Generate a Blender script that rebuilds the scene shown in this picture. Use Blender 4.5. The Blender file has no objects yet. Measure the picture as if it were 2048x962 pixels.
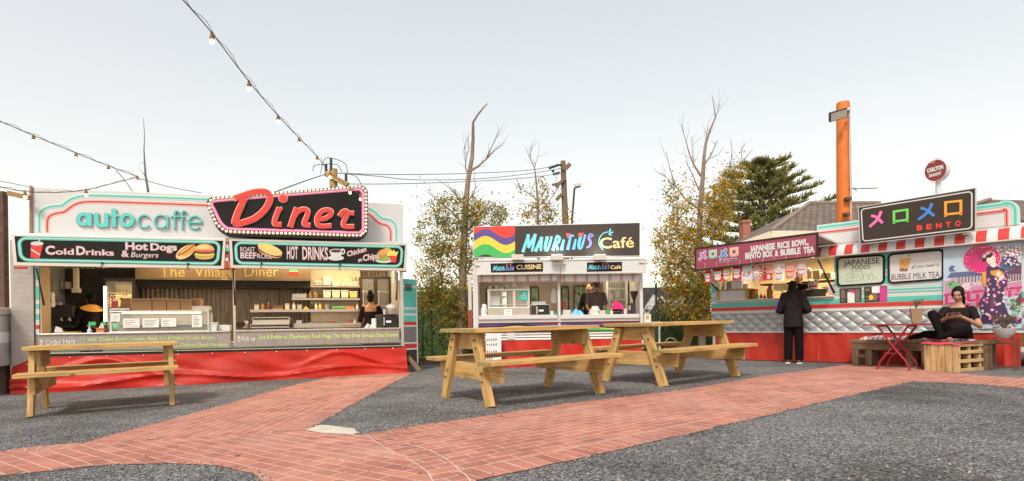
import bpy, bmesh, math, random
from mathutils import Vector, Matrix
random.seed(7)
R = math.radians
SC = bpy.context.scene
COL = SC.collection

# ---------------------------------------------------------------- camera
FPX, CX, CY, ROLL, H = 1150.0, 1024.0, 649.0, 0.015, 0.88     # focal length in photo pixels, horizon point, roll, eye height
GS = 0.014                                                    # the yard rises gently to the right
cam = bpy.data.cameras.new('camera')
camo = bpy.data.objects.new('camera', cam); COL.objects.link(camo)
cam.sensor_width = 36.0; cam.lens = 36.0 * FPX / 2048.0
cam.shift_y = (CY - 481.0) / 2048.0
cam.clip_end = 3000
ca, sa = math.cos(ROLL), math.sin(ROLL)
rt, up, bk = Vector((ca, 0, -sa)), Vector((sa, 0, ca)), Vector((0, -1, 0))
camo.matrix_world = Matrix(((rt.x, up.x, bk.x, 0), (rt.y, up.y, bk.y, 0), (rt.z, up.z, bk.z, H), (0, 0, 0, 1)))
SC.camera = camo

# ---------------------------------------------------------------- sky, sun, exposure
SUN_AZ, SUN_EL = R(196), R(48)        # soft high light from behind the camera; the yard has no hard shadows
w = bpy.data.worlds.new('World'); SC.world = w; w.use_nodes = True
nt = w.node_tree; nt.nodes.clear()
sky = nt.nodes.new('ShaderNodeTexSky'); sky.sky_type = 'NISHITA'; sky.sun_disc = False
sky.sun_elevation = SUN_EL; sky.sun_rotation = SUN_AZ
sky.air_density = 1.0; sky.dust_density = 2.2; sky.ozone_density = 1.0
hs = nt.nodes.new('ShaderNodeHueSaturation'); hs.inputs['Saturation'].default_value = 1.15
gm = nt.nodes.new('ShaderNodeGamma'); gm.inputs['Gamma'].default_value = 0.48
bg = nt.nodes.new('ShaderNodeBackground'); bg.inputs['Strength'].default_value = 0.15
wo = nt.nodes.new('ShaderNodeOutputWorld')
nt.links.new(sky.outputs[0], gm.inputs[0]); nt.links.new(gm.outputs[0], hs.inputs['Color'])
wbn = nt.nodes.new('ShaderNodeMix'); wbn.data_type = 'RGBA'; wbn.blend_type = 'MULTIPLY'; wbn.inputs[0].default_value = 1; wbn.inputs[7].default_value = (1.17, .97, .775, 1)      # daylight white balance
nt.links.new(hs.outputs[0], wbn.inputs[6]); nt.links.new(wbn.outputs[2], bg.inputs[0]); nt.links.new(bg.outputs[0], wo.inputs[0])
sl = bpy.data.lights.new('sun', 'SUN'); sl.energy = 0.68; sl.angle = R(11); sl.color = (1, .92, .80)
so = bpy.data.objects.new('sun', sl); COL.objects.link(so)
sd = Vector((math.sin(SUN_AZ) * math.cos(SUN_EL), math.cos(SUN_AZ) * math.cos(SUN_EL), math.sin(SUN_EL)))
so.rotation_euler = sd.to_track_quat('Z', 'Y').to_euler(); so.location = (-4, -14, 20)
SC.view_settings.view_transform = 'Standard'; SC.view_settings.look = 'None'
SC.view_settings.gamma = 1; SC.view_settings.use_curve_mapping = False
SC.view_settings.exposure = 2.04
SC.cycles.max_bounces = 6; SC.cycles.transparent_max_bounces = 12

# ---------------------------------------------------------------- photo pixel -> world
CAM = Vector((0, 0, H))
def ray(px, py):
    x = (px - CX) / FPX; y = -(py - CY) / FPX
    return Vector((x * ca + y * sa, 1.0, -x * sa + y * ca))
def ground(px, py, dz=0.0):
    r = ray(px, py); t = (H - dz) / (GS * r.x - r.z); return CAM + r * t
def at(px, py, Y): return CAM + ray(px, py) * Y
def gz(x): return GS * x
def crop(ox, oy, s): return lambda x, y: (ox + x / s, oy + y / s)

class Frame:
    """a vehicle's own axes: x along its front, y into it, z up; p() turns a photo pixel into (x,z) on the plane y"""
    def __init__(s, a, b):
        O, P = ground(*a), ground(*b)
        s.O = Vector((O.x, O.y, 0)); s.U = Vector((P.x - O.x, P.y - O.y, 0)).normalized()
        s.V = Vector((-s.U.y, s.U.x, 0)); s.ang = math.atan2(s.U.y, s.U.x)
    def p(s, px, py, y=0.0):
        r = ray(px, py); o = s.O + s.V * y
        t = (o - CAM).dot(s.V) / r.dot(s.V); q = CAM + r * t
        return ((q - s.O).dot(s.U), q.z)
    def pts(s, l, y=0.0): return [s.p(a, b, y) for a, b in l]
    def w(s, x, y, z): return s.O + s.U * x + s.V * y + Vector((0, 0, z))
    def gz(s, x, y=0.0): return gz(s.w(x, y, 0).x)
    def ppm(s, px, py, y=0.0):
        a = s.p(px, py, y); b = s.p(px, py + 10, y); return 10.0 / max(1e-4, a[1] - b[1])

# ---------------------------------------------------------------- materials
MATS = {}
def mat(name, col, rough=.6, metal=0.0, var=.10, vscale=6.0, bump=0.0, bscale=80.0, spec=.5, alpha=1.0, emit=None, estr=0.0, trans=0.0, uv=False, stretch=None, coat=0.0):
    if name in MATS: return MATS[name]
    m = bpy.data.materials.new(name); m.use_nodes = True; MATS[name] = m
    n = m.node_tree; L = n.links; b = n.nodes['Principled BSDF']
    b.inputs['Roughness'].default_value = rough; b.inputs['Metallic'].default_value = metal
    b.inputs['Specular IOR Level'].default_value = spec; b.inputs['Coat Weight'].default_value = coat
    tc = n.nodes.new('ShaderNodeTexCoord'); out = tc.outputs['UV' if uv else 'Object']
    if stretch:
        mp = n.nodes.new('ShaderNodeMapping'); mp.inputs['Scale'].default_value = stretch
        L.new(out, mp.inputs[0]); out = mp.outputs[0]
    nz = n.nodes.new('ShaderNodeTexNoise'); nz.inputs['Scale'].default_value = vscale; nz.inputs['Detail'].default_value = 5
    L.new(out, nz.inputs['Vector'])
    mx = n.nodes.new('ShaderNodeMix'); mx.data_type = 'RGBA'
    mx.inputs[6].default_value = tuple(max(0, c * (1 - var * 1.6)) for c in col[:3]) + (1,)
    mx.inputs[7].default_value = tuple(min(1, c * (1 + var * 1.6)) for c in col[:3]) + (1,)
    L.new(nz.outputs[0], mx.inputs[0]); L.new(mx.outputs[2], b.inputs['Base Color'])
    if bump > 0:
        n2 = n.nodes.new('ShaderNodeTexNoise'); n2.inputs['Scale'].default_value = bscale; n2.inputs['Detail'].default_value = 4
        L.new(out, n2.inputs['Vector']); bp = n.nodes.new('ShaderNodeBump'); bp.inputs['Strength'].default_value = bump; bp.inputs['Distance'].default_value = .02
        L.new(n2.outputs[0], bp.inputs['Height']); L.new(bp.outputs[0], b.inputs['Normal'])
    if emit: b.inputs['Emission Color'].default_value = tuple(emit) + (1,); b.inputs['Emission Strength'].default_value = estr
    if alpha < 1: b.inputs['Alpha'].default_value = alpha
    if trans > 0:
        tr = n.nodes.new('ShaderNodeBsdfTranslucent'); ms = n.nodes.new('ShaderNodeMixShader'); ms.inputs[0].default_value = trans
        L.new(mx.outputs[2], tr.inputs[0]); L.new(b.outputs[0], ms.inputs[1]); L.new(tr.outputs[0], ms.inputs[2])
        L.new(ms.outputs[0], n.nodes['Material Output'].inputs[0])
    return m

def nodes_of(m):
    return m.node_tree, m.node_tree.links, m.node_tree.nodes['Principled BSDF']
def tex(n, typ, **kw):
    t = n.nodes.new(typ)
    for k, v in kw.items():
        if k in t.inputs: t.inputs[k].default_value = v
        else: setattr(t, k, v)
    return t
def ramp(n, stops):
    r = n.nodes.new('ShaderNodeValToRGB'); e = r.color_ramp.elements
    while len(e) < len(stops): e.new(.5)
    for i, (p, c) in enumerate(stops): e[i].position = p; e[i].color = tuple(c) + (1,)
    return r

def m_gravel():
    m = mat('gravel', (.2, .2, .2), rough=.95, spec=.2); n, L, b = nodes_of(m)
    tc = tex(n, 'ShaderNodeTexCoord')
    v = tex(n, 'ShaderNodeTexVoronoi', Scale=92.0); v.feature = 'F1'; L.new(tc.outputs['Object'], v.inputs['Vector'])
    sep = tex(n, 'ShaderNodeSeparateColor'); L.new(v.outputs['Color'], sep.inputs[0])
    rp = ramp(n, [(0, (.034, .037, .041)), (.3, (.094, .101, .110)), (.68, (.192, .200, .207)), (.92, (.325, .322, .312)), (1, (.52, .50, .46))]); L.new(sep.outputs[0], rp.inputs[0])
    big = tex(n, 'ShaderNodeTexNoise', Scale=.55, Detail=6.0, Roughness=.65); L.new(tc.outputs['Object'], big.inputs['Vector'])
    r2 = ramp(n, [(.33, (.50, .48, .46)), (.5, (.95, .95, .95)), (.68, (1.22, 1.22, 1.22))]); L.new(big.outputs[0], r2.inputs[0])
    mul = n.nodes.new('ShaderNodeMix'); mul.data_type = 'RGBA'; mul.blend_type = 'MULTIPLY'; mul.inputs[0].default_value = 1; mul.clamp_result = False
    L.new(rp.outputs[0], mul.inputs[6]); L.new(r2.outputs[0], mul.inputs[7])
    # sparse brown dirt
    dn = tex(n, 'ShaderNodeTexNoise', Scale=2.3, Detail=8.0, Roughness=.7); L.new(tc.outputs['Object'], dn.inputs['Vector'])
    dr = ramp(n, [(.55, (0, 0, 0)), (.72, (.55, .55, .55))]); L.new(dn.outputs[0], dr.inputs[0])
    mx = n.nodes.new('ShaderNodeMix'); mx.data_type = 'RGBA'; L.new(dr.outputs[0], mx.inputs[0]); L.new(mul.outputs[2], mx.inputs[6]); mx.inputs[7].default_value = (.085, .068, .052, 1)
    L.new(mx.outputs[2], b.inputs['Base Color'])
    bp = tex(n, 'ShaderNodeBump', Strength=.9, Distance=.012); inv = tex(n, 'ShaderNodeMath', operation='SUBTRACT'); inv.inputs[0].default_value = 1
    L.new(v.outputs['Distance'], inv.inputs[1]); L.new(inv.outputs[0], bp.inputs['Height']); L.new(bp.outputs[0], b.inputs['Normal'])
    return m

def m_brick(name, bw, rh, off, c1=(.44, .185, .135), c2=(.32, .125, .095), mort=(.56, .42, .34)):
    m = mat(name, c1, rough=.85, spec=.3); n, L, b = nodes_of(m)
    tc = tex(n, 'ShaderNodeTexCoord')
    wob = tex(n, 'ShaderNodeTexNoise', Scale=2.0, Detail=2.0); L.new(tc.outputs['UV'], wob.inputs['Vector'])
    ad = tex(n, 'ShaderNodeVectorMath', operation='MULTIPLY_ADD'); L.new(wob.outputs['Color'], ad.inputs[0]); ad.inputs[1].default_value = (.03, .03, 0); L.new(tc.outputs['UV'], ad.inputs[2])
    bt = n.nodes.new('ShaderNodeTexBrick'); bt.offset = off; bt.inputs['Scale'].default_value = 1; bt.inputs['Brick Width'].default_value = bw; bt.inputs['Row Height'].default_value = rh
    bt.inputs['Mortar Size'].default_value = .005; bt.inputs['Mortar Smooth'].default_value = .3; bt.inputs['Bias'].default_value = 0
    bt.inputs['Color1'].default_value = c1 + (1,); bt.inputs['Color2'].default_value = c2 + (1,); bt.inputs['Mortar'].default_value = mort + (1,)
    L.new(ad.outputs[0], bt.inputs['Vector'])
    st = tex(n, 'ShaderNodeTexNoise', Scale=2.1, Detail=9.0, Roughness=.75); L.new(tc.outputs['UV'], st.inputs['Vector'])
    r2 = ramp(n, [(.22, (.45, .42, .42)), (.45, (.95, .95, .95)), (.75, (1.38, 1.36, 1.33))]); L.new(st.outputs[0], r2.inputs[0])
    mul = n.nodes.new('ShaderNodeMix'); mul.data_type = 'RGBA'; mul.blend_type = 'MULTIPLY'; mul.inputs[0].default_value = 1
    L.new(bt.outputs['Color'], mul.inputs[6]); L.new(r2.outputs[0], mul.inputs[7])
    # pale sand haze rubbed over some bricks
    s2 = tex(n, 'ShaderNodeTexNoise', Scale=1.1, Detail=4.0); L.new(tc.outputs['UV'], s2.inputs['Vector'])
    r3 = ramp(n, [(.45, (0, 0, 0)), (.75, (.35, .35, .35))]); L.new(s2.outputs[0], r3.inputs[0])
    mx = n.nodes.new('ShaderNodeMix'); mx.data_type = 'RGBA'; L.new(r3.outputs[0], mx.inputs[0]); L.new(mul.outputs[2], mx.inputs[6]); mx.inputs[7].default_value = (.5, .34, .28, 1)
    L.new(mx.outputs[2], b.inputs['Base Color'])
    gr = tex(n, 'ShaderNodeTexNoise', Scale=140.0, Detail=3.0); L.new(tc.outputs['UV'], gr.inputs['Vector'])
    bp = tex(n, 'ShaderNodeBump', Strength=.35, Distance=.01); L.new(gr.outputs[0], bp.inputs['Height'])
    bp2 = tex(n, 'ShaderNodeBump', Strength=.6, Distance=.01); bp2.invert = True; L.new(bt.outputs['Fac'], bp2.inputs['Height']); L.new(bp.outputs[0], bp2.inputs['Normal'])
    L.new(bp2.outputs[0], b.inputs['Normal'])
    return m

def m_wood(name, c1, c2, dark, rough=.7):
    m = mat(name, c1, rough=rough, spec=.3); n, L, b = nodes_of(m)
    tc = tex(n, 'ShaderNodeTexCoord')
    mp = tex(n, 'ShaderNodeMapping'); mp.inputs['Scale'].default_value = (1.6, 26, 1); L.new(tc.outputs['UV'], mp.inputs[0])
    g = tex(n, 'ShaderNodeTexNoise', Scale=1.6, Detail=6.0, Roughness=.6, Distortion=.6); L.new(mp.outputs[0], g.inputs['Vector'])
    rp = ramp(n, [(.3, c2), (.52, c1), (.75, tuple(min(1, c * 1.25) for c in c1))]); L.new(g.outputs[0], rp.inputs[0])
    mp2 = tex(n, 'ShaderNodeMapping'); mp2.inputs['Scale'].default_value = (1.0, 3.0, 1); L.new(tc.outputs['UV'], mp2.inputs[0])
    s = tex(n, 'ShaderNodeTexNoise', Scale=2.2, Detail=5.0, Roughness=.6); L.new(mp2.outputs[0], s.inputs['Vector'])
    r2 = ramp(n, [(.48, (0, 0, 0)), (.8, (.9, .9, .9))]); L.new(s.outputs[0], r2.inputs[0])
    mx = n.nodes.new('ShaderNodeMix'); mx.data_type = 'RGBA'; L.new(r2.outputs[0], mx.inputs[0]); L.new(rp.outputs[0], mx.inputs[6]); mx.inputs[7].default_value = dark + (1,)
    kv = tex(n, 'ShaderNodeTexVoronoi', Scale=1.0); mp3 = tex(n, 'ShaderNodeMapping'); mp3.inputs['Scale'].default_value = (3.1, 7.0, 1); L.new(tc.outputs['UV'], mp3.inputs[0]); L.new(mp3.outputs[0], kv.inputs['Vector'])
    r4 = ramp(n, [(.06, (.8, .8, .8)), (.14, (0, 0, 0))]); L.new(kv.outputs['Distance'], r4.inputs[0])
    m2 = n.nodes.new('ShaderNodeMix'); m2.data_type = 'RGBA'; L.new(r4.outputs[0], m2.inputs[0]); L.new(mx.outputs[2], m2.inputs[6]); m2.inputs[7].default_value = tuple(c * .25 for c in c2) + (1,)
    L.new(m2.outputs[2], b.inputs['Base Color'])
    bp = tex(n, 'ShaderNodeBump', Strength=.25, Distance=.006); L.new(g.outputs[0], bp.inputs['Height']); L.new(bp.outputs[0], b.inputs['Normal'])
    return m

def m_ribbed(name, col, axis, pitch, metal=.8, rough=.35, strength=.6, dist=.012, dirt=(.12, .10, .08), dirtamt=.5):
    """sheet metal with ribs every pitch metres along an object axis, smeared a little with grease"""
    m = mat(name, col, rough=rough, metal=metal); n, L, b = nodes_of(m)
    tc = tex(n, 'ShaderNodeTexCoord'); sx = tex(n, 'ShaderNodeSeparateXYZ'); L.new(tc.outputs['Object'], sx.inputs[0])
    mu = tex(n, 'ShaderNodeMath', operation='MULTIPLY'); mu.inputs[1].default_value = 2 * math.pi / pitch; L.new(sx.outputs[axis], mu.inputs[0])
    sn = tex(n, 'ShaderNodeMath', operation='SINE'); L.new(mu.outputs[0], sn.inputs[0])
    bp = tex(n, 'ShaderNodeBump', Strength=strength, Distance=dist); L.new(sn.outputs[0], bp.inputs['Height']); L.new(bp.outputs[0], b.inputs['Normal'])
    mp = tex(n, 'ShaderNodeMapping'); mp.inputs['Scale'].default_value = (6, 6, 1.2) if axis == 0 else (1.2, 6, 6); L.new(tc.outputs['Object'], mp.inputs[0])
    s = tex(n, 'ShaderNodeTexNoise', Scale=2.0, Detail=6.0); L.new(mp.outputs[0], s.inputs['Vector'])
    r = ramp(n, [(.4, (0, 0, 0)), (.75, (dirtamt,) * 3)]); L.new(s.outputs[0], r.inputs[0])
    mx = n.nodes.new('ShaderNodeMix'); mx.data_type = 'RGBA'; L.new(r.outputs[0], mx.inputs[0]); mx.inputs[6].default_value = col + (1,); mx.inputs[7].default_value = dirt + (1,)
    L.new(mx.outputs[2], b.inputs['Base Color'])
    return m

def m_checkerplate():
    m = mat('checker_plate', (.40, .375, .36), rough=.45, metal=.6); n, L, b = nodes_of(m)
    tc = tex(n, 'ShaderNodeTexCoord'); mp = tex(n, 'ShaderNodeMapping'); mp.inputs['Rotation'].default_value = (0, R(45), 0); L.new(tc.outputs['Object'], mp.inputs[0])
    ck = tex(n, 'ShaderNodeTexChecker', Scale=18.0); L.new(mp.outputs[0], ck.inputs['Vector'])
    wv = tex(n, 'ShaderNodeTexVoronoi', Scale=26.0); L.new(mp.outputs[0], wv.inputs['Vector'])
    bp = tex(n, 'ShaderNodeBump', Strength=.25, Distance=.006); L.new(wv.outputs['Distance'], bp.inputs['Height'])
    bp2 = tex(n, 'ShaderNodeBump', Strength=.3, Distance=.006); L.new(ck.outputs['Fac'], bp2.inputs['Height']); L.new(bp.outputs[0], bp2.inputs['Normal'])
    L.new(bp2.outputs[0], b.inputs['Normal']); return m

def m_tiles():
    m = mat('roof_tiles', (.16, .12, .10), rough=.85); n, L, b = nodes_of(m)
    tc = tex(n, 'ShaderNodeTexCoord'); bt = n.nodes.new('ShaderNodeTexBrick'); bt.inputs['Scale'].default_value = 1
    bt.inputs['Brick Width'].default_value = .30; bt.inputs['Row Height'].default_value = .30; bt.inputs['Mortar Size'].default_value = .03; bt.inputs['Mortar Smooth'].default_value = .6
    bt.inputs['Color1'].default_value = (.20, .16, .135, 1); bt.inputs['Color2'].default_value = (.125, .10, .085, 1); bt.inputs['Mortar'].default_value = (.05, .042, .036, 1)
    L.new(tc.outputs['UV'], bt.inputs['Vector']); L.new(bt.outputs['Color'], b.inputs['Base Color'])
    bp = tex(n, 'ShaderNodeBump', Strength=.8, Distance=.04); bp.invert = True; L.new(bt.outputs['Fac'], bp.inputs['Height']); L.new(bp.outputs[0], b.inputs['Normal']); return m

M = dict(
    white=mat('white_panel', (.57, .59, .61), rough=.35, var=.03, vscale=2),
    offwhite=mat('off_white', (.66, .64, .60), rough=.5, var=.05),
    teal=mat('teal_print', (.085, .48, .42), rough=.35, var=.04),
    paleteal=mat('pale_teal_print', (.36, .66, .62), rough=.35, var=.04),
    red=mat('red_print', (.50, .035, .03), rough=.35, var=.05),
    palered=mat('pale_red_print', (.72, .33, .30), rough=.35, var=.04),
    darkred=mat('dark_red_print', (.30, .035, .03), rough=.4, var=.06),
    tarp=mat('red_tarpaulin', (.43, .019, .011), rough=.42, spec=.3, var=.22, vscale=2.4, bump=.45, bscale=5),
    black=mat('black_board', (.012, .012, .0115), rough=.6, spec=.2, var=.35, vscale=3),
    greyblack=mat('charcoal_board', (.024, .022, .020), rough=.55, spec=.25, var=.15, vscale=2),
    dark=mat('dark_interior', (.03, .026, .022), rough=.6, var=.3),
    silver=mat('brushed_silver', (.62, .61, .59), rough=.32, metal=.85, var=.06),
    alu=mat('painted_aluminium', (.55, .54, .52), rough=.4, metal=.3, var=.06),
    steel=mat('stainless', (.52, .50, .47), rough=.3, metal=.8, var=.12, vscale=3),
    plate=m_checkerplate(),
    corr=m_ribbed('corrugated_stainless', (.50, .43, .36), 0, .085, metal=.55, rough=.4, dist=.02, strength=.8),
    board=m_ribbed('chalk_counter_panel', (.36, .33, .31), 0, .045, metal=.35, rough=.45, strength=.35, dist=.006, dirtamt=.3),
    slats=m_ribbed('white_slats', (.72, .72, .71), 2, .055, metal=0, rough=.45, strength=.8, dist=.02, dirtamt=.12),
    chalkw=mat('white_chalk', (.72, .74, .76), rough=.9, var=.1), chalkg=mat('green_chalk', (.60, .80, .24), rough=.9, var=.15), chalky=mat('yellow_chalk', (.30, .26, .11), rough=.9, var=.1),
    pink=mat('pink_print', (.78, .16, .42), rough=.4, var=.04), cream=mat('cream', (.78, .73, .58), rough=.45, var=.05),
    neonred=mat('diner_red', (.70, .045, .035), rough=.35, var=.04), neonpink=mat('pale_pink_edge', (.85, .52, .48), rough=.4, var=.03),
    endgrain=mat('end_grain', (.30, .235, .10), rough=.85, var=.35, vscale=25, bump=.3),
    wood=m_wood('treated_pine', (.53, .345, .135), (.36, .215, .07), (.15, .12, .055)),
    oldwood=m_wood('weathered_wood', (.17, .115, .075), (.10, .065, .04), (.05, .035, .025)),
    palletwood=m_wood('pallet_wood', (.52, .36, .18), (.36, .22, .09), (.10, .065, .035)),
    rust=mat('rusty_post', (.10, .055, .04), rough=.8, var=.4, vscale=12), glass=mat('glass', (.75, .8, .8), rough=.05, alpha=.12, var=0),
    card=mat('cardboard', (.36, .215, .105), rough=.8, var=.08), paper=mat('paper', (.78, .77, .75), rough=.8, var=.03), ink=mat('ink', (.05, .05, .055), rough=.8),
    green=mat('sticker_green', (.05, .48, .17), rough=.5), skin=mat('skin', (.42, .22, .14), rough=.5, var=.06), skind=mat('skin_brown', (.38, .20, .12), rough=.5, var=.06),
    hair=mat('black_hair', (.010, .008, .007), spec=.15, rough=.7, var=.3, vscale=40), cloth=mat('black_cloth', (.016, .012, .013), spec=.15, rough=.85, var=.35, vscale=9, bump=.9, bscale=9),
    trouser=mat('black_trouser', (.007, .006, .007), spec=.1, rough=.9, var=.3, bump=.2, bscale=25),
)
# ---------------------------------------------------------------- mesh builder
class MB:
    def __init__(s): s.v = []; s.f = []; s.endm = 0
    def add(s, vs, fs, m=0, uvs=None):
        o = len(s.v); s.v += [tuple(v) for v in vs]
        for i, f in enumerate(fs): s.f.append((tuple(o + k for k in f), m, uvs[i] if uvs else None))
    def box(s, x0, x1, y0, y1, z0, z1, m=0):
        c = ((x0 + x1) / 2, (y0 + y1) / 2, (z0 + z1) / 2)
        s.beam_axes(Vector(c), Vector((1, 0, 0)), Vector((0, 1, 0)), Vector((0, 0, 1)), abs(x1 - x0), abs(y1 - y0), abs(z1 - z0), m)
    def beam_axes(s, c, X, Y, Z, lx, ly, lz, m=0):
        ax = [(X, lx), (Y, ly), (Z, lz)]
        vs = [c + X * (a * lx / 2) + Y * (b * ly / 2) + Z * (d * lz / 2) for a in (-1, 1) for b in (-1, 1) for d in (-1, 1)]
        fs = [(0, 1, 3, 2), (4, 6, 7, 5), (0, 4, 5, 1), (2, 3, 7, 6), (0, 2, 6, 4), (1, 5, 7, 3)]
        ls = [lx, ly, lz]; k = ls.index(max(ls)); oth = [i for i in range(3) if i != k]
        ro = (random.random() * 20, random.random() * 20)
        co = [(a * lx / 2, b * ly / 2, d * lz / 2) for a in (-1, 1) for b in (-1, 1) for d in (-1, 1)]
        uvs = []
        for f in fs:
            var = [i for i in range(3) if len({round(co[j][i], 6) for j in f}) > 1]
            if k in var:
                o2 = [i for i in var if i != k] or [oth[0]]
                uvs.append([(co[j][k] + ro[0], co[j][o2[0]] + ro[1] + o2[0] * 3) for j in f])
            else: uvs.append([(co[j][oth[0]] * .1 + ro[0], co[j][oth[1]] + ro[1]) for j in f])
        if s.endm:
            for f, u in zip(fs, uvs): end = len({round(co[j][k], 6) for j in f}) == 1; o = len(s.v); s.v += [tuple(vs[j]) for j in f]; s.f.append((tuple(range(o, o + 4)), m + (s.endm if end else 0), u))
            return
        s.add(vs, fs, m, uvs)
    def beam(s, p, q, wx, wy, side=(0, 1, 0), m=0):
        """a bar from p to q; wx across (perpendicular to side), wy along side"""
        p, q = Vector(p), Vector(q); d = (q - p); L = d.length; d.normalize()
        Y = Vector(side); Y = (Y - d * Y.dot(d)).normalized(); Z = d.cross(Y)
        s.beam_axes((p + q) / 2, d, Y, Z, L, wy, wx, m)
    def prism(s, poly, y0, y1, m=0):
        n = len(poly); vs = [(x, y0, z) for x, z in poly] + [(x, y1, z) for x, z in poly]
        fs = [tuple(range(n)), tuple(range(2 * n - 1, n - 1, -1))] + [(i, (i + 1) % n, n + (i + 1) % n, n + i) for i in range(n)]
        s.add(vs, fs, m)
    def ribbon(s, pts, wd, y0, y1, m=0, closed=False, caps=True):
        pts = [Vector(p) for p in pts]; n = len(pts); A, B = [], []
        wl = wd if isinstance(wd, (list, tuple)) else [wd] * n
        for i in range(n):
            a = pts[i - 1] if (i > 0 or closed) else pts[i]; b = pts[(i + 1) % n] if (i < n - 1 or closed) else pts[i]
            d1 = (pts[i] - a); d2 = (b - pts[i])
            if d1.length < 1e-9: d1 = d2
            if d2.length < 1e-9: d2 = d1
            d1.normalize(); d2.normalize(); t = d1 + d2
            if t.length < 1e-6: t = d1.copy()
            t.normalize(); nn = Vector((-t.y, t.x)); k = wl[i] / 2 / max(.45, nn.dot(Vector((-d1.y, d1.x))))
            A.append(pts[i] + nn * k); B.append(pts[i] - nn * k)
        if caps and not closed:
            d = (pts[0] - pts[1]).normalized() * wl[0] * .28; A[0] = A[0] + d * .6; B[0] = B[0] + d * .6
            d = (pts[-1] - pts[-2]).normalized() * wl[-1] * .28; A[-1] = A[-1] + d * .6; B[-1] = B[-1] + d * .6
        vs = []
        for a, b in zip(A, B): vs += [(a.x, y0, a.y), (b.x, y0, b.y), (a.x, y1, a.y), (b.x, y1, b.y)]
        fs = []
        for i in range(n if closed else n - 1):
            j = 4 * ((i + 1) % n); k = 4 * i
            fs += [(k, k + 1, j + 1, j), (k, j, j + 2, k + 2), (k + 1, k + 3, j + 3, j + 1), (k + 2, j + 2, j + 3, k + 3)]
        if not closed: fs += [(0, 2, 3, 1), (4 * n - 4, 4 * n - 3, 4 * n - 1, 4 * n - 2)]
        s.add(vs, fs, m)
    def tube(s, pts, rad, n=8, m=0, cap=True):
        pts = [Vector(p) for p in pts]; rl = rad if isinstance(rad, (list, tuple)) else [rad] * len(pts)
        vs = []; ref = None
        for i, p in enumerate(pts):
            d = (pts[min(i + 1, len(pts) - 1)] - pts[max(i - 1, 0)]).normalized()
            if ref is None: ref = Vector((1, 0, 0)) if abs(d.x) < .8 else Vector((0, 1, 0))
            a = (ref - d * ref.dot(d)).normalized(); ref = a; b = d.cross(a)
            for k in range(n):
                t = 2 * math.pi * k / n; vs.append(p + (a * math.cos(t) + b * math.sin(t)) * rl[i])
        fs = []
        for i in range(len(pts) - 1):
            for k in range(n): fs.append((i * n + k, i * n + (k + 1) % n, (i + 1) * n + (k + 1) % n, (i + 1) * n + k))
        if cap: fs += [tuple(range(n)), tuple(range(len(vs) - n, len(vs)))]
        s.add(vs, fs, m)
    def lathe(s, prof, c=(0, 0, 0), n=14, m=0):
        """prof: (radius, z) from bottom to top round a vertical axis"""
        vs = []; c = Vector(c)
        for r, z in prof:
            for k in range(n):
                t = 2 * math.pi * k / n; vs.append((c.x + r * math.cos(t), c.y + r * math.sin(t), c.z + z))
        fs = []
        for i in range(len(prof) - 1):
            for k in range(n): fs.append((i * n + k, i * n + (k + 1) % n, (i + 1) * n + (k + 1) % n, (i + 1) * n + k))
        fs += [tuple(range(n)), tuple(range(len(vs) - n, len(vs)))]
        s.add(vs, fs, m)
    def capsule(s, p, q, r0, r1, n=12, m=0):
        p, q = Vector(p), Vector(q); d = q - p; L = d.length
        d = d / L if L > 1e-6 else Vector((0, 0, 1)); pts, rr = [], []
        for k in range(5): t = math.pi / 2 * (1 - k / 4); pts.append(p - d * r0 * math.sin(t)); rr.append(max(1e-4, r0 * math.cos(t)))
        for k in range(5): t = math.pi / 2 * k / 4; pts.append(q + d * r1 * math.sin(t)); rr.append(max(1e-4, r1 * math.cos(t)))
        s.tube(pts, rr, n, m)
    def ell(s, c, r, rot=(0, 0, 0), n=14, m=0):
        from mathutils import Euler
        Rm = Euler(rot).to_matrix(); vs = []; c = Vector(c); k = 8
        for i in range(k + 1):
            t = math.pi * i / k - math.pi / 2
            for j in range(n):
                u = 2 * math.pi * j / n; rr = max(.01, math.cos(t))
                vs.append(c + Rm @ Vector((r[0] * rr * math.cos(u), r[1] * rr * math.sin(u), r[2] * math.sin(t))))
        fs = [(i * n + j, i * n + (j + 1) % n, (i + 1) * n + (j + 1) % n, (i + 1) * n + j) for i in range(k) for j in range(n)]
        fs += [tuple(range(n)), tuple(range(len(vs) - n, len(vs)))]
        s.add(vs, fs, m)
    def loft(s, rings, n=16, m=0):
        """rings: (x, y, z, rx, ry) stacked ellipses"""
        vs = []
        for x, y, z, rx, ry in rings:
            for j in range(n): u = 2 * math.pi * j / n; vs.append((x + rx * math.cos(u), y + ry * math.sin(u), z))
        fs = [(i * n + j, i * n + (j + 1) % n, (i + 1) * n + (j + 1) % n, (i + 1) * n + j) for i in range(len(rings) - 1) for j in range(n)]
        fs += [tuple(range(n)), tuple(range(len(vs) - n, len(vs)))]
        s.add(vs, fs, m)
    def grid(s, fn, nu, nv, m=0, uv=None):
        vs = [fn(i / nu, j / nv) for j in range(nv + 1) for i in range(nu + 1)]
        fs = [(j * (nu + 1) + i, j * (nu + 1) + i + 1, (j + 1) * (nu + 1) + i + 1, (j + 1) * (nu + 1) + i) for j in range(nv) for i in range(nu)]
        s.add(vs, fs, m)
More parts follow.
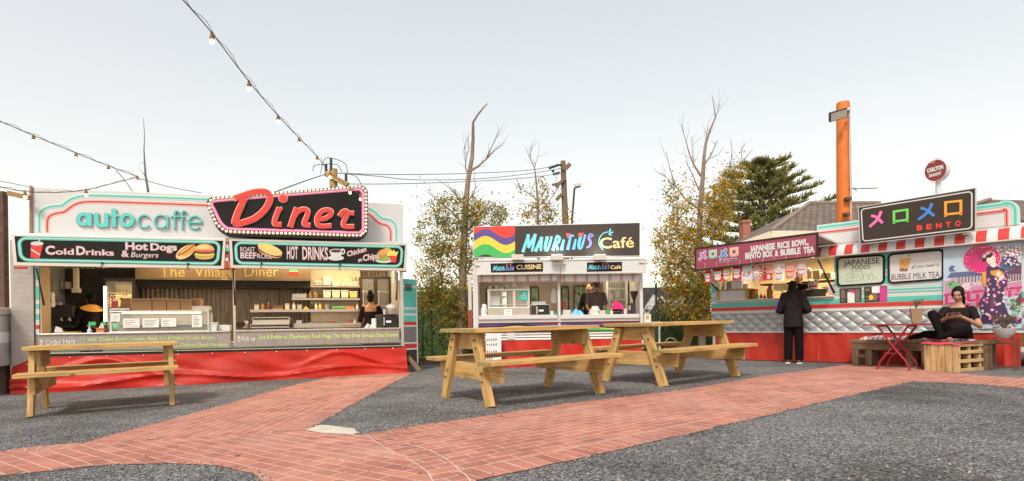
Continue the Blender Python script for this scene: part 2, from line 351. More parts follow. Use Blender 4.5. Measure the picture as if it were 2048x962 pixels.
    def text(s, txt, a, b, cap, y, th=.004, m=0, bold=0.0, shear=0.0):
        """lettering on the plane y: baseline from a to b (x,z), capitals cap metres high"""
        cu = bpy.data.curves.new('t', 'FONT'); cu.body = txt; cu.offset = bold; cu.resolution_u = 3
        o = bpy.data.objects.new('t', cu); COL.objects.link(o); dg = bpy.context.evaluated_depsgraph_get(); dg.update()
        me = bpy.data.meshes.new_from_object(o.evaluated_get(dg)); bpy.data.objects.remove(o); bpy.data.curves.remove(cu)
        if not me.vertices: return
        xs = [v.co.x for v in me.vertices]; x0, x1 = min(xs), max(xs)
        a, b = Vector(a), Vector(b); d = b - a; e = Vector((-d.y, d.x)).normalized(); vs = []
        for yy in (y - th, y):
            for v in me.vertices:
                q = a + d * ((v.co.x - x0) / (x1 - x0)) + e * (v.co.y / .70 * cap) + d.normalized() * (shear * v.co.y / .70 * cap)
                vs.append((q.x, yy, q.y))
        n = len(me.vertices); fs = [tuple(p.vertices) for p in me.polygons]; ed = {}
        for f in fs:
            for i in range(len(f)): k = tuple(sorted((f[i], f[(i + 1) % len(f)]))); ed[k] = ed.get(k, 0) + 1
        fs = fs + [(i, j, n + j, n + i) for (i, j), c in ed.items() if c == 1]
        s.add(vs, fs, m); bpy.data.meshes.remove(me)
    def mesh(s, name, mats, recalc=True, smooth=False):
        me = bpy.data.meshes.new(name); me.from_pydata(s.v, [], [f[0] for f in s.f]); 
        if not isinstance(mats, (list, tuple)): mats = [mats]
        for m in mats: me.materials.append(M[m] if isinstance(m, str) else m)
        ul = me.uv_layers.new(name='UVMap')
        for p, f in zip(me.polygons, s.f):
            p.material_index = f[1]; p.use_smooth = smooth
            if f[2]:
                for li, t in zip(p.loop_indices, f[2]): ul.data[li].uv = t
        if recalc:
            bm = bmesh.new(); bm.from_mesh(me);
            if s.endm: bmesh.ops.remove_doubles(bm, verts=bm.verts, dist=1e-5)
            bmesh.ops.recalc_face_normals(bm, faces=bm.faces); bm.to_mesh(me); bm.free()
        me.validate(); me.update(); return me
    def build(s, name, mats, parent=None, loc=None, rz=0.0, bevel=0.0, smooth=False, recalc=True):
        o = bpy.data.objects.new(name, s.mesh(name, mats, recalc, smooth)); COL.objects.link(o)
        if parent: o.parent = parent
        if loc is not None: o.location = loc
        o.rotation_euler.z = rz
        if bevel:
            bv = o.modifiers.new('bevel', 'BEVEL'); bv.width = bevel; bv.segments = 2; bv.limit_method = 'ANGLE'; bv.angle_limit = R(40)
        if smooth:
            try: o.data.set_sharp_from_angle(angle=R(42))
            except Exception: pass
        return o

def tag(o, label=None, cat=None, group=None, kind=None):
    if label: o['label'] = label
    if cat: o['category'] = cat
    if group: o['group'] = group
    if kind: o['kind'] = kind
    return o
def thing(name, label, cat, loc=(0, 0, 0), rz=0.0, group=None):
    o = bpy.data.objects.new(name, None); COL.objects.link(o); o.location = loc; o.rotation_euler = (0, 0, rz); o.empty_display_size = .2
    return tag(o, label, cat, group)
def kids(o): return [c for c in COL.objects if c.parent == o]
def copy_tree(o, parent=None):
    c = o.copy(); COL.objects.link(c)
    if parent: c.parent = parent
    for ch in kids(o): copy_tree(ch, c)
    return c
def rrect(x0, z0, x1, z1, r, n=6):
    pts = []
    for cx, cz, a in ((x1 - r, z1 - r, 0), (x0 + r, z1 - r, 90), (x0 + r, z0 + r, 180), (x1 - r, z0 + r, 270)):
        for i in range(n + 1): t = R(a + 90 * i / n); pts.append((cx + r * math.cos(t), cz + r * math.sin(t)))
    return pts
def arc(c, r, a0, a1, n=18, ry=None):
    ry = ry or r; return [(c[0] + r * math.cos(R(a0 + (a1 - a0) * i / n)), c[1] + ry * math.sin(R(a0 + (a1 - a0) * i / n))) for i in range(n + 1)]
def smooth_line(pts, n=6):
    """Catmull-Rom through the points"""
    P = [Vector(p) for p in pts]; out = []
    for i in range(len(P) - 1):
        a, b, c, d = P[max(i - 1, 0)], P[i], P[i + 1], P[min(i + 2, len(P) - 1)]
        for k in range(n):
            t = k / n; out.append(tuple(.5 * ((2 * b) + (c - a) * t + (2 * a - 5 * b + 4 * c - d) * t * t + (3 * b - a - 3 * c + d) * t ** 3)))
    out.append(tuple(P[-1])); return out
def quad_px(fr, l, y): return fr.pts(l, y)
def ftext(mb, fr, txt, a, b, cappx, y, m=0, bold=0.0, shear=0.0, th=.004):
    A, B = fr.p(*a, y), fr.p(*b, y); t = fr.p(a[0], a[1] - cappx, y)
    mb.text(txt, A, B, t[1] - A[1], y, th, m, bold, shear)
def fribbon(mb, fr, l, wpx, y, m=0, th=.004, closed=False, n=6, caps=True):
    q = fr.pts(l, y); mp = sum(1 / fr.ppm(a, b, y) for a, b in l) / len(l)
    if n: q = smooth_line(q, n)
    if isinstance(wpx, (list, tuple)): wd = wpx[0] * mp
    else: wd = wpx * mp
    mb.ribbon(q, wd, y - th, y, m, closed, caps)
def fpoly(mb, fr, l, y0, y1, m=0): mb.prism(fr.pts(l, y0), y0, y1, m)
def fbox(mb, fr, a, b, y0, y1, m=0):
    x0, z1 = fr.p(*a, y0); x1, z0 = fr.p(*b, y0); mb.box(x0, x1, y0, y1, z0, z1, m)
# ---------------------------------------------------------------- ground
def sheet(name, polys, mats, dz, uvf=None):
    """polys: list of (list of ground points, material index, uv function)"""
    mb = MB()
    for P, mi, f in polys:
        vs = [(p[0], p[1], gz(p[0]) + dz) for p in P]
        mb.add(vs, [tuple(range(len(vs)))], mi, [[f(p) for p in P]] if f else None)
    o = mb.build(name, mats, recalc=False)
    for p in o.data.polygons:
        if p.normal.z < 0: p.flip()
    return tag(o, kind='structure')
gravel = m_gravel(); brick = m_brick('red_pavers', .21, .105, .5); border_b = m_brick('red_paver_border', .105, .27, 0)
mb = MB()
def gfn(u, v):
    x = -60 + 120 * u; y = -20 + 120 * v
    return (x, y, gz(x))
mb.grid(gfn, 24, 24); far = mb.v
for (a, b, c, d) in ((-1500, -60, -600, 1800), (60, 1500, -600, 1800), (-60, 60, 100, 1800), (-60, 60, -600, -20)):
    mb.add([(a, c, gz(max(-60, min(60, a)))), (b, c, gz(max(-60, min(60, b)))), (b, d, gz(max(-60, min(60, b)))), (a, d, gz(max(-60, min(60, a))))], [(0, 1, 2, 3)])
g = mb.build('ground', gravel); tag(g, kind='structure')

def gp(l): return [tuple(ground(x, y)[:2]) for x, y in l]
def rough(P, amt=.012, step=.12):
    """cut a ground outline finely and let the gravel nibble at it"""
    out = []
    for i in range(len(P)):
        a, b = Vector(P[i]), Vector(P[(i + 1) % len(P)]); L = (b - a).length; k = max(1, min(60, int(L / step)))
        nn = Vector((-(b - a).y, (b - a).x)).normalized()
        for j in range(k): out.append(tuple(a + (b - a) * (j / k) + (nn * random.gauss(0, amt) if j else nn * 0)))
    return out
def uv_dir(a, b):
    A, B = Vector(gp([a])[0]), Vector(gp([b])[0]); d = (B - A).normalized(); e = Vector((-d.y, d.x))
    return lambda p: ((Vector(p) - A).dot(d), (Vector(p) - A).dot(e))
TL = [(171, 886), (212, 874), (321, 845), (444, 812), (533, 785), (649, 756), (690, 738)]
TR = [(820, 739), (820, 749), (731, 795), (628, 853), (611, 862)]
ISL = [(611, 862), (640, 866), (690, 869), (731, 869)]
CURV = [(731, 869), (772, 898), (820, 922), (850, 942), (864, 961), (880, 1010), (885, 1100)]
UPB = [(799, 858), (902, 843), (1004, 828), (1141, 807), (1260, 793.5), (1375, 779), (1506, 756), (1645, 736.5), (1695, 729), (1750, 718), (1837, 722), (1837, 738), (1906, 746), (1972, 752), (2048, 757), (2200, 768)]
LOB = [(2200, 796), (2048, 777), (1952, 769), (1825, 763), (1760, 777), (1606, 813.5), (1452, 850), (1260, 894), (1141, 922), (1004, 949), (953, 962), (925, 985), (900, 1100)]
LEFT = [(-300, 975), (-150, 936), (0, 904), (68, 894)]
CIRC = [(580, 1010), (545, 975), (523, 962), (506, 947), (461, 937), (410, 930), (342, 927), (273, 929), (171, 934), (102, 942), (0, 952), (-150, 985), (-300, 1040)]
A_ = gp(TL + TR + [(611, 862), (480, 870), (330, 878)])
C_ = gp(LEFT + [(171, 886), (330, 878), (480, 870), (611, 862)] + ISL[1:] + CURV[1:] + [(640, 1100)] + CIRC)
B_ = gp([(731, 869)] + UPB + LOB + [(885, 1100), (880, 1010), (864, 961), (850, 942), (820, 922), (772, 898)][:0] + [(885, 1100), (880, 1010), (864, 961), (850, 942), (820, 922), (772, 898)])
fa = uv_dir((611, 862), (820, 749)); fb = uv_dir((902, 843), (1506, 756)); fc = uv_dir((600, 862), (900, 905))
path = sheet('brick_path', [(gp([(560, 871), (745, 869), (945, 965), (925, 1000), (890, 1095), (660, 1095), (560, 960)]), 0, fc)], [brick], .003)
path = sheet('brick_path', [(rough(A_), 0, fa), (rough(C_), 0, fc), (rough(B_[:-1]), 0, fb)], [brick], .004)
def band(l, wd, side):
    P = [Vector(p) for p in gp(l)]; vs, uv, fs = [], [], []; u = 0
    Q = []
    for i in range(len(P) - 1):
        k = max(1, int((P[i + 1] - P[i]).length / .15))
        for j in range(k): Q.append(P[i] + (P[i + 1] - P[i]) * (j / k))
    Q.append(P[-1])
    for i, p in enumerate(Q):
        d = (Q[min(i + 1, len(Q) - 1)] - Q[max(i - 1, 0)]).normalized(); nn = Vector((-d.y, d.x)) * side
        if i: u += (Q[i] - Q[i - 1]).length
        j1 = random.gauss(0, .012)
        for r, v in ((p + nn * j1, 0), (p + nn * wd, .27)): vs.append((r.x, r.y, gz(r.x) + .0052)); uv.append((u, v))
    for i in range(len(Q) - 1): fs.append((2 * i, 2 * i + 1, 2 * i + 3, 2 * i + 2))
    return vs, fs, [[uv[k] for k in f] for f in fs]
mb = MB()
for l, sd_ in ((UPB[:9], -1), (LOB[3:-2], -1), (TL[:-1], -1), (TR[1:], -1), (LEFT + TL[:1], -1)):
    v, f, u = band(l, .26, sd_); mb.add(v, f, 0, u)
bo = mb.build('brick_path_border', border_b, recalc=False)
for p in bo.data.polygons:
    if p.normal.z < 0: p.flip()
tag(bo, kind='structure')
mb = MB()
for l in (CURV[:-1], [(751, 879), (833, 894), (885, 915), (919, 942), (939, 961), (955, 1000)]):
    P = [Vector(p) for p in smooth_line(gp(l), 5)]
    for i in range(len(P) - 1):
        d = (P[i + 1] - P[i]).normalized(); nn = Vector((-d.y, d.x)) * .0045; q = [P[i] + nn, P[i] - nn, P[i + 1] - nn, P[i + 1] + nn]; mb.add([(a.x, a.y, gz(a.x) + .0062) for a in q], [(0, 1, 2, 3)])
jo = mb.build('curved_joint', [mat('joint_sand', (.55, .44, .36), rough=.95, var=.2)], recalc=False); jo.parent = bo
for p in jo.data.polygons:
    if p.normal.z < 0: p.flip()
conc = mat('rough_concrete', (.52, .49, .42), rough=.9, bump=.8, bscale=25, var=.2)
sheet('concrete_patch', [(rough(gp([(611, 862), (640, 851), (665, 853), (700, 857), (722, 866), (705, 871), (690, 869), (650, 868)]), .01, .05), 0, None)], [conc], .007)
# grass strip and garden soil beyond the yard
grassm = mat('lawn', (.07, .15, .03), rough=.9, var=.35, vscale=9, bump=.8, bscale=120)
soil = mat('garden_soil', (.07, .045, .03), rough=.95, var=.4, bump=.8, bscale=30)
sheet('lawn', [([(-30, 15.2), (30, 15.2), (30, 60), (-30, 60)], 0, None)], [grassm], .006)
sheet('garden_soil', [([(-9, 13.6), (7, 13.6), (7, 15.1), (-9, 15.1)], 0, None)], [soil], .006)
# fallen leaves and loose chips on the gravel
mb = MB()
leafb = mat('dry_leaf', (.25, .12, .04), rough=.8, var=.4, vscale=3); chip = mat('pale_chip', (.45, .42, .36), rough=.9, var=.3, vscale=3); dkchip = mat('dark_chip', (.04, .036, .032), rough=.9, var=.3)
for i in range(900):
    t = random.random(); y = 3.0 + 9 * t * t; x = random.uniform(-.95, .95) * y
    s_ = random.uniform(.004, .010) * random.choice((.6, .8, 1, 1.4)); a = random.random() * 6.28; k = random.choices((0, 1, 2), (1, 7, 5))[0]
    if k == 0: s_ *= 2.4
    vs = []
    for q in range(5): r = s_ * random.uniform(.6, 1.2); vs.append((x + r * math.cos(a + q * 1.257), y + r * .8 * math.sin(a + q * 1.257), gz(x) + .011 + random.uniform(0, .006)))
    vs.append((x, y, gz(x) + .014 + s_ * .15))
    mb.add(vs, [(q, (q + 1) % 5, 5) for q in range(5)], k)
tag(mb.build('ground_litter', [leafb, chip, dkchip], recalc=False), 'scattered leaves and stone chips lying on the gravel and pavers', 'litter', kind='stuff')

# gravel kicked over the edges of the paving
mb = MB(); stn = [mat('grey_stone', (.15, .155, .16), rough=.9, var=.4, vscale=5), mat('dark_stone', (.07, .072, .075), rough=.9, var=.3), mat('light_stone', (.30, .29, .27), rough=.9, var=.3)]
for l in (TL[:-1], TR[1:], UPB[:9], LOB[1:9], CIRC, LEFT + TL[:1]):
    P = [Vector(p) for p in gp(l)]
    for i in range(len(P) - 1):
        L_ = (P[i + 1] - P[i]).length; dv = (P[i + 1] - P[i]) / L_; nv = Vector((-dv.y, dv.x))
        for _ in range(int(min(L_, 6) * 70)):
            q = P[i] + dv * random.random() * L_ + nv * random.gauss(0, .035); s_ = random.uniform(.004, .011); a = random.random() * 6.28; z = gz(q.x) + .004
            vs = [(q.x + s_ * random.uniform(.7, 1.2) * math.cos(a + t * 1.257), q.y + s_ * random.uniform(.7, 1.2) * math.sin(a + t * 1.257), z) for t in range(5)] + [(q.x, q.y, z + s_ * .8)]
            mb.add(vs, [(t, (t + 1) % 5, 5) for t in range(5)], random.choices((0, 1, 2), (4, 4, 1))[0])
tag(mb.build('edge_gravel', stn, recalc=False), 'loose gravel stones kicked over the edges of the red paving', 'gravel', kind='stuff')

# ---------------------------------------------------------------- trees
bark = mat('birch_bark', (.22, .165, .125), rough=.8, var=.5, vscale=7, bump=.4, bscale=20, stretch=(1, 1, .35))
twig = mat('grey_twig', (.16, .12, .10), rough=.8, var=.3)
LEAF = [mat('olive_leaf', (.23, .24, .035), rough=.55, var=.35, vscale=3, trans=.45), mat('gold_leaf', (.66, .41, .035), rough=.55, var=.3, vscale=3, trans=.5),
        mat('green_leaf', (.13, .17, .03), rough=.55, var=.3, vscale=3, trans=.4), mat('russet_leaf', (.32, .19, .03), rough=.55, var=.35, vscale=3, trans=.45)]
def leaf(mb, c, s, m):
    a = Vector((random.gauss(0, 1), random.gauss(0, 1), random.gauss(0, 1))).normalized(); b = a.cross(Vector((random.gauss(0, 1), random.gauss(0, 1), random.gauss(0, 1)))).normalized()
    c = Vector(c); mb.add([c - a * s, c - b * s * .45, c + a * s, c + b * s * .45], [(0, 1, 2, 3)], m)
def clump(mb, c, r, n, s, ws):
    k0 = random.choices(range(len(ws)), ws)[0]
    for i in range(n):
        d = Vector((random.gauss(0, .5), random.gauss(0, .5), random.gauss(0, .5)))
        leaf(mb, Vector(c) + d * r, s * random.uniform(.6, 1.3), k0 if random.random() < .6 else random.choices(range(len(ws)), ws)[0])
def rel(o, l): return [Vector(p) - Vector(o) for p in l]
def branchy(mb, p, d, L, r, depth, tips, m=0, up_=.15, n=6):
    pts = [Vector(p)]; d = Vector(d).normalized(); rr = [r]
    for i in range(5):
        d = (d + Vector((random.gauss(0, .16), random.gauss(0, .16), random.gauss(0, .10) + up_ * .3))).normalized(); pts.append(pts[-1] + d * L / 5); rr.append(r * (1 - (i + 1) / 6.5))
    mb.tube(pts, rr, n, m, cap=False); tips.append(pts[-1])
    if depth > 0:
        for i in (2, 3, 4, 5):
            tips.append(pts[i])
            if random.random() < .85:
                e = (d + Vector((random.gauss(0, .7), random.gauss(0, .7), random.gauss(.1, .5)))).normalized(); branchy(mb, pts[i], e, L * .55, rr[i] * .6, depth - 1, tips, m, up_, 5)
def px_tube(mb, o, l, Y, r0, r1, m=0, n=7):
    """a limb drawn through photo points, each with its own depth"""
    P = [at(p[0], p[1], Y + (p[2] if len(p) > 2 else 0)) - Vector(o) for p in l]; P = [Vector(q) for q in [P[0]] + P[1:]]
    k = len(P); mb.tube(P, [r1 + (r0 - r1) * (1 - i / (k - 1)) ** 1.25 for i in range(k)], n, m); return P

def tree_birch(label, Y, base, limbs, clumps, sparse, size, ws, name='birch_tree', group=None):
    o = at(base[0], base[1], Y); o = Vector((o.x, Y, gz(o.x)))
    root = thing(name, label, 'tree', o, 0, group); tb = MB(); cb = MB(); tips = []
    for l, r0, r1 in limbs:
        l = list(l)
        P = px_tube(tb, o, l, Y, r0, r1)
        if r0 < .05:
            for i in range(1, len(P)):
                for _ in range(2):
                    d = (P[i] - P[i - 1]).normalized() + Vector((random.gauss(0, .6), random.gauss(0, .6), random.gauss(.15, .35)))
                    branchy(tb, P[i - 1] + (P[i] - P[i - 1]) * random.random(), d, random.uniform(.25, .6), r1 * .8 + .003, 0, tips)
    for cx, cy, rx, ry, n in clumps:       # foliage masses: photo ellipse, given depth of its own
        for i in range(int(n * 1.55)):
            u = random.uniform(0, 6.283); q = math.sqrt(random.random()); px = cx + rx * q * math.cos(u); py = cy + ry * q * math.sin(u)
            dd = random.gauss(0, .33) * max(rx, ry) / FPX * Y
            c = at(px, py, Y + dd) - o
            if c.z < .3: continue
            clump(cb, c, random.uniform(.10, .22), random.randint(9, 19), size, ws)
            if random.random() < .12:
                e = Vector((random.gauss(0, .3), random.gauss(0, .3), random.gauss(0, .3))); tb.tube([c + e, c, c - e * .6], [.004, .007, .004], 4, 1, cap=False)
    for cx, cy, rx, ry, n in sparse:
        for i in range(n): leaf(cb, at(random.gauss(cx, rx * .6), random.gauss(cy, ry * .6), Y + random.gauss(0, .6)) - o, size * random.uniform(.7, 1.2), random.choices(range(4), ws)[0])
    tb.build('trunk', [bark, twig], root, smooth=True, recalc=False); cb.build('crown', LEAF, root, recalc=False)
    return root
WS1, WS2 = (5, 3, 3, 2), (4, 7, 2, 2)
tree_birch('tall birch with a bare forked top behind the left end of the cafe truck', 14.6, (918, 715),
    [([(918, 715), (922, 640), (926, 540), (929, 450), (932, 400), (936, 360), (944, 315, .1), (946, 280, .1), (946, 245), (955, 230), (968, 214), (975, 207)], .12, .012),
     ([(940, 342), (956, 333), (975, 316), (990, 300), (1004, 291)], .035, .006), ([(972, 318), (980, 300), (990, 280), (997, 260)], .02, .004), ([(936, 350), (931, 335), (932, 318), (937, 300), (936, 270)], .022, .004), ([(931, 314), (927, 300), (934, 292)], .008, .003),
     ([(930, 410), (915, 395), (908, 378)], .03, .012), ([(934, 405), (945, 390), (951, 377)], .025, .008), ([(928, 450), (900, 420), (875, 400), (858, 385)], .03, .006), ([(928, 470), (960, 430), (985, 410), (1008, 415)], .03, .006), ([(926, 540), (890, 505), (862, 490)], .03, .006), ([(924, 560), (950, 520)], .03, .01), ([(922, 620), (885, 590), (855, 575)], .025, .006)],
    [(915, 425, 50, 40, 90), (975, 430, 38, 26, 50), (870, 470, 40, 45, 60), (900, 540, 58, 60, 120), (880, 600, 44, 45, 80), (915, 640, 34, 45, 70), (858, 560, 28, 60, 40), (935, 480, 24, 60, 40)],
    [(862, 430, 28, 50, 160), (990, 425, 30, 30, 120), (900, 500, 70, 90, 250)], .038, WS1)
tree_birch('thin birch with few brown leaves behind the middle of the cafe truck', 16.0, (1080, 715),
    [([(1080, 715), (1078, 600), (1076, 450), (1075, 400), (1072, 360), (1069, 335), (1058, 312), (1050, 292)], .06, .004), ([(1069, 335), (1074, 318), (1078, 303)], .012, .003), ([(1060, 316), (1062, 300), (1064, 285)], .012, .003),
     ([(1075, 400), (1055, 385), (1045, 381), (1036, 370)], .018, .004), ([(1077, 430), (1100, 400), (1118, 372), (1108, 345)], .016, .004), ([(1077, 440), (1060, 420), (1048, 430)], .014, .004)],
    [(1075, 425, 34, 24, 26), (1085, 385, 14, 22, 8)], [(1075, 400, 36, 44, 150), (1040, 375, 8, 14, 30), (1130, 430, 20, 18, 60), (1118, 435, 26, 16, 70)], .042, (1, 3, 1, 5))
tree_birch('golden birch with bare upper branches left of the japanese food truck', 14.4, (1404, 715),
    [([(1404, 715), (1404, 640), (1400, 560), (1398, 470), (1402, 400), (1406, 350), (1408, 315), (1412, 285), (1420, 260), (1431, 235), (1428, 212), (1424, 190)], .105, .006),
     ([(1431, 235), (1436, 220), (1440, 209)], .01, .003), ([(1402, 352), (1388, 330), (1378, 305), (1370, 275), (1362, 250)], .03, .004), ([(1388, 330), (1385, 300), (1383, 272)], .012, .003), ([(1408, 330), (1422, 310), (1435, 281)], .025, .008), ([(1411, 300), (1413, 270), (1415, 255)], .015, .005),
     ([(1400, 420), (1372, 400), (1350, 370), (1338, 330), (1333, 305)], .03, .004), ([(1398, 380), (1385, 350), (1370, 320)], .02, .005), ([(1350, 375), (1330, 352), (1320, 345)], .012, .003), ([(1402, 420), (1430, 385), (1455, 350), (1463, 320), (1464, 280)], .03, .004), ([(1455, 350), (1478, 330), (1503, 302)], .016, .003), ([(1478, 330), (1484, 310), (1482, 295)], .009, .003),
     ([(1398, 480), (1430, 450), (1460, 425)], .03, .006), ([(1398, 500), (1350, 470), (1312, 475)], .03, .006), ([(1400, 560), (1360, 530), (1320, 520)], .03, .006), ([(1402, 580), (1440, 540)], .03, .006)],
    [(1398, 440, 62, 44, 120), (1350, 480, 40, 36, 75), (1440, 400, 28, 36, 50), (1470, 350, 20, 24, 26), (1385, 540, 62, 48, 180), (1375, 600, 48, 45, 120), (1410, 610, 26, 40, 60), (1335, 540, 28, 40, 30), (1345, 385, 16, 20, 14)],
    [(1330, 470, 30, 60, 180), (1400, 380, 60, 50, 260), (1440, 440, 40, 60, 160), (1350, 600, 40, 40, 120), (1470, 340, 24, 30, 80)], .038, WS2)
# bare sapling behind the left truck
o = at(296, 560, 17); o = Vector((o.x, 17, gz(o.x))); root = thing('bare_sapling', 'single bare whip of a sapling rising behind the diner roof sign', 'tree', o)
mb = MB(); px_tube(mb, o, [(300, 640), (299, 450), (296, 380), (291, 350), (289, 320), (288, 300), (289, 270), (287, 236)], 17, .05, .006); px_tube(mb, o, [(293, 357), (285, 345), (277, 335)], 17, .012, .004); px_tube(mb, o, [(290, 326), (284, 326), (278, 327)], 17, .008, .003); mb.build('trunk', [twig], root, smooth=True, recalc=False)

# norfolk pine: whorls of upswept branches carrying needle tufts
PY = 46.0; o = at(1527, 600, PY); o = Vector((o.x, PY, 0)); root = thing('norfolk_pine', 'broad dark norfolk pine standing behind the tiled house roof', 'tree', o)
tb, cb = MB(), MB(); top = at(1527, 318, PY) - o; needle = [mat('pine_needle', (.22, .235, .085), rough=.7, var=.3, trans=.45), mat('pine_needle_golden', (.36, .30, .09), rough=.7, var=.3, trans=.4)]  # olive needles with a golden tone mixed in at random
tb.tube([(0, 0, 0), (0, 0, top.z * .6), (0, 0, top.z)], [.45, .3, .08], 8)
z = 4.2
while z < top.z - .2:
    t = (z / top.z); L = 8.0 * (1 - t) ** .6 + .5
    for k in range(8):
        a = 6.283 * k / 8 + random.uniform(-.3, .3); l = L * random.uniform(.75, 1.12); d = Vector((math.cos(a), math.sin(a), 0)); P = []
        for i in range(8): q = i / 7; P.append(Vector((0, 0, z)) + d * l * q + Vector((0, 0, l * (.02 * q + .16 * q * q))) )
        tb.tube(P, [.07 * (1 - .8 * i / 7) for i in range(8)], 5, cap=False)
        for i in range(2, 8):
            for s_ in range(int(4 + .8 * l)):
                q = (i - random.random()) / 7; side = Vector((-d.y, d.x, 0)) * random.uniform(-.75, .75) * (1.15 - q)
                c = Vector((0, 0, z)) + d * l * q + side + Vector((0, 0, l * (.02 * q + .16 * q * q) + abs(side.length) * .15))
                for _ in range(6):
                    e = (d * .5 + side * .6 + Vector((random.gauss(0, .4), random.gauss(0, .4), random.uniform(.1, .9)))).normalized() * random.uniform(.25, .55); w_ = e.cross(Vector((random.gauss(0, 1), random.gauss(0, 1), .2))).normalized() * .055
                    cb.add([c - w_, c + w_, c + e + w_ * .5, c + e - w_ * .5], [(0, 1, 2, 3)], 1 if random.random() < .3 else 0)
    z += .98 * (1.15 - .4 * t)
tb.build('trunk', [bark], root, smooth=True, recalc=False); cb.build('crown', needle, root, recalc=False)

# clipped hedges beyond the fence
hedgeL = [mat('hedge_leaf', (.07, .12, .025), rough=.6, var=.35, vscale=4, trans=.2), mat('hedge_leaf_light', (.09, .12, .025), rough=.6, var=.35, trans=.3)]
def hedge(label, x0, x1, y0, y1, h):
    root = thing('hedge', label, 'hedge', ((x0 + x1) / 2, (y0 + y1) / 2, gz((x0 + x1) / 2))); mb = MB(); hx = (x1 - x0) / 2; hy = (y1 - y0) / 2
    mb.box(-hx + .1, hx - .1, -hy + .1, hy - .1, 0, h - .1, 0)
    n = int((x1 - x0) * h * 330)
    for i in range(n):
        if random.random() < .72: c = (random.uniform(-hx, hx), -hy + random.gauss(0, .05), random.uniform(.02, h))
        else: c = (random.uniform(-hx, hx), random.uniform(-hy, hy), h + random.gauss(0, .05))
        leaf(mb, c, random.uniform(.03, .07), 0 if random.random() < .7 else 1)
    mb.build('foliage', hedgeL, root, recalc=False)
hedge('tall green hedge behind the wire fence beside the diner truck', -4.3, -.2, 17.2, 18.4, 2.05)
hedge('olive hedge seen through the back windows of the cafe truck', -.15, 3.2, 17.4, 18.2, 2.25)
hedge('low clipped green hedge between the cafe truck and the golden birch', 3.4, 9.0, 16.0, 17.0, 1.12)

# wire fence: green posts, mesh of fine wires
def fence(label, x0, x1, Y, h, posts):
    root = thing('wire_fence', label, 'fence', (x0, Y, gz(x0))); wm = mat('fence_green', (.02, .05, .03), rough=.5, var=.1); mb = MB()
    k = int((x1 - x0) / .12)
    for i in range(k): mb.tube([(i * .12, 0, .05), (i * .12, 0, h)], .0022, 4, cap=False)
    for i in range(int(h / .12)): mb.tube([(0, 0, .06 + i * .12), (x1 - x0, 0, .06 + i * .12)], .0022, 4, cap=False)
    mb.build('mesh_panel', [wm], root, recalc=False)
    for px in posts:
        p = MB(); p.tube([(px - x0, -.03, -.02), (px - x0, -.03, h + .08)], .03, 8); p.build('post', [wm], root, smooth=True)
fence('green wire mesh fence in front of the hedge beside the diner truck', -3.4, -.1, 14.9, 1.7, (-3.3, -2.32, -2.08, -.3))
fence('wire mesh fence on slim posts between the cafe truck and the birch', 3.35, 5.6, 14.95, 1.75, (3.75, 5.5))
sl_ = thing('sleeper_edging', 'low brown timber sleeper edging the garden bed by the diner door', 'garden edging', (-2.2, 13.5, gz(-2.2))); mb = MB(); mb.box(-1.2, 2.4, 0, .12, 0, .17); mb.build('sleeper', ['oldwood'], sl_, bevel=.01)
# dark panel with white rafters beyond the right-hand fence
o = at(1310, 640, 19.0); root = thing('dark_shed', 'dark panelled shed wall with white slanting boards seen past the cafe truck', 'shed', (o.x, 19.0, gz(o.x)))
mb = MB(); dk = mat('dark_cladding', (.05, .048, .05), rough=.7, var=.15); x0 = at(1270, 580, 19).x - o.x; x1 = at(1420, 580, 19).x - o.x; zt = at(1300, 579, 19).z
mb.box(x0, x1, 0, 2.2, 0, zt); mb.build('wall', [dk], root)
mb = MB()
for a, b in (((1283, 640), (1312, 597)), ((1342, 622), (1366, 598)), ((1322, 597), (1330, 608))):
    A, B = at(*a, 18.97) - o, at(*b, 18.97) - o; mb.beam((A.x, -.03, A.z + o.z), (B.x, -.03, B.z + o.z), .22 if a[0] != 1322 else .06, .05)
mb.build('white_board', ['white'], root)

# ---------------------------------------------------------------- house behind the right-hand truck
HY = 24.0; tiles = m_tiles(); fascia = mat('cream_fascia', (.66, .60, .50), rough=.6, var=.05); wallb = mat('house_wall', (.42, .30, .24), rough=.8, var=.1)
def W(px, py, Y): return at(px, py, Y)
ho = W(1640, 600, HY + 3); ho = Vector((ho.x, HY, gz(ho.x))); house = thing('tiled_house', 'old house with a brown tiled hip roof behind the orange pole', 'house', ho)
def roofpart(poly, name='roof', th=.12):
    P = [Vector(p) - ho for p in poly]; n = (P[1] - P[0]).cross(P[2] - P[0]).normalized(); n = n if n.z > 0 else -n
    d = (P[1] - P[0]).normalized(); e = n.cross(d); mb = MB(); k = len(P)
    uv = [((p - P[0]).dot(d), (p - P[0]).dot(e)) for p in P]
    mb.add(P, [tuple(range(k))], 0, [uv]); mb.add([p - n * th for p in P], [tuple(range(k))], 0)
    mb.add(P + [p - n * th for p in P], [(i, (i + 1) % k, k + (i + 1) % k, k + i) for i in range(k)], 0)
    mb.build(name, [tiles], house)
a1, a2, a3, a4 = W(1462, 492, HY + .6), W(1542, 463, HY), W(1700, 463, HY), W(1620, 407, HY + 4.5)
a5 = W(1760, 407, HY + 4.5); a6 = W(1800, 463, HY); a7 = W(1475, 478, HY + 8)
roofpart([a2, a6, a5, a4]); roofpart([a1, a2, a4, a7])
b0, b1, b2, b3, b4 = W(1850, 440, HY + 1), W(2140, 440, HY + 1), W(2090, 412, HY + 4), W(1980, 400, HY + 4), W(1880, 425, HY + 2)
roofpart([b0, b1, W(2120, 402, HY + 5), W(1985, 399, HY + 5)])
roofpart([a6, W(1960, 463, HY), W(1960, 412, HY + 4.5), a5])
mb = MB()
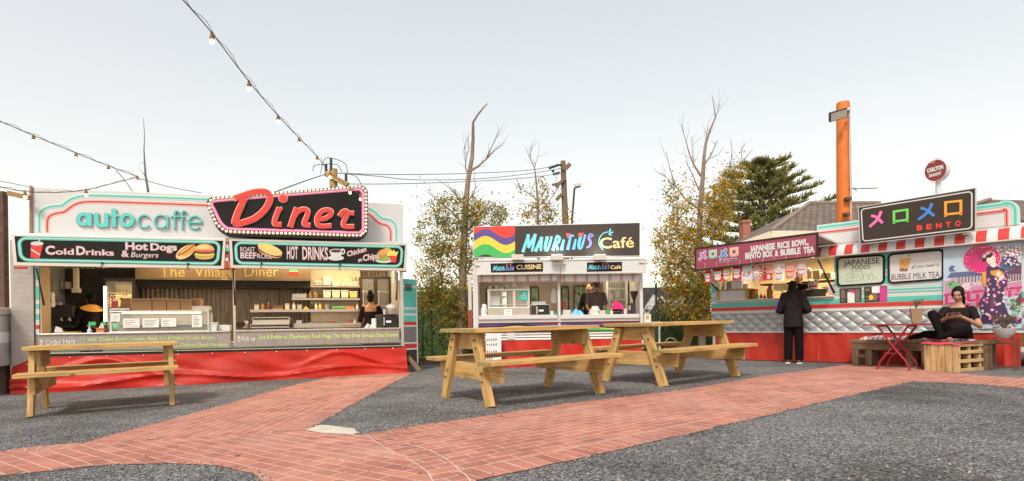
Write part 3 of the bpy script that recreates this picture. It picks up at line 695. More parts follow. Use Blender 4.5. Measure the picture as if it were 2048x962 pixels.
for A, B in ((a1, a2), (a2, W(1960, 463, HY))): A_2 = A - ho; B_2 = B - ho; mb.beam(A_2 + Vector((0, -.05, -.12)), B_2 + Vector((0, -.05, -.12)), .28, .07, (0, 1, 0))
mb.build('fascia', [fascia], house)
mb = MB(); hr = mat('ridge_cap', (.22, .18, .15), rough=.8, var=.2)
for A, B in ((a2, a4), (a4, a5), (b0, b3)): mb.tube([A - ho + Vector((0, 0, .03)), B - ho + Vector((0, 0, .03))], .10, 8)
mb.build('ridge', [hr], house)
mb = MB(); wA = a2 - ho; mb.box(wA.x + .3, (W(1960, 463, HY) - ho).x, .5, 7, 0, wA.z - .2); mb.build('wall', [wallb], house)
mb = MB(); cA, cB = W(1486, 440, HY + 2.5) - ho, W(1502, 500, HY + 2.5) - ho; mb.box(cA.x, cB.x, 2.5, 3.0, cB.z - 3, cA.z - .12); mb.box(cA.x - .04, cB.x + .04, 2.46, 3.04, cA.z - .12, cA.z); mb.build('chimney', [mat('chimney_brick', (.33, .13, .09), rough=.85, var=.25, vscale=12)], house)
# ================================================================ DINER TRUCK
D = Frame((80, 785), (808, 745))
C1 = crop(0, 360, 4.81); C2 = crop(400, 350, 4.551)
dt = thing('diner_truck', 'large diner food truck with a neon style roof sign and red skirt', 'food truck', D.O, D.ang)
DEEP = 2.15
xl, _ = D.p(22, 600); xr, _ = D.p(808, 600)
cz = (D.p(75, 670)[1] + D.p(800, 657)[1]) / 2; cz_l = D.p(300, 667)[1]
ztop = D.p(62, 470, .1)[1]
wx0, wx1 = D.p(78, 600)[0], D.p(797, 600)[0]
# shell: floor, roof, back wall, ends
mb = MB(); mb.box(xl, xr, .02, DEEP, .55, .62); mb.box(xl, xr, .02, DEEP, ztop - .06, ztop)
mb.box(xl, xl + .05, .05, DEEP, .62, ztop - .06); mb.box(xr - .05, xr, .9, DEEP, .62, ztop - .06); mb.build('body', ['white'], dt)
mb = MB(); mb.box(xl + .05, xr - .05, DEEP - .05, DEEP, .62, ztop - .06); mb.build('back_wall', ['corr'], dt)
ibrown = mat('interior_panel', (.33, .29, .25), rough=.6, var=.1)
mb = MB(); mb.box(wx1 + .02, xr - .06, .06, .9, cz, D.p(800, 560)[1]); mb.build('window_post', ['alu'], dt)
# end window on the right: frame around a gap, glazed
# front skin: checker plate on the left, below the counter a dark strip for the shaded gap, top beam
mb = MB(); mb.box(xl, wx0 - .07, -.01, .05, D.p(40, 735)[1], ztop - .10); mb.build('checker_panel', ['plate'], dt)
mb = MB()
for i, (za, zb, m) in enumerate(((534, 560, 0), (560, 572, 1), (572, 600, 0), (600, 608, 1), (608, 618, 0), (618, 628, 1), (628, 640, 0), (640, 650, 1), (650, 658, 2), (658, 668, 1))):
    fbox(mb, D, (72, za), (78.5, zb), -.014, .05, m)
mb.build('stripe_edge', ['teal', 'white', 'red'], dt)
mb = MB(); fbox(mb, D, (78.5, 532), (84, 668), .0, .35); mb.build('window_reveal', [mat('warm_reveal', (.5, .36, .2), rough=.5)], dt)
mb = MB(); fbox(mb, D, (800, 541), (808, 690), -.012, .06); fbox(mb, D, (465, 536), (472, 692), -.02, .03); fbox(mb, D, (22, 526), (812, 541), .01, .06); mb.build('silver_post', ['silver'], dt)
# counters
def panel(name, a, b, c, d, y0, y1, m):
    mb = MB(); P = D.pts([a, b, c, d], y0); mb.prism(P, y0, y1); return mb.build(name, [m], dt)
p1 = panel('counter_panel', (75, 671), (461, 664), (461, 695), (75, 702), -.07, -.05, 'board')
p2 = panel('counter_panel', (472, 665), (799, 657), (799, 684), (472, 694), -.07, -.05, 'board')
mb = MB(); mb.box(wx0, D.p(461, 660)[0], -.09, .5, D.p(300, 667)[1], D.p(300, 664)[1]); mb.build('counter_ledge', ['steel'], dt, bevel=.004)
mb = MB(); mb.box(D.p(472, 660)[0], wx1, -.09, .5, D.p(640, 661)[1], D.p(640, 657.5)[1]); mb.build('counter_ledge', ['steel'], dt, bevel=.004)
mb = MB()
ftext(mb, D, 'Order Here', (92, 690), (151, 687), 11, -.072, 0, th=.003); fribbon(mb, D, [(83, 691), (83, 680)], 1.5, -.072, 0, n=0); fribbon(mb, D, [(80, 684), (83, 679.5), (86, 684)], 1.2, -.072, 0, n=0)
mb.build('chalk_lettering', ['chalkw', 'chalkg'], p1); mb = MB()
ftext(mb, D, 'Beef, Cheese, Butter, Chicken, Steak, Fish & Mother Clucker Burgers', (177, 682.5), (430, 678), 7.5, -.072, 1, th=.003)
mb.build('chalk_lettering', ['chalkw', 'chalkg'], p1); mb = MB()
ftext(mb, D, 'Fish & Chips, Pancakes, Choc Tacos, Donuts, Churros, Dutch Pancakes', (177, 694.5), (454, 692), 7.5, -.072, 1, th=.003)
mb.build('chalk_lettering', ['chalkw', 'chalkg'], p1)
mb = MB(); ftext(mb, D, 'Pick up', (483, 682), (511, 681), 9, -.072, 0, th=.003); fribbon(mb, D, [(478, 684), (478, 673)], 1.4, -.072, 0, n=0); fribbon(mb, D, [(475.5, 676), (478, 672), (480.5, 676)], 1.2, -.072, 0, n=0)
mb.build('chalk_lettering', ['chalkw', 'chalkg'], p2); mb = MB()
ftext(mb, D, 'Like & Follow us  Chuckwagon Food Village, The Village Diner & Happy Days Desserts', (518, 678), (796, 673), 8, -.072, 1, th=.003, bold=.008)
mb.build('chalk_lettering', ['chalkw', 'chalkg'], p2)
mb = MB(); P = D.pts([(30, 708), (806, 687), (806, 697), (30, 730)], .0); mb.prism(P, .0, .1); mb.build('dark_gap_strip', [mat('dark_gap_strip', (.06, .05, .05), rough=.5)], dt)  # shade of the gap below the counter, put in as a dark strip
P1 = D.p(75, 706, -.045); P2 = D.p(808, 690, -.045); mb = MB(); mb.beam((P1[0], -.045, P1[1] - .01), (P2[0], -.045, P2[1] - .01), .016, .03); mb.build('trim_rail', ['silver'], dt)
# red tarpaulin skirt with sagging folds, down to the ground
sx0, sx1 = D.p(25, 735)[0], D.p(812, 700)[0]
def skirt(u, v):
    x = sx0 + (sx1 - sx0) * u; zt = D.p(25, 734)[1] if u < .05 else D.p(420, 705)[1]
    if u < .05: zt = D.p(25, 734)[1] + (D.p(420, 705)[1] - D.p(25, 734)[1]) * (u / .05)
    zb = D.gz(x) + .005; z = zt + (zb - zt) * v; L_ = sx1 - sx0
    s_ = (u * 9) % 1.0
    y = -.03 - .10 * v - .030 * math.sin(7 * u * 3.14 + 4 * v + 1) * v - .045 * math.exp(-((v - .35 - .25 * math.sin(3.3 * u * 6.28 + .6)) / .09) ** 2) * (.4 + .6 * math.sin(u * 9.1)) - .022 * math.sin(40 * u - 9 * v) * v * (1 - v) * 2 - .035 * math.exp(-((v - .75 - .12 * math.sin(2.1 * u * 6.28)) / .07) ** 2)
    return (x, y, z)
mb = MB(); mb.grid(skirt, 220, 22); sk = mb.build('skirt', ['tarp'], dt, smooth=True, recalc=False)
mb = MB()
for k in range(12):
    u = (k + .5) / 12; p = skirt(u, .03); mb.ell((p[0], p[1] - .012, p[2]), (.013, .008, .013), n=8)
mb.build('eyelet', ['silver'], sk)
# warning reflector
mb = MB(); fbox(mb, D, (28, 533), (52, 538), -.34, -.30); fbox(mb, D, (438, 536), (460, 540.5), -.30, -.27); fbox(mb, D, (462, 536), (470, 540.5), -.30, -.27); fbox(mb, D, (800, 540), (813, 544), -.34, -.3); mb.build('red_clip', ['red'], dt)
# ---- roof sign panel
mb = MB(); mb.prism(D.pts([(62, 374), (806, 408), (806, 492), (62, 472)], .10), .10, .17); rs = mb.build('roof_sign', ['white'], dt, bevel=.006)
mb = MB()
tl = [(378, 500), (378, 350), (395, 302), (450, 265), (520, 250), (590, 245), (640, 210), (700, 175), (800, 152), (950, 148), (1600, 170), (2060, 187)]
rl = [(455, 500), (455, 400), (480, 345), (550, 318), (620, 305), (680, 260), (760, 220), (900, 207), (1300, 218), (2060, 245)]
tr = [(1500, 300), (1560, 315), (1610, 352), (1655, 392), (1720, 405), (1770, 440), (1786, 500), (1785, 600)]
rr_ = [(1500, 345), (1545, 362), (1595, 408), (1640, 442), (1700, 460), (1733, 505), (1735, 600)]
for l, C_m, a, b in ((tl, C1, 1, 0), (tr, C2, 1, 0), (rl, C1, 3, 2), (rr_, C2, 3, 2)):
    mb = MB()
    q = [C_m(*p) for p in l]; wid = 1.0
    fribbon(mb, D, q, 8.5, .099, a, .002, caps=False); fribbon(mb, D, q, 5.0, .097, a + 4 + a // 3, .003, caps=False); fribbon(mb, D, q, 2.2, .094, b, .003, caps=False)
    mb.build('neon_line', ['teal', mat('haze_teal', (.55, .72, .70), rough=.35, var=.03), 'red', mat('haze_red', (.74, .52, .50), rough=.35, var=.03), None or 'white', 'paleteal', 'white', 'white', 'palered'], rs)
mb = MB()
LK = [0]
def L1(l, w, m=0, closed=False, n=0, y=.088): LK[0] += 1; fribbon(mb, D, [C1(*p) for p in l], w, y - .0012 * (LK[0] % 15) * (1 if m == 0 else .2), m, .02, closed, n)
for (dx, dy, y, k) in ((0, 0, .085, 0), (-2.5, 4, .096, 1)):
    S = lambda l: [(a + dx * 1.5, b + dy * 1.2) for a, b in l]
    L1(S(arc((806, 378), 50, 0, 360, 28)[:-1]), 6.8, k, True, y=y); L1(S([(866, 320), (867, 440)]), 6.6, k, y=y)
    L1(S([(932, 322), (932, 392)] + arc((979, 392), 47, 180, 0, 14, 50)[1:] + [(1026, 392)]), 7, k, y=y); L1(S([(1026, 325), (1027, 448)]), 6.6, k, y=y)
    L1(S([(1098, 282), (1099, 449)]), 7.2, k, y=y); L1(S([(1062, 340), (1135, 343)]), 5.5, k, y=y)
    L1(S(arc((1222, 386), 54, 0, 360, 28)[:-1]), 6.8, k, True, y=y)
    L1(S(arc((1390, 398), 60, 40, 320, 26)), 2.9, k, y=y)
    L1(S(arc((1550, 400), 62, 0, 360, 28)[:-1]), 2.9, k, True, y=y); L1(S([(1612, 340), (1613, 466)]), 2.9, k, y=y)
    for q in (0, 72): L1(S([(1722 + q, 312), (1708 + q, 299), (1690 + q, 303), (1681 + q, 325), (1682 + q, 468)]), 2.9, k, n=3, y=y); L1(S([(1650 + q, 352), (1712 + q, 354)]), 2.6, k, y=y)
    L1(S([(1820, 410), (1938, 412)] + arc((1877, 409), 61, 0, -315, 26)[1:]), 2.9, k, y=y)
mb.build('lettering', [mat('autocaffe_teal', (.10, .52, .50), rough=.4, var=.04), mat('letter_side', (.20, .36, .38), rough=.5)], rs)
mb = MB(); A_e, B_e = D.p(62, 373, .08), D.p(64.5, 470, .08); mb.tube([(A_e[0], .08, A_e[1] + .01), (B_e[0] - .02, .08, B_e[1])], .022, 8); mb.build('edge_pole', [mat('copper_pole', (.34, .20, .13), rough=.5)], dt)
# ---- marquee sign
outer = [(62, 265), (66, 238), (82, 215), (110, 203), (310, 186), (700, 155), (1100, 122), (1430, 94), (1470, 94), (1500, 108), (1520, 135), (1528, 175), (1528, 490), (1520, 530), (1495, 565), (1455, 583), (1420, 585), (1000, 575), (600, 565), (290, 555), (240, 545), (190, 518), (150, 478), (110, 400), (75, 315)]
inner = [(106, 275), (112, 250), (135, 238), (310, 222), (700, 190), (1100, 158), (1420, 133), (1460, 140), (1480, 165), (1484, 200), (1484, 470), (1478, 500), (1455, 520), (1420, 524), (1000, 512), (600, 500), (290, 490), (240, 478), (200, 445), (170, 400), (130, 315)]
bulbs = [(84, 268), (100, 235), (130, 218), (310, 203), (700, 170), (1100, 140), (1420, 112), (1465, 112), (1495, 140), (1510, 180), (1510, 480), (1497, 518), (1465, 545), (1420, 553), (1000, 540), (600, 530), (290, 520), (235, 510), (190, 480), (150, 440), (120, 375), (92, 310)]
MY = -.42
mb = MB(); mb.prism(D.pts(smooth_line([C2(*p) for p in outer] + [C2(*outer[0])], 3)[:-1], MY), MY, MY + .16, 0); mq = mb.build('marquee_sign', ['greyblack'], dt, bevel=.004)
mb = MB(); mb.prism(D.pts([(470, 400), (725, 400), (725, 460), (470, 460)], MY + .16), MY + .16, .10); mb.build('bracket', ['dark'], mq)
mb = MB()
mb.prism(D.pts(smooth_line([C2(*p) for p in inner] + [C2(*inner[0])], 3)[:-1], MY), MY - .004, MY - .001, 2)
q = [C2(*p) for p in inner] + [C2(*inner[0])]; Q = D.pts(smooth_line(q, 3)[:-1], MY)
mb.ribbon(Q, .050, MY - .012, MY - .004, 0, closed=True); mb.ribbon(Q, .016, MY - .017, MY - .012, 1, closed=True)
mb.build('pink_border', ['pink', mat('pink_light', (.85, .5, .65), rough=.4), 'black'], mq)
bq = [Vector(p) for p in D.pts(smooth_line([C2(*p) for p in bulbs] + [C2(*bulbs[0])], 4), MY)]
tot = sum((bq[i + 1] - bq[i]).length for i in range(len(bq) - 1)); NB = 94; step = tot / NB; acc = 0; tgt = 0; bm0 = None; pts_b = []
for i in range(len(bq) - 1):
    L_ = (bq[i + 1] - bq[i]).length
    while tgt <= acc + L_ and len(pts_b) < NB: pts_b.append(bq[i] + (bq[i + 1] - bq[i]) * ((tgt - acc) / max(L_, 1e-6))); tgt += step
    acc += L_
mbb = MB(); mbb.ell((0, 0, 0), (.030, .022, .030), n=12); bme = mbb.mesh('bulb', [mat('frosted_bulb', (.80, .76, .62), rough=.35, var=.02)], smooth=True)
for p in pts_b:
    o = bpy.data.objects.new('bulb', bme); COL.objects.link(o); o.parent = mq; o.location = (p.x, MY - .012, p.y)
mb = MB()
DL = [([(325, 212), (400, 185), (480, 160), (545, 150), (600, 155), (634, 185), (634, 235), (602, 300), (547, 360), (480, 405), (400, 432), (345, 446), (322, 438)], 54), ([(400, 222), (372, 285), (345, 345), (322, 410), (318, 436)], 54), ([(325, 207), (334, 232)], 26),
      ([(722, 305), (690, 380), (678, 430), (690, 452), (735, 452)], 40), ([(700, 315), (745, 305)], 22),
      ([(880, 305), (855, 370), (822, 470)], 42), ([(850, 385), (890, 335), (940, 312), (978, 325), (975, 370), (950, 430), (958, 455), (998, 458)], 40),
      ([(1085, 405), (1140, 395), (1185, 365), (1195, 335), (1170, 320), (1120, 325), (1080, 360), (1062, 410), (1075, 455), (1120, 468), (1190, 462)], 38),
      ([(1270, 372), (1300, 335), (1330, 328), (1345, 345), (1395, 348)], 36), ([(1345, 350), (1310, 420), (1305, 455), (1330, 470), (1395, 470)], 38)]
for kk, (l, wd) in enumerate(DL):
    q = [C2(*p) for p in l]; fribbon(mb, D, q, wd * .88 / 4.551 + 2.8, MY - .006 - .0008 * kk, 1, .012); fribbon(mb, D, q, wd * .88 / 4.551, MY - .022 - .0015 * kk, 0, .02)
c_ = D.p(*C2(757, 217), MY); mb.prism([(c_[0] + .078 * math.cos(t * .3142), c_[1] + .078 * math.sin(t * .3142)) for t in range(20)], MY - .018, MY, 1); mb.prism([(c_[0] + .068 * math.cos(t * .3142), c_[1] + .068 * math.sin(t * .3142)) for t in range(20)], MY - .036, MY - .018, 0)
mb.build('lettering', ['neonred', 'neonpink'], mq)
# ---- the two awning menu boards
AY = -.36
def awn(a, b, c, d):
    mb = MB(); P = D.pts([a, b, c, d], AY); mb.prism(P, AY, AY + .05, 0)
    s = mb.build('menu_sign', ['silver'], dt, bevel=.004); x = [p[0] for p in P]; z = [p[1] for p in P]
    mb = MB(); mb.prism([(min(x) + .0, z[0] - .012), (max(x), z[1] - .012), (max(x), z[1] + .012), (min(x), z[0] + .012)], AY + .055, .06, 0); mb.build('flap', ['alu'], dt); return s, P
def inset(P, ml, mr, mt, mb_): return [(P[0][0] + ml, P[0][1] - mt), (P[1][0] - mr, P[1][1] - mt), (P[2][0] - mr, P[2][1] + mb_), (P[3][0] + ml, P[3][1] + mb_)]
def skew_rrect(P, r, n=5):
    """rounded outline inside a nearly rectangular quad (tl,tr,br,bl)"""
    Wd = (P[1][0] - P[0][0]); Hh = P[0][1] - P[3][1]; out = []
    for x, z in rrect(0, 0, Wd, Hh, r, n):
        u = x / Wd; v = z / Hh; a = Vector(P[3]) * (1 - u) + Vector(P[2]) * u; b = Vector(P[0]) * (1 - u) + Vector(P[1]) * u; out.append(tuple(a * (1 - v) + b * v))
    return out
sg = []
for (q4, tx) in (([(22, 467), (452, 477), (448, 538), (27, 531)], 0), ([(458, 477), (815, 487), (812, 542), (461, 536)], 1)):
    s, P = awn(*q4); I = inset(P, .045, .045, .04, .055)
    mb = MB(); mb.prism(I, AY - .006, AY, 0); J = skew_rrect(inset(P, .10, .10, .068, .088), .10); mb.ribbon(J, .05, AY - .010, AY - .006, 1, closed=True); mb.ribbon(J, .018, AY - .013, AY - .010, 2, closed=True)
    mb.build('board', ['black', 'teal', 'paleteal'], s); sg.append(s)
ay = AY - .008
def outl(mb, txt, a, b, cap, bold=.02, shear=0.0, edge=.035):
    ftext(mb, D, txt, (a[0] - .4, a[1] + .5), (b[0] + .4, b[1] + .5), cap + 1.0, ay - .001, 1, bold + edge, shear, .003); ftext(mb, D, txt, a, b, cap, ay - .004, 0, bold, shear, .003)
LT = ['white', mat('letter_shadow', (.45, .12, .14), rough=.6)]
mb = MB()
for t, a, b, cp in (('C', (91, 508), (110, 508.5), 16), ('old', (111, 508.5), (148, 509), 11), ('D', (153, 509), (171, 509.2), 16), ('rinks', (172, 509.3), (228, 511), 11), ('Hot', (251, 499), (296, 499.8), 14), ('Dogs', (301, 500), (354, 501), 13), ('&', (243, 513), (258, 513.5), 12)):
    if t == 'Hot': mb.build('lettering', LT, sg[0]); mb = MB()
    outl(mb, t, a, b, cp, .026 if cp > 12 else .014)
outl(mb, 'Burgers', (262, 514), (316, 515), 10, .0, .2, .02)
mb.build('lettering', ['white', mat('letter_shadow', (.45, .12, .14), rough=.6)], sg[0])
mb = MB()
for t, a, b, cp, bo_ in (('ROAST', (481, 503), (510, 503.5), 9, .0), ('BEEF', (481, 516), (513, 516.5), 11, .02), ('ROLL', (515, 516.5), (544, 517), 9, .0)): outl(mb, t, a, b, cp, bo_, 0, .02)
mb.build('lettering', LT, sg[1]); mb = MB()
for t, a, b in (('HOT', (574, 517), (596, 517.5)), ('DRINKS', (605, 518), (656, 519))): outl(mb, t, a, b, 24, .012)
mb.build('lettering', LT, sg[1]); mb = MB()
outl(mb, 'Chicken', (695, 513), (733, 502), 9, .02, .2); outl(mb, 'n', (717, 524), (724, 522), 7, .02, .2); outl(mb, 'Chips', (726, 522), (758, 516), 11, .02, .2)
mb.build('lettering', ['white', 'letter_shadow'] if False else ['white', M.get('letter_shadow', MATS['letter_shadow'])], sg[1])
# painted food pictures
F_ = {k: mat('picture_' + k, c, rough=.5, var=.1, vscale=14) for k, c in dict(bun=(.62, .33, .10), bunlt=(.76, .52, .22), patty=(.14, .06, .03), cheese=(.85, .58, .08), lettuce=(.22, .42, .08), tomato=(.6, .09, .05), cup=(.66, .035, .03), sausage=(.42, .12, .05), coffee=(.05, .025, .015), fry=(.82, .62, .12), chick=(.45, .24, .08)).items()}
def pic(s, items):
    mb = MB(); names = []
    for i, (k, px) in enumerate(items):
        if k not in names: names.append(k)
        fpoly(mb, D, px, ay - .003 - .0012 * i, ay, names.index(k))
    mb.build('picture', [F_[k] if k in F_ else M[k] for k in names], s)
EL = lambda cx, cy, rx, ry, a0=0, a1=360, n=18, rot=0: [(cx + rx * math.cos(R(t)) * math.cos(R(rot)) - ry * math.sin(R(t)) * math.sin(R(rot)), cy + rx * math.cos(R(t)) * math.sin(R(rot)) + ry * math.sin(R(t)) * math.cos(R(rot))) for t in [a0 + (a1 - a0) * i / n for i in range(n + (0 if a1 - a0 == 360 else 1))]]
pic(sg[0], [('cup', [(62, 487), (86, 489), (79, 517), (61, 515)]), ('white', [(61.5, 497), (80, 508), (79.5, 511), (61.5, 500)]), ('white', EL(74, 487, 13, 4.2)), ('white', [(75, 485), (80, 476), (82, 477), (77, 486)])])
pic(sg[0], [('bunlt', EL(371, 504, 22, 11, rot=-32)), ('bun', EL(378, 502, 17, 6, rot=-32)), ('sausage', EL(372, 499.5, 21, 4.6, rot=-34)), ('cheese', EL(372, 498.5, 15, 1.2, rot=-34))])
pic(sg[0], [('bun', EL(409, 513, 19, 6)), ('lettuce', EL(409, 510, 21, 4)), ('cheese', EL(409, 508, 20, 3.4)), ('patty', EL(409, 504.5, 20, 4)), ('tomato', EL(409, 501, 20, 3)), ('bun', EL(409, 500.5, 20, 13, 180, 360)), ('bunlt', EL(407, 497.5, 14, 8, 180, 360))])
pic(sg[1], [('bun', EL(540, 505, 25, 9, rot=18)), ('patty', EL(540, 506, 25, 5, rot=18)), ('bunlt', EL(540, 499, 26, 9.5, rot=20)), ('fry', EL(536, 495.5, 16, 3.5, rot=20)), ('bunlt', EL(556, 513, 10, 4, rot=12))][:4])
pic(sg[1], [('white', EL(672, 516, 16, 5)), ('white', EL(685, 503, 5.5, 6)), ('greyblack', EL(685, 503, 3, 3.5)), ('white', EL(672, 502, 12.5, 15, 0, 180)), ('white', EL(672, 502, 13.5, 4.5)), ('coffee', EL(672, 502, 11, 3))])
pic(sg[1], [('white', EL(768, 521, 17, 5)), ('lettuce', EL(767, 517, 15, 5)), ('chick', EL(765, 508, 13, 9, rot=-30)), ('bun', EL(769, 503, 12, 5.5, rot=-30)), ('fry', [(774, 512), (775, 500), (778, 504), (781, 497), (784, 503), (788, 499), (790, 504), (797, 503), (793, 512)]), ('cup', [(779, 511), (794, 512), (792, 525), (783, 525)])])
mb = MB()
for px, py in ((204, 526), (376, 527.5), (523, 526), (680, 529)):
    a = D.p(px, py, AY - .03); mb.ell((a[0], AY - .03, a[1]), (.02, .02, .016), n=8); b = D.p(px - 2, py + 8, AY - .03); c = D.p(px + 3, py + 13, AY - .03); mb.tube([(a[0], AY - .03, a[1]), (b[0], AY - .03, b[1]), (c[0], AY - .03, c[1])], .006, 5)
mb.build('hook_latch', ['dark'], dt)
# striped post between the boards
mb = MB()
for i, m in enumerate((1, 0, 1, 2, 3, 0, 1, 0, 0)):
    fbox(mb, D, (450, 476 + i * 6.6), (457, 476 + (i + 1) * 6.6), AY + .02, AY + .05, m)
mb.build('striped_post', ['red', 'white', 'teal', 'dark'], dt)
# gas struts
mb = MB()
for a, b in (((73, 536), (88, 610)), ((466, 538), (470, 610)), ((795, 545), (793, 600))):
    A, B = D.p(*a, -.30), D.p(*b, -.02); mb.tube([(A[0], -.30, A[1]), ((A[0] + B[0]) / 2, -.16, (A[1] + B[1]) / 2), (B[0], -.02, B[1])], [.012, .012, .018], 8)
mb.build('gas_strut', ['dark'], dt)
# ---- open door on the right end
xd, zd0 = D.p(806, 730, -.02); zd1 = D.p(806, 557, -.02)[1]; dl = D.p(832, 640, .25)[0] - xd
A = Vector((xd + .02, -.0, 0)); E = Vector((dl, .25, 0)); hz = (zd1 - zd0)
mb = MB()
def dq(u0, u1, v0, v1, m, off=0.0):
    n = Vector((E.y, -E.x, 0)).normalized() * off
    if n.y > 0: n = -n
    P = [A + E * u + Vector((0, 0, zd0 + hz * v)) + n for u, v in ((u0, v0), (u1, v0), (u1, v1), (u0, v1))]; Q = [p - n.normalized() * .03 if off else p + Vector((.01, .03, 0)) for p in P]
    mb.add(P + Q, [(0, 1, 2, 3), (7, 6, 5, 4), (0, 4, 5, 1), (1, 5, 6, 2), (2, 6, 7, 3), (3, 7, 4, 0)], m)
dq(0, 1, 0, 1, 1)
for v0, v1, m in ((0, .17, 4), (.17, .19, 1), (.19, .24, 2), (.24, .26, 1), (.26, .44, 3), (.44, .46, 1), (.46, .50, 2), (.5, .57, 0), (.57, .6, 1), (.6, .64, 0), (.64, .67, 1), (.67, .9, 0), (.9, .93, 1), (.93, 1, 0)): dq(.05, .93, v0 + .001, v1 - .001, m, .012)
for k in range(6): dq(.12, .6, .86 + k * .014, .868 + k * .014, 4, .02)
dq(.93, 1, 0, 1, 1, .016)
mb.build('open_door', ['teal', 'white', 'red', mat('quilt_grey_dark', (.16, .16, .18), rough=.4, var=.4, vscale=18), 'dark'], dt)
wk = thing('wooden_wedge', 'short timber prop under the open diner door', 'wedge', D.w(dl + xd - .05, .1, D.gz(xd)), D.ang); mb = MB(); mb.beam((-.15, 0, .30), (.06, -.12, .02), .09, .06, (0, 1, 0)); mb.build('timber', ['oldwood'], wk)
# ---- hood and back wall fittings
HYY = 1.25
mb = MB(); fbox(mb, D, (270, 520), (622, 560), HYY, 1.9); hd = mb.build('extractor_hood', [mat('hood_steel', (.20, .15, .10), rough=.35, metal=.5, var=.25, vscale=2)], dt)
mb = MB(); fbox(mb, D, (272, 560), (618, 576), HYY + .15, 1.9); mb.build('hood_filter', ['dark'], hd)
mb = MB(); fbox(mb, D, (270, 558), (621, 561), HYY - .012, HYY); mb.build('hood_rim', ['silver'], hd)
mb = MB(); ftext(mb, D, 'The  Village  Diner', (320, 554), (557, 553), 22, HYY - .002, 0, th=.003); mb.build('chalk_lettering', ['chalky'], hd); mb = MB(); fpoly(mb, D, EL(587, 546, 10, 5), HYY - .006, HYY, 1); fpoly(mb, D, EL(587, 543, 9, 5, 180, 360), HYY - .008, HYY, 2); mb.build('burger_drawing', ['chalky', 'red', 'green'], hd)
mb = MB(); fbox(mb, D, (620, 520), (722, 660), 1.75, 2.08); mb.build('cream_lining', [mat('cream_lining', (.62, .55, .42), rough=.5, var=.08)], dt)
SHELF = []
for (a, b, y0) in (((620, 571), (720, 575), 1.45), ((583, 596), (720, 600), 1.45), ((500, 619), (720, 623), 1.45), ((500, 648), (722, 654), 1.2)):
    mb = MB(); fbox(mb, D, a, b, y0, 1.78); SHELF.append(mb.build('shelf', ['steel'], dt))
mb = MB(); fbox(mb, D, (84, 536), (210, 668), 2.02, 2.09); fbox(mb, D, (208, 536), (272, 560), 1.9, 2.09); mb.build('dark_partition', [mat('dark_partition', (.06, .05, .042), rough=.5, var=.3)], dt)
mb = MB(); fbox(mb, D, (95, 575), (152, 578), 1.7, 2.0); fbox(mb, D, (98, 617), (150, 620), 1.7, 2.0); mb.build('shelf', ['steel'], dt)
mb = MB(); fbox(mb, D, (146, 536), (155, 577), 1.2, 1.3); fbox(mb, D, (143, 577), (158, 585), 1.18, 1.3); mb.build('conduit', ['cream'], dt)
# lit ceiling tubes inside
LAMPM = mat('warm_tube', (1, .85, .6), emit=(1, .74, .42), estr=3.0)
def lamp(parent, fr, x0, x1, y, z, power, col=(1, .72, .42), size=.25):
    mb = MB(); mb.box(x0, x1, y - .03, y + .03, z - .02, z); t = mb.build('ceiling_lamp', [LAMPM], parent)
    l = bpy.data.lights.new('lamp_light', 'AREA'); l.energy = power; l.color = col; l.shape = 'RECTANGLE'; l.size = abs(x1 - x0); l.size_y = size
    o = bpy.data.objects.new('lamp_light', l); COL.objects.link(o); o.parent = t; o.location = ((x0 + x1) / 2, y, z - .05)
lamp(dt, D, D.p(500, 600)[0], D.p(780, 600)[0], 1.0, ztop - .08, 13, (1, .66, .33))
lamp(dt, D, D.p(250, 600)[0], D.p(440, 600)[0], .85, ztop - .08, 7.5, (1, .64, .30))
# ================================================================ CAFE TRUCK (middle)
Q = Frame((1022, 734), (1292, 727))
Q.U = Vector((1, 0, 0)); Q.V = Vector((0, 1, 0)); Q.ang = 0.0; Q.O = Vector((Q.O.x, (Q.O.y + ground(1292, 727).y) / 2, 0))
C6 = crop(930, 430, 3.847)
mt = thing('cafe_truck', 'small white food caravan with a black roof sign of coloured waves', 'food truck', Q.O, Q.ang)
qx0, qx1 = Q.p(946, 600)[0], Q.p(1287, 600)[0]; qtop = Q.p(1115, 520)[1]; qc = Q.p(1115, 634)[1]; QD = 2.0
inn = mat('caravan_lining', (.30, .265, .23), rough=.5, var=.12)
mb = MB(); mb.box(qx0, qx1, .02, QD, qtop - .05, qtop); mb.box(qx0, qx1, .02, QD, .35, .42); mb.box(qx0, qx0 + .04, .04, QD, .42, qtop - .05); mb.box(qx1 - .04, qx1, .04, QD, .42, qtop - .05)
mb.build('body', ['white'], mt)
# back wall pierced by rounded windows
wz0, wz1 = Q.p(1100, 623, QD)[1], Q.p(1100, 572, QD)[1]
wins = [(Q.p(972, 600, QD)[0], Q.p(1016, 600, QD)[0]), (Q.p(1060, 600, QD)[0], Q.p(1078, 600, QD)[0]), (Q.p(1122, 600, QD)[0], Q.p(1138, 600, QD)[0]), (Q.p(1146, 600, QD)[0], Q.p(1178, 600, QD)[0]), (Q.p(1262, 600, QD)[0], Q.p(1272, 600, QD)[0])]
mb = MB(); mb.box(qx0 + .04, qx1 - .04, QD - .04, QD, .42, wz0); mb.box(qx0 + .04, qx1 - .04, QD - .04, QD, wz1, qtop - .05)
xs = [qx0 + .04] + [v for a in wins for v in a] + [qx1 - .04]
for i in range(0, len(xs), 2): mb.box(xs[i], xs[i + 1], QD - .04, QD, wz0, wz1)
mb.build('back_wall', [inn], mt)
for a, b in wins:
    mb = MB(); mb.ribbon(rrect(a + .015, wz0 + .015, b - .015, wz1 - .015, .05), .03, QD - .07, QD - .03, 0, closed=True); wn = mb.build('window', ['dark'], mt)
    mb = MB(); mb.box(a, b, QD - .022, QD - .018, wz0, wz1); mb.build('pane', ['glass'], wn)
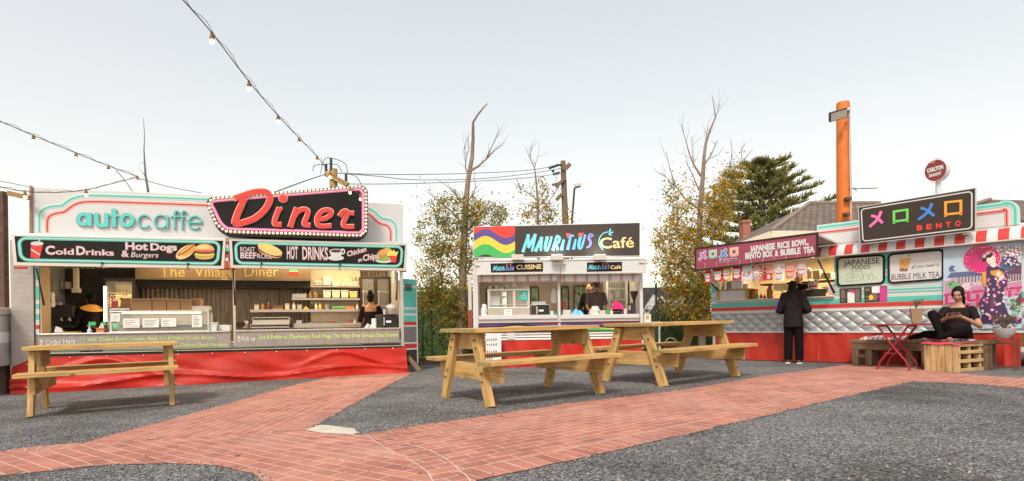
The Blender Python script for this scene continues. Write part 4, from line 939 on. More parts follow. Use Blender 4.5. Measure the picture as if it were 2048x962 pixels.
# posts
mb = MB()
for a, b in ((945, 957), (1115, 1121.5), (1279, 1287)): fbox(mb, Q, (a, 546), (b, 660), -.03, .05)
mb.build('window_post', ['white'], mt, bevel=.004)
mb = MB(); fbox(mb, Q, (957, 631.5), (1115, 637), -.10, .45); fbox(mb, Q, (1121.5, 630), (1279, 635.5), -.10, .45); mb.build('counter_ledge', ['white'], mt, bevel=.004)
mb = MB(); fbox(mb, Q, (957, 637.2), (1279, 641.5), -.06, .02); mb.build('alu_trim', ['alu'], mt)
# roof sign
SY = -.14
P = Q.pts([(946, 453), (1281, 444.5), (1281, 513), (947, 516)], SY); mb = MB(); mb.prism(P, SY, SY + .12); qs = mb.build('roof_sign', ['white'], mt, bevel=.004)
I = inset(P, .015, .02, .015, .02)
mb = MB(); mb.prism(I, SY - .004, SY); mb.build('sign_face', [mat('cafe_sign_charcoal', (.050, .043, .038), rough=.55, spec=.25, var=.1)], qs)
def wave_band(mb, fr, x0, x1, top, bot, y, m, n=24, th=.004):
    A = [(x0 + (x1 - x0) * i / n, top(i / n)) for i in range(n + 1)]; B = [(x0 + (x1 - x0) * i / n, bot(i / n)) for i in range(n + 1)]
    mb.prism(fr.pts(A + B[::-1], y), y - th, y, m)
wv = lambda base, amp, ph=0.0, k=1.0: (lambda u: base + amp * math.sin(2 * math.pi * (u * k + ph)))
clampw = lambda f, lo, hi: (lambda u: min(hi, max(lo, f(u))))
tt = lambda u: 453.5 - u * 2.0; bb = lambda u: 514.5 - .5 * u
mb = MB(); yy = SY - .005
fl = [wv(452, 3.5, -.02), wv(467, 9, .47), wv(481, 9, .47), wv(497, 9, .47), wv(516, 7, .47)]
for i, m in enumerate((0, 1, 2, 3)):
    wave_band(mb, Q, 948, 1030, (lambda f: lambda u: max(tt(u), f(u)))(fl[i]), (lambda f: lambda u: min(bb(u), max(tt(u) + .3, f(u))))(fl[i + 1]), yy, m)
mb.build('wave_flag', ['neonred', mat('flag_indigo', (.085, .06, .26), rough=.4, var=.03), mat('flag_yellow', (.80, .55, .06), rough=.4, var=.03), mat('flag_green', (.04, .42, .10), rough=.4, var=.03)], qs)
# brush lettering
BL = {'M': [[(0, 0), (.22, 1)], [(.22, 1), (.38, .25)], [(.38, .25), (.78, 1)], [(.78, 1), (.72, 0)]], 'A': [[(0, 0), (.42, 1)], [(.42, 1), (.62, 0)], [(.14, .36), (.58, .36)]], 'U': [[(.12, 1), (.05, .3), (.22, .02), (.45, .15), (.62, 1)]], 'R': [[(.05, 0), (.18, 1)], [(.18, 1), (.55, .9), (.5, .55), (.12, .48)], [(.25, .48), (.62, 0)]], 'I': [[(.1, 0), (.2, .72)]], 'T': [[(.3, 0), (.38, 1)], [(0, .96), (.75, 1)]], 'S': [[(.55, .88), (.25, 1), (.1, .75), (.42, .5), (.45, .18), (.05, .06)]], 'N': [[(.02, 0), (.12, 1)], [(.12, 1), (.5, 0)], [(.5, 0), (.62, 1)]]}
def brush(mb, fr, word, a, b, cap, wpx, y, mats, wid):
    ws = [wid[c] for c in word]; tot = sum(ws); x = 0; sk_ = 0
    for k, c in enumerate(word):
        for l in BL[c]:
            q = []
            for u, v in l:
                t = (x + u * ws[k]) / tot; q.append((a[0] + (b[0] - a[0]) * t + v * cap * .16, a[1] + (b[1] - a[1]) * t - v * cap * (1.12 if k == 0 else .9)))
            fr_pts = fr.pts(smooth_line(q, 4) if len(q) > 2 else q, y); mp = 1 / fr.ppm(q[0][0], q[0][1], y); n = len(fr_pts)
            sk_ += 1; mb.ribbon(fr_pts, [wpx * mp * (1.15 - .45 * i / max(1, n - 1)) for i in range(n)], y - .004 - .0006 * sk_, y, mats(k / len(word)))
        x += ws[k]
widm = dict(M=1.25, A=.85, U=.85, R=.85, I=.45, T=.75, S=.75, N=.85)
BLUES = [mat('brush_light_blue', (.17, .60, .76), rough=.4, var=.05), mat('brush_mid_blue', (.13, .42, .72), rough=.4, var=.05), mat('brush_violet', (.20, .22, .58), rough=.4, var=.05)]
def heart(mb, fr, cx, cy, r, y, m):
    pts = []
    for i in range(20):
        t = i * .314159; pts.append((cx + r * .0625 * 16 * math.sin(t) ** 3, cy - r * .0625 * (13 * math.cos(t) - 5 * math.cos(2 * t) - 2 * math.cos(3 * t) - math.cos(4 * t))))
    mb.prism(fr.pts(pts, y), y - .022, y, m)
mb = MB(); brush(mb, Q, 'MAURITIUS', (1046, 503.5), (1187, 496), 30, 5.9, yy, lambda t: 0 if t < .5 else (1 if t < .85 else 2), widm)
heart(mb, Q, 1136.5, 470, 5, yy, 3); heart(mb, Q, 1161.5, 469.5, 5.4, yy, 3)
mb.build('lettering', BLUES + [mat('heart_red', (.80, .10, .09), rough=.4), mat('cafe_cream', (.82, .62, .30), rough=.4, var=.03)], qs); mb = MB()
fribbon(mb, Q, [(1206, 500), (1198, 488), (1200, 474), (1208, 466), (1216, 464)], 1.8, yy, 0); fpoly(mb, Q, EL(1220, 461, 4.5, 1.7, rot=-70), yy - .005, yy, 0); fpoly(mb, Q, EL(1223, 465, 4, 1.5, rot=-15), yy - .006, yy, 0); fpoly(mb, Q, EL(1220, 469, 4, 1.5, rot=30), yy - .007, yy, 0)
ftext(mb, Q, 'Café', (1200, 496.5), (1268, 494.5), 21, yy, 4, .012)
mb.build('lettering', BLUES + [mat('heart_red', (.80, .10, .09), rough=.4), mat('cafe_cream', (.82, .62, .30), rough=.4, var=.03)], qs)
# floodlights under the sign, lit
floodm = mat('flood_face', (1, 1, .95), emit=(1, .96, .85), estr=5.0)
for i, (a, lit) in enumerate(((1035, 0), (1114, 1), (1200, 1))):
    x, z = Q.p(a, 514, SY - .32)
    mb = MB(); mb.box(x - .12, x + .12, SY - .36, SY - .24, z - .06, z + .045); mb.beam((x, SY - .25, z - .03), (x, SY + .02, z - .10), .03, .03); fl_ = mb.build('floodlight', ['alu'], mt, bevel=.004)
    mb = MB(); mb.box(x - .10, x + .10, SY - .31, SY - .25, z + .046, z + .052); mb.build('lens', [floodm if lit else 'cream'], fl_)
    if lit:
        l = bpy.data.lights.new('flood_light', 'AREA'); l.energy = .9; l.color = (1, .93, .8); l.shape = 'RECTANGLE'; l.size = .2; l.size_y = .06
        o = bpy.data.objects.new('flood_light', l); COL.objects.link(o); o.parent = fl_; o.location = (x, SY - .28, z + .06); o.rotation_euler = (R(180 - 35), 0, 0)
# upper flap panels
FY = -.30
for k, (q4, sgn) in enumerate((([(950, 521), (1118, 520), (1119, 546), (951, 549)], 0), ([(1122, 520), (1290, 518), (1290, 545), (1123, 547)], 1))):
    P = Q.pts(q4, FY); mb = MB(); mb.prism(P, FY, FY + .05); f = mb.build('flap_panel', ['white'], mt)
    mb = MB(); x0, x1, z1, z0 = P[0][0], P[1][0], P[0][1], P[3][1]; mb.ribbon([P[3], P[2], P[1], P[0]], .028, FY - .012, FY, closed=True); mb.prism([(x0, z1 - .02), (x1, z1 - .02), (x1, z1 + .01), (x0, z1 + .01)], FY + .052, .03)
    mb.build('flap_frame', ['alu'], f)
    mb = MB(); y2 = FY - .006; bb_ = [(981, 527), (1086, 524.5), (1086, 543), (982, 545)] if not sgn else [(1174, 525), (1244, 523.5), (1244, 542), (1174, 543.5)]
    mb.prism(Q.pts(bb_, y2), y2, FY); nm = mb.build('name_board', ['black'], f)
    mb = MB(); y3 = y2 - .001
    if not sgn: brush(mb, Q, 'MAURITIAN', (986, 541.5), (1029, 540.5), 8.5, 1.5, y3, lambda t: 0 if t < .4 else (1 if t < .75 else 2), widm); heart(mb, Q, 1014, 530.5, 1.7, y3, 3); heart(mb, Q, 1021, 530, 1.7, y3, 3); mb.build('lettering', BLUES + [MATS['heart_red']], nm); mb = MB(); ftext(mb, Q, 'CUISINE', (1033, 539), (1083, 537.5), 9, y3, 4, .02)
    else: brush(mb, Q, 'MAURITIUS', (1177, 539.5), (1219, 538), 8.5, 1.5, y3, lambda t: 0 if t < .4 else (1 if t < .75 else 2), widm); heart(mb, Q, 1206, 528.5, 1.7, y3, 3); heart(mb, Q, 1212, 528, 1.7, y3, 3); mb.build('lettering', BLUES + [MATS['heart_red']], nm); mb = MB(); ftext(mb, Q, 'Café', (1221, 538), (1242, 537.5), 7, y3, 4, .015)
    mb.build('lettering', BLUES + [MATS['heart_red'], MATS['cafe_cream']], nm)
    mb = MB()
    for px in ((954, 531), (1113, 528)) if not sgn else ((1127, 528), (1283, 525)):
        a = Q.p(px[0], px[1], FY - .02); mb.beam((a[0] - .05, FY - .02, a[1]), (a[0] + .05, FY - .02, a[1]), .02, .016)
    mb.build('latch', ['steel'], f)
# paper valance with checked strips
VY = -.16; mb = MB()
for x0, x1 in ((958, 1114), (1122, 1279)):
    fpoly(mb, Q, [(x0, 546), (x1, 545), (x1, 561.5), (x0, 563)], VY, VY + .004, 0)
    k = 0; n = int((x1 - x0) / 3)
    for i in range(n): fpoly(mb, Q, [(x0 + 3 * i, 562.8), (x0 + 3 * i + 3, 562.8), (x0 + 3 * i + 1.5, 565.5)], VY - .001, VY + .003, 1 if i % 2 else 0)
    for j in range(8):
        cx = x0 + 2 + j * ((x1 - x0 - 4) / 6.6)
        if cx > x1 - 4: break
        for r in range(7):
            for c in range(3):
                if (r + c) % 2 == 0: fpoly(mb, Q, [(cx + c * 2.1, 547 + r * 2.2), (cx + c * 2.1 + 2.1, 547 + r * 2.2), (cx + c * 2.1 + 2.1, 549.2 + r * 2.2), (cx + c * 2.1, 549.2 + r * 2.2)], VY - .002, VY, 1)
mb.build('paper_valance', ['white', 'red'], mt)
# waves below the counter, slats, skirt
mb = MB(); x0, z1 = Q.p(955, 641, -.02); x1, z0 = Q.p(1280, 661, -.02); mb.box(x0, x1, -.02, .02, z0, z1, 0)
y4 = -.021; w1, w2, w3, w4 = wv(646, 2.2, .1, 2.6), wv(650.5, 2.2, .1, 2.6), wv(654, 2.2, .1, 2.6), wv(658, 2.0, .6, 1.7)
w0 = lambda u: 642.2
for i, (a, b) in enumerate(((wv(642.6, 1.2, .1, 2.6), w1), (w1, w2), (w3, w4), (w4, lambda u: 661))): wave_band(mb, Q, 955.5, 1279.5, (lambda f: lambda u: max(641.2, f(u)))(a), (lambda f: lambda u: min(660.8, f(u)))(b), y4, i + 1, 60)
mb.build('wave_stripe', ['greyblack', mat('stripe_crimson', (.38, .03, .07), rough=.4), MATS['flag_indigo'], MATS['flag_yellow'], MATS['flag_green']], mt)
mb = MB(); fbox(mb, Q, (955, 661.2), (1280, 681), 0, .03); mb.build('slatted_cladding', ['slats'], mt)
mb = MB(); fbox(mb, Q, (1014, 660), (1030, 678), -.012, .0); fbox(mb, Q, (955, 661), (957.5, 681), -.01, 0); fbox(mb, Q, (1277, 661), (1280, 681), -.01, 0); mb.build('white_plate', ['white'], mt)
k0, k1 = qx0 + .1, qx1 - .05; zk = Q.p(1115, 680)[1]
def skq(u, v): x = k0 + (k1 - k0) * u; return (x, -.02 - .05 * v - .02 * math.sin(24 * u + 3 * v) * (.3 + v) - .012 * math.sin(61 * u - 5 * v), zk + (Q.gz(x) + .004 - zk) * v)
mb = MB(); mb.grid(skq, 120, 10); mb.build('skirt', ['tarp'], mt, smooth=True, recalc=False)
# folded-back door panel on the left, side shelf with a picture on the right
mb = MB(); fbox(mb, Q, (936, 555), (944, 655), .1, .14); mb.build('side_door', ['alu'], mt); mb = MB(); fbox(mb, Q, (936, 620), (943.5, 655), .085, .1); mb.build('red_strip', ['stripe_x' if False else 'darkred'], mt)
mb = MB(); fbox(mb, Q, (1286, 643.5), (1322, 647), .0, .35); a = Q.p(1318, 647, .3); mb.beam((a[0], .3, a[1]), (a[0], .3, Q.gz(a[0])), .04, .04); mb.build('side_shelf', ['alu'], mt)
lamp(mt, Q, Q.p(985, 560)[0], Q.p(1100, 560)[0], .9, qtop - .07, 2.6, (1, .76, .48)); lamp(mt, Q, Q.p(1150, 560)[0], Q.p(1260, 560)[0], .9, qtop - .07, 2.6, (1, .76, .48))
# ================================================================ JAPANESE FOOD TRUCK (right)
B = Frame((1480, 720), (2030, 735))
C7 = crop(1370, 440, 3.206); C8 = crop(1660, 360, 2.405)
bt_ = thing('japanese_food_truck', 'striped food truck with quilted silver band and a parasol mural', 'food truck', B.O, B.ang)
bx0, bx1 = B.p(1423, 600)[0], B.p(2041, 600)[0]; BD = 2.1; bx2 = bx1 + 2.2
zs = lambda px, py, y=0.0: B.p(px, py, y)[1]
zsk = (zs(1500, 664) + zs(1900, 662)) / 2; zq = (zs(1470, 627) + zs(1860, 614)) / 2; zr0 = zs(1450, 623); zr1 = zs(1450, 617.5)
zr0 = (zs(1450, 623) + zs(1840, 610)) / 2; zr1 = (zs(1450, 617) + zs(1840, 600.5)) / 2
zt0 = (zs(1450, 616) + zs(1650, 607)) / 2; zc = (zs(1450, 601) + zs(1640, 593)) / 2; zt1 = zs(1450, 606.5)
zaw = (zs(1645, 516) + zs(2040, 478)) / 2; zawt = (zs(1645, 492) + zs(2040, 455)) / 2; ztopb = zs(1900, 448, .05)
ox0, ox1 = B.p(1433, 560)[0], B.p(1669, 560)[0]
# body
mb = MB(); mb.box(bx0, bx2, .03, BD, .35, .42); mb.box(bx0, bx2, .03, BD, zawt - .02, zawt + .04); mb.box(bx0, bx0 + .05, .03, BD, .42, zawt - .02); mb.box(bx2 - .05, bx2, .03, BD, .42, zawt - .02)
mb.build('body', ['white'], bt_)
mb = MB(); mb.box(bx0 + .05, bx2 - .05, BD - .05, BD, .42, zawt - .02); mb.build('back_wall', [mat('warm_lining', (.62, .52, .36), rough=.5, var=.08)], bt_)
# front wall: below the counter, right of the window, narrow left jamb
mb = MB(); mb.box(bx0, bx2, 0, .05, zsk, zc); mb.box(ox1, bx2, 0, .05, zc, zawt); mb.box(bx0, ox0, 0, .05, zc, zawt - .0)
mb.build('front_wall', ['paleteal' if False else 'white'], bt_)
mb = MB()
def hb(x0, x1, z0, z1, m, o=.004): mb.box(x0, x1, -o, 0, z0, z1, m)
# printed stripes
hb(bx0, bx2, zt0, zt1, 0); hb(bx0, bx2, zr0, zr1, 2); hb(bx0, bx2, zr0 - .018, zr0 - .010, 1); hb(bx0, bx2, zr1 + .010, zr1 + .018, 3)
mx_ = B.p(1888, 560)[0]; hw = zaw - zt1
zlist = [(.03, .06, 0), (.09, .13, 0), (.17, .19, 3), (.22, .235, 3), (.26, .45, 0), (.47, .49, 3), (.52, .56, 0), (.60, .97, 0)]
for a, b, m in zlist:
    hb(ox1 + .003, mx_, zt1 + .04 + a * (hw - .05), zt1 + .04 + b * (hw - .05), m); hb(bx0, ox0 - .002, zt1 + .04 + a * (hw - .05), zt1 + .04 + b * (hw - .05), m)
mb.build('printed_stripe', ['teal', 'alu', 'red', 'paleteal'], bt_)
# quilted silver band, real padded relief
qm = mat('quilted_silver', (.35, .385, .40), rough=.42, metal=.12, var=.06, vscale=3)
cw, ch = .235, (zq - zsk - .02) / 1.9
def quilt(u, v):
    x = bx0 + (bx2 - bx0) * u; z = zsk + .015 + (zq - zsk - .03) * v
    a = x / cw; b_ = (z - zsk) / ch; p, q_ = a + b_, a - b_
    h = (abs(math.sin(math.pi * p)) * abs(math.sin(math.pi * q_))) ** .42
    return (x, -.006 - .040 * h, z)
mb = MB(); mb.grid(quilt, 620, 34); mb.build('quilted_band', [qm], bt_, smooth=True, recalc=False)
mb = MB(); mb.box(bx0, bx2, -.05, .0, zsk - .02, zsk + .012); mb.box(bx0, bx2, -.03, .0, zq - .012, zq + .006); mb.build('white_trim', ['white'], bt_)
def skb(u, v):
    x = bx0 + .1 + (bx1 - bx0 - .1) * u; y = -.03 - .03 * v - .010 * math.sin(38 * u + 2 * v) - .008 * math.sin(90 * u - 3 * v) * (1 - v * .5) - (.02 if (u * 7.3) % 1 < .06 else 0) * v
    return (x, y, zsk - .02 + (B.gz(x) + .012 - zsk + .02) * v)
mb = MB(); mb.grid(skb, 200, 10); mb.build('skirt', [mat('red_vinyl', (.39, .026, .015), rough=.55, spec=.35, var=.14, vscale=1.5, bump=.1, bscale=8)], bt_, smooth=True, recalc=False)
# counter shelf and frame
mb = MB(); mb.box(ox0, ox1, -.06, .35, zc - .025, zc); mb.build('counter_ledge', ['alu'], bt_, bevel=.004)
# striped awning: quarter-round strip
n_st = 0; sx = B.p(1637, 500)[0]; mb = MB(); px_r = [(-8, 35), (65, 115), (145, 195), (228, 278), (312, 365), (398, 453), (490, 545), (590, 648), (692, 750), (800, 862), (918, 985)]
edges = [B.p(*C8(a, 340 - a * .06), -.18)[0] for ab in px_r for a in ab]
pitch = (edges[-2] - edges[0]) / 20.0
x = edges[0] - 2 * pitch + .0; k = 0; pr = [(0, zawt), (-.05, zawt - .006), (-.11, zawt - .035), (-.16, zawt - .09), (-.185, zawt - .16), (-.19, zaw)]
while x < bx2:
    a, b = max(x, sx), x + pitch
    if b > sx:
        vs = [(xx, y, z) for xx in (a, b) for y, z in pr]; n = len(pr); mb.add(vs, [(i, i + 1, n + i + 1, n + i) for i in range(n - 1)], k % 2)
    x += pitch; k += 1
mb.build('striped_awning', ['red', 'white'], bt_, smooth=True, recalc=False)
mb = MB(); mb.box(sx, bx2, -.20, -.0, zaw - .02, zaw + .0); mb.build('awning_rail', ['alu'], bt_)
# roof-line panel with teal and red tube print, arched at its right end
mb = MB(); xR = B.p(2036, 440, .02)[0]; z0_, z1_ = zawt + .04, zawt + .42
xL = B.p(1634, 470, .02)[0]
P = [(xL, z0_), (xR + .02, z0_), (xR + .02, z1_ - .16)] + arc((xR - .13, z1_ - .16), .15, 0, 90, 6) + [(xL, z1_)]
mb.prism(P, .02, .08); rp_ = mb.build('roof_panel', ['white'], bt_)
mb = MB()
for off, m, w_ in ((.05, 0, .075), (.05, 1, .03), (.15, 2, .045), (.15, 3, .02)):
    l = [(xL + .02, z1_ - off)] + [(xR - .16, z1_ - off)] + arc((xR - .16, z1_ - .16), .16 - off + .02, 90, 0, 6) + [(xR + .02 - off, z0_)]
    mb.ribbon(l, w_, .014 - .002 * m, .0195, m, caps=False)
mb.build('tube_print', ['paleteal', 'teal', 'palered', 'red'], rp_)
# big sign
GY = -.32
P = B.pts([(1716, 414), (1952, 375), (1952, 462), (1720, 489)], GY); mb = MB(); mb.prism(P, GY, GY + .06); bs = mb.build('name_sign', ['alu'], bt_)
I = inset(P, .012, .012, .012, .012); mb = MB(); mb.prism(I, GY - .004, GY, 0); J = skew_rrect(inset(P, .05, .05, .05, .05), .05); mb.ribbon(J, .018, GY - .007, GY - .004, 1, closed=True); mb.build('sign_face', [mat('sign_brown', (.042, .031, .025), rough=.5, spec=.25, var=.12), 'white'], bs)
mb = MB(); gy = GY - .005
def kana_me(mb, fr, C, l1, l2, w, y, m): fribbon(mb, fr, [C(*p) for p in l1], w, y, m, .006, n=4); fribbon(mb, fr, [C(*p) for p in l2], w, y - .001, m, .006, n=4)
kana_me(mb, B, C8, [(246, 152), (228, 190), (192, 224)], [(200, 172), (225, 180), (252, 206)], 5.2, gy, 0)
kana_me(mb, B, C8, [(490, 114), (470, 155), (426, 190)], [(438, 135), (465, 145), (500, 172)], 5.2, gy, 2)
def kana_ro(x0, y0, x1, y1, sk, m, wd=4.4): fribbon(mb, B, [C8(x0, y0), C8(x1, y0 - sk), C8(x1, y1 - sk), C8(x0, y1)], wd, gy, m, .006, True, 0); fribbon(mb, B, [C8(x0, y1), C8(x0, y1 + 9)], wd, gy, m, .006, n=0); fribbon(mb, B, [C8(x1, y1 - sk), C8(x1, y1 - sk + 9)], wd, gy, m, .006, n=0)
kana_ro(308, 152, 372, 200, 9, 1); kana_ro(556, 108, 630, 166, 8, 3)
KC = ['pink', mat('kana_green', (.13, .60, .10), rough=.4), mat('kana_blue', (.05, .20, .62), rough=.4), mat('kana_orange', (.75, .33, .03), rough=.4), 'neonred']
mb.build('kana_lettering', KC, bs); mb = MB()
for i, c in enumerate('BENTO'): a = 418 + i * 46; ftext(mb, B, c, C8(a, 243 - i * 5.2), C8(a + 27, 240 - i * 5.2), 10, gy, 4, .035)
mb.build('lettering', ['pink', mat('kana_green', (.13, .60, .10), rough=.4), mat('kana_blue', (.05, .20, .62), rough=.4), mat('kana_orange', (.75, .33, .03), rough=.4), 'neonred'], bs)
mb = MB(); z_ = B.p(1860, 470, GY + .06)[1]
for px in (1740, 1930): xx = B.p(px, 470, GY + .06)[0]; mb.box(xx - .03, xx + .03, GY + .06, .02, z_ - .05, z_ + .2)
mb.build('sign_bracket', ['alu'], bs)
# two white boards
for (q4, kind) in (([(1675, 516), (1768, 510), (1768, 566), (1676, 572)], 0), ([(1777, 509), (1886, 499), (1886, 558), (1778, 566)], 1)):
    P = B.pts(q4, -.02); J = skew_rrect(P, .07); mb = MB(); mb.prism(J, -.02, -.004); s_ = mb.build('white_board', [mat('pale_green_board', (.52, .62, .52), rough=.35, var=.04) if not kind else 'white'], bt_)
    mb = MB(); mb.ribbon(J, .032, -.03, -.008, closed=True); mb.build('board_edge', ['black'], s_); mb = MB(); y_ = -.0205
    if not kind:
        ftext(mb, B, 'JAPANESE', C8(66, 413), C8(238, 400), 10.5, y_, 0, .008, th=.002); ftext(mb, B, 'FOODS', C8(108, 432), C8(193, 426), 8, y_, 0, .004, th=.002); mb.build('lettering', ['ink'], s_); mb = MB()
        for l in ([(80, 490), (88, 450), (150, 440), (150, 478), (80, 490)], [(95, 455), (140, 450)], [(90, 470), (146, 462)], [(110, 452), (112, 486)], [(165, 485), (160, 460), (185, 458), (182, 482)], [(190, 478), (192, 455), (200, 448), (208, 470), (202, 480)], [(100, 440), (104, 432), (112, 438)], [(215, 476), (222, 468), (228, 476)]): fribbon(mb, B, [C8(*p) for p in l], .7, y_, 1, .002)
    else:
        ftext(mb, B, 'all you need is', C8(392, 426), C8(524, 413), 6.5, y_, 0, .0, .15, th=.002); ftext(mb, B, 'BUBBLE MILK TEA', C8(296, 481), C8(527, 468), 11.5, y_, 0, .0, th=.002); mb.build('lettering', ['ink'], s_); mb = MB()
        fpoly(mb, B, [C8(*p) for p in ((334, 376), (392, 373), (374, 438), (334, 436))], y_ - .002, y_, 2); fpoly(mb, B, [C8(*p) for p in ((328, 372), (396, 367), (396, 374), (330, 379))], y_ - .004, y_, 3); fribbon(mb, B, [C8(374, 370), C8(384, 357)], 2.6, y_, 4, .003, n=0)
        for p in ((338, 433), (346, 436), (354, 434), (362, 436), (369, 433), (342, 426), (352, 427), (364, 427)): fpoly(mb, B, EL(*C8(*p), 1.5, 1.6, n=8), y_ - .005, y_, 0)
        for p in ((350, 399), (372, 397)): fpoly(mb, B, EL(*C8(*p), .9, .9, n=8), y_ - .005, y_, 0)
        fribbon(mb, B, [C8(355, 406), C8(361, 410), C8(367, 405)], .7, y_ - .002, 0, .003)
    mb.build('drawing', ['ink', mat('pencil', (.22, .26, .22), rough=.8), mat('tea_tan', (.62, .36, .13), rough=.5), mat('tea_pale', (.7, .6, .45), rough=.5), 'kana_green' if 'kana_green' in M else MATS['kana_green']], s_)
# menu photos
for q4, kind in (([(1679, 577.5), (1723, 574.5), (1723, 603), (1680, 606)], 0), ([(1728, 574), (1774, 571.5), (1774, 602), (1729, 604.5)], 1)):
    P = B.pts(q4, -.012); mb = MB(); mb.prism(P, -.012, -.004, 0); x0, z0 = P[3]; x1, z1 = P[1]; hh = z1 - z0; ww = x1 - x0
    for c in range(3):
        if kind and c == 2: continue
        for r in range(10):
            if random.random() < .85: mb.box(x0 + ww * (.06 + c * .33), x0 + ww * (.06 + c * .33 + random.uniform(.14, .24)), -.0135, -.012, z0 + hh * (.12 + r * .08), z0 + hh * (.145 + r * .08), 1)
    if kind: mb.box(x0 + ww * .68, x1 - .004, -.0145, -.012, z0 + .005, z1 - hh * .05, 2); mb.box(x0 + ww * .34, x0 + ww * .68, -.015, -.012, z0 + hh * .58, z1 + .0, 3); mb.prism(EL(x0 + ww * .30, z0 + hh * .30, .035, .05, n=12), -.0145, -.012, 4)
    else: mb.box(x0 + ww * .36, x0 + ww * .68, -.016, -.012, z0 - .004, z0 + hh * .7, 3); mb.prism(EL(x0 + ww * .62, z0 + hh * .74, .035, .03, n=10), -.018, -.012, 2)
    mb.build('menu_poster', [mat('menu_dark', (.05, .035, .03), rough=.4, var=.4, vscale=12), mat('menu_text', (.45, .38, .30), rough=.6), mat('menu_pink', (.55, .04, .25), rough=.5), 'paper', MATS['flag_yellow']], bt_)
# ---- mural
C9 = crop(1880, 480, 5.066)
P = B.pts([(1888, 495), (2044, 479), (2044, 655), (1888, 655)], -.010); mb = MB(); zm0 = zsk + .045
P[2] = (P[2][0], zm0); P[3] = (P[3][0], zm0); mb.prism(P, -.05, -.006); mu = mb.build('mural', [mat('mural_sky', (.42, .55, .68), rough=.35, var=.16, vscale=2)], bt_)
MU = dict(pinkum=(.60, .02, .17), rose=(.78, .25, .35), lilac=(.50, .24, .40), roof=(.09, .12, .26), wallp=(.42, .36, .40), rail=(.52, .03, .13), kim=(.055, .025, .10), kim2=(.10, .03, .14), face=(.80, .68, .62), hair=(.02, .015, .015), obi=(.65, .30, .05), blossom=(.85, .62, .66), shrub=(.16, .40, .16), shrubd=(.04, .12, .08), darkp=(.12, .05, .10), snow=(.70, .55, .64), white=(.8, .8, .8))
mk = {k: mat('mural_' + k, c, rough=.35, var=.10, vscale=8) for k, c in MU.items()}; kl = list(mk); mb = MB(); lay = [0]
def mp(k, pts, C=C9): lay[0] += 1; y = -.0505 - .00005 * lay[0]; mb.prism(B.pts([C(*p) for p in pts], -.05), y - .0002, -.05, kl.index(k))
def mr(k, pts, w_, C=C9): lay[0] += 1; y = -.0505 - .00005 * lay[0]; fribbon(mb, B, [C(*p) for p in pts], w_, y, kl.index(k), .0003, n=0, caps=False)
mp('lilac', [(45, 420), (300, 380), (480, 470), (480, 700), (45, 700)]); mp('lilac', [(640, 420), (825, 400), (825, 560), (640, 560)]); mp('snow', [(170, 520), (300, 375), (340, 420), (300, 500), (200, 530)]); mp('shrub', [(60, 440), (180, 410), (220, 460), (100, 500)])
mp('wallp', [(110, 380), (300, 345), (480, 330), (480, 440), (110, 430)]); mp('roof', [(70, 385), (110, 330), (290, 318), (450, 340), (450, 360), (160, 380)]); mp('roof', [(88, 280), (120, 255), (158, 270), (130, 285), (160, 320), (95, 320)])
for i in range(8): mr('darkp', [(190 + i * 34, 370 - i), (190 + i * 34, 430)], 1.6)
mp('roof', [(600, 170), (720, 150), (825, 240), (825, 300), (660, 320), (600, 260)]); mp('darkp', [(660, 330), (825, 260), (825, 350), (690, 350)]); mp('wallp', [(680, 350), (825, 345), (825, 420), (680, 425)])
for i in range(5): mr('darkp', [(700 + i * 28, 350), (700 + i * 28, 425)], 2.2)
for i in range(8): mr('white', [(290 + i * 22, 432), (290 + i * 22, 470)], .7)
mr('white', [(285, 434), (480, 440)], 1.0); mr('white', [(680, 430), (825, 412)], 1.0)
for px in (65, 288, 382): mr('rail', [(px, 545), (px, 700)], 5)
mr('rail', [(42, 560), (200, 535), (440, 515)], 5); mr('rail', [(300, 612), (440, 600)], 3.6); mr('rail', [(60, 650), (140, 640)], 3.6)
mr('rail', [(670, 495), (830, 480)], 4.2); mr('rail', [(705, 500), (705, 580)], 4); mr('rail', [(790, 490), (790, 560)], 4); mr('rail', [(700, 560), (800, 552)], 3)
mp('darkp', [(700, 700), (830, 520), (830, 640), (760, 720)])
for _ in range(60): a, b = random.choice(((700, 640), (770, 690), (790, 720), (70, 690), (390, 710))); mp(random.choice(('shrub', 'shrub', 'shrubd', 'kim' if a < 0 else 'shrub')), EL(a + random.gauss(0, 28), b + random.gauss(0, 32), 14, 9, n=7, rot=random.random() * 180))
mp('kim2', [(410, 810), (600, 740), (830, 790), (825, 845), (420, 845)])
for _ in range(90):
    a, b = random.uniform(50, 820), random.uniform(400, 700); mp(random.choice(('snow', 'rose', 'lilac', 'blossom', 'kim2')), EL(a, b, random.uniform(4, 16), random.uniform(3, 8), n=7))
for _ in range(50): mp(random.choice(('kim', 'kim2', 'lilac', 'rose', 'white')), EL(random.uniform(420, 825), random.uniform(760, 842), random.uniform(5, 14), random.uniform(4, 9), n=7))
# parasol
mp('rose', EL(432, 190, 196, 146, rot=-8)); mp('pinkum', EL(425, 192, 186, 138, rot=-8)); 
for i in range(26): t = 6.283 * i / 26; mr('darkp', [(408, 176), (425 + 184 * math.cos(t), 192 + 136 * math.sin(t) - 24 * math.cos(t))], .45)
for i in range(50): t = random.random() * 6.283; q = random.uniform(.78, .95); mp('blossom', EL(425 + 186 * q * math.cos(t), 192 + 138 * q * math.sin(t) - 24 * math.cos(t), 5, 3.5, n=6))
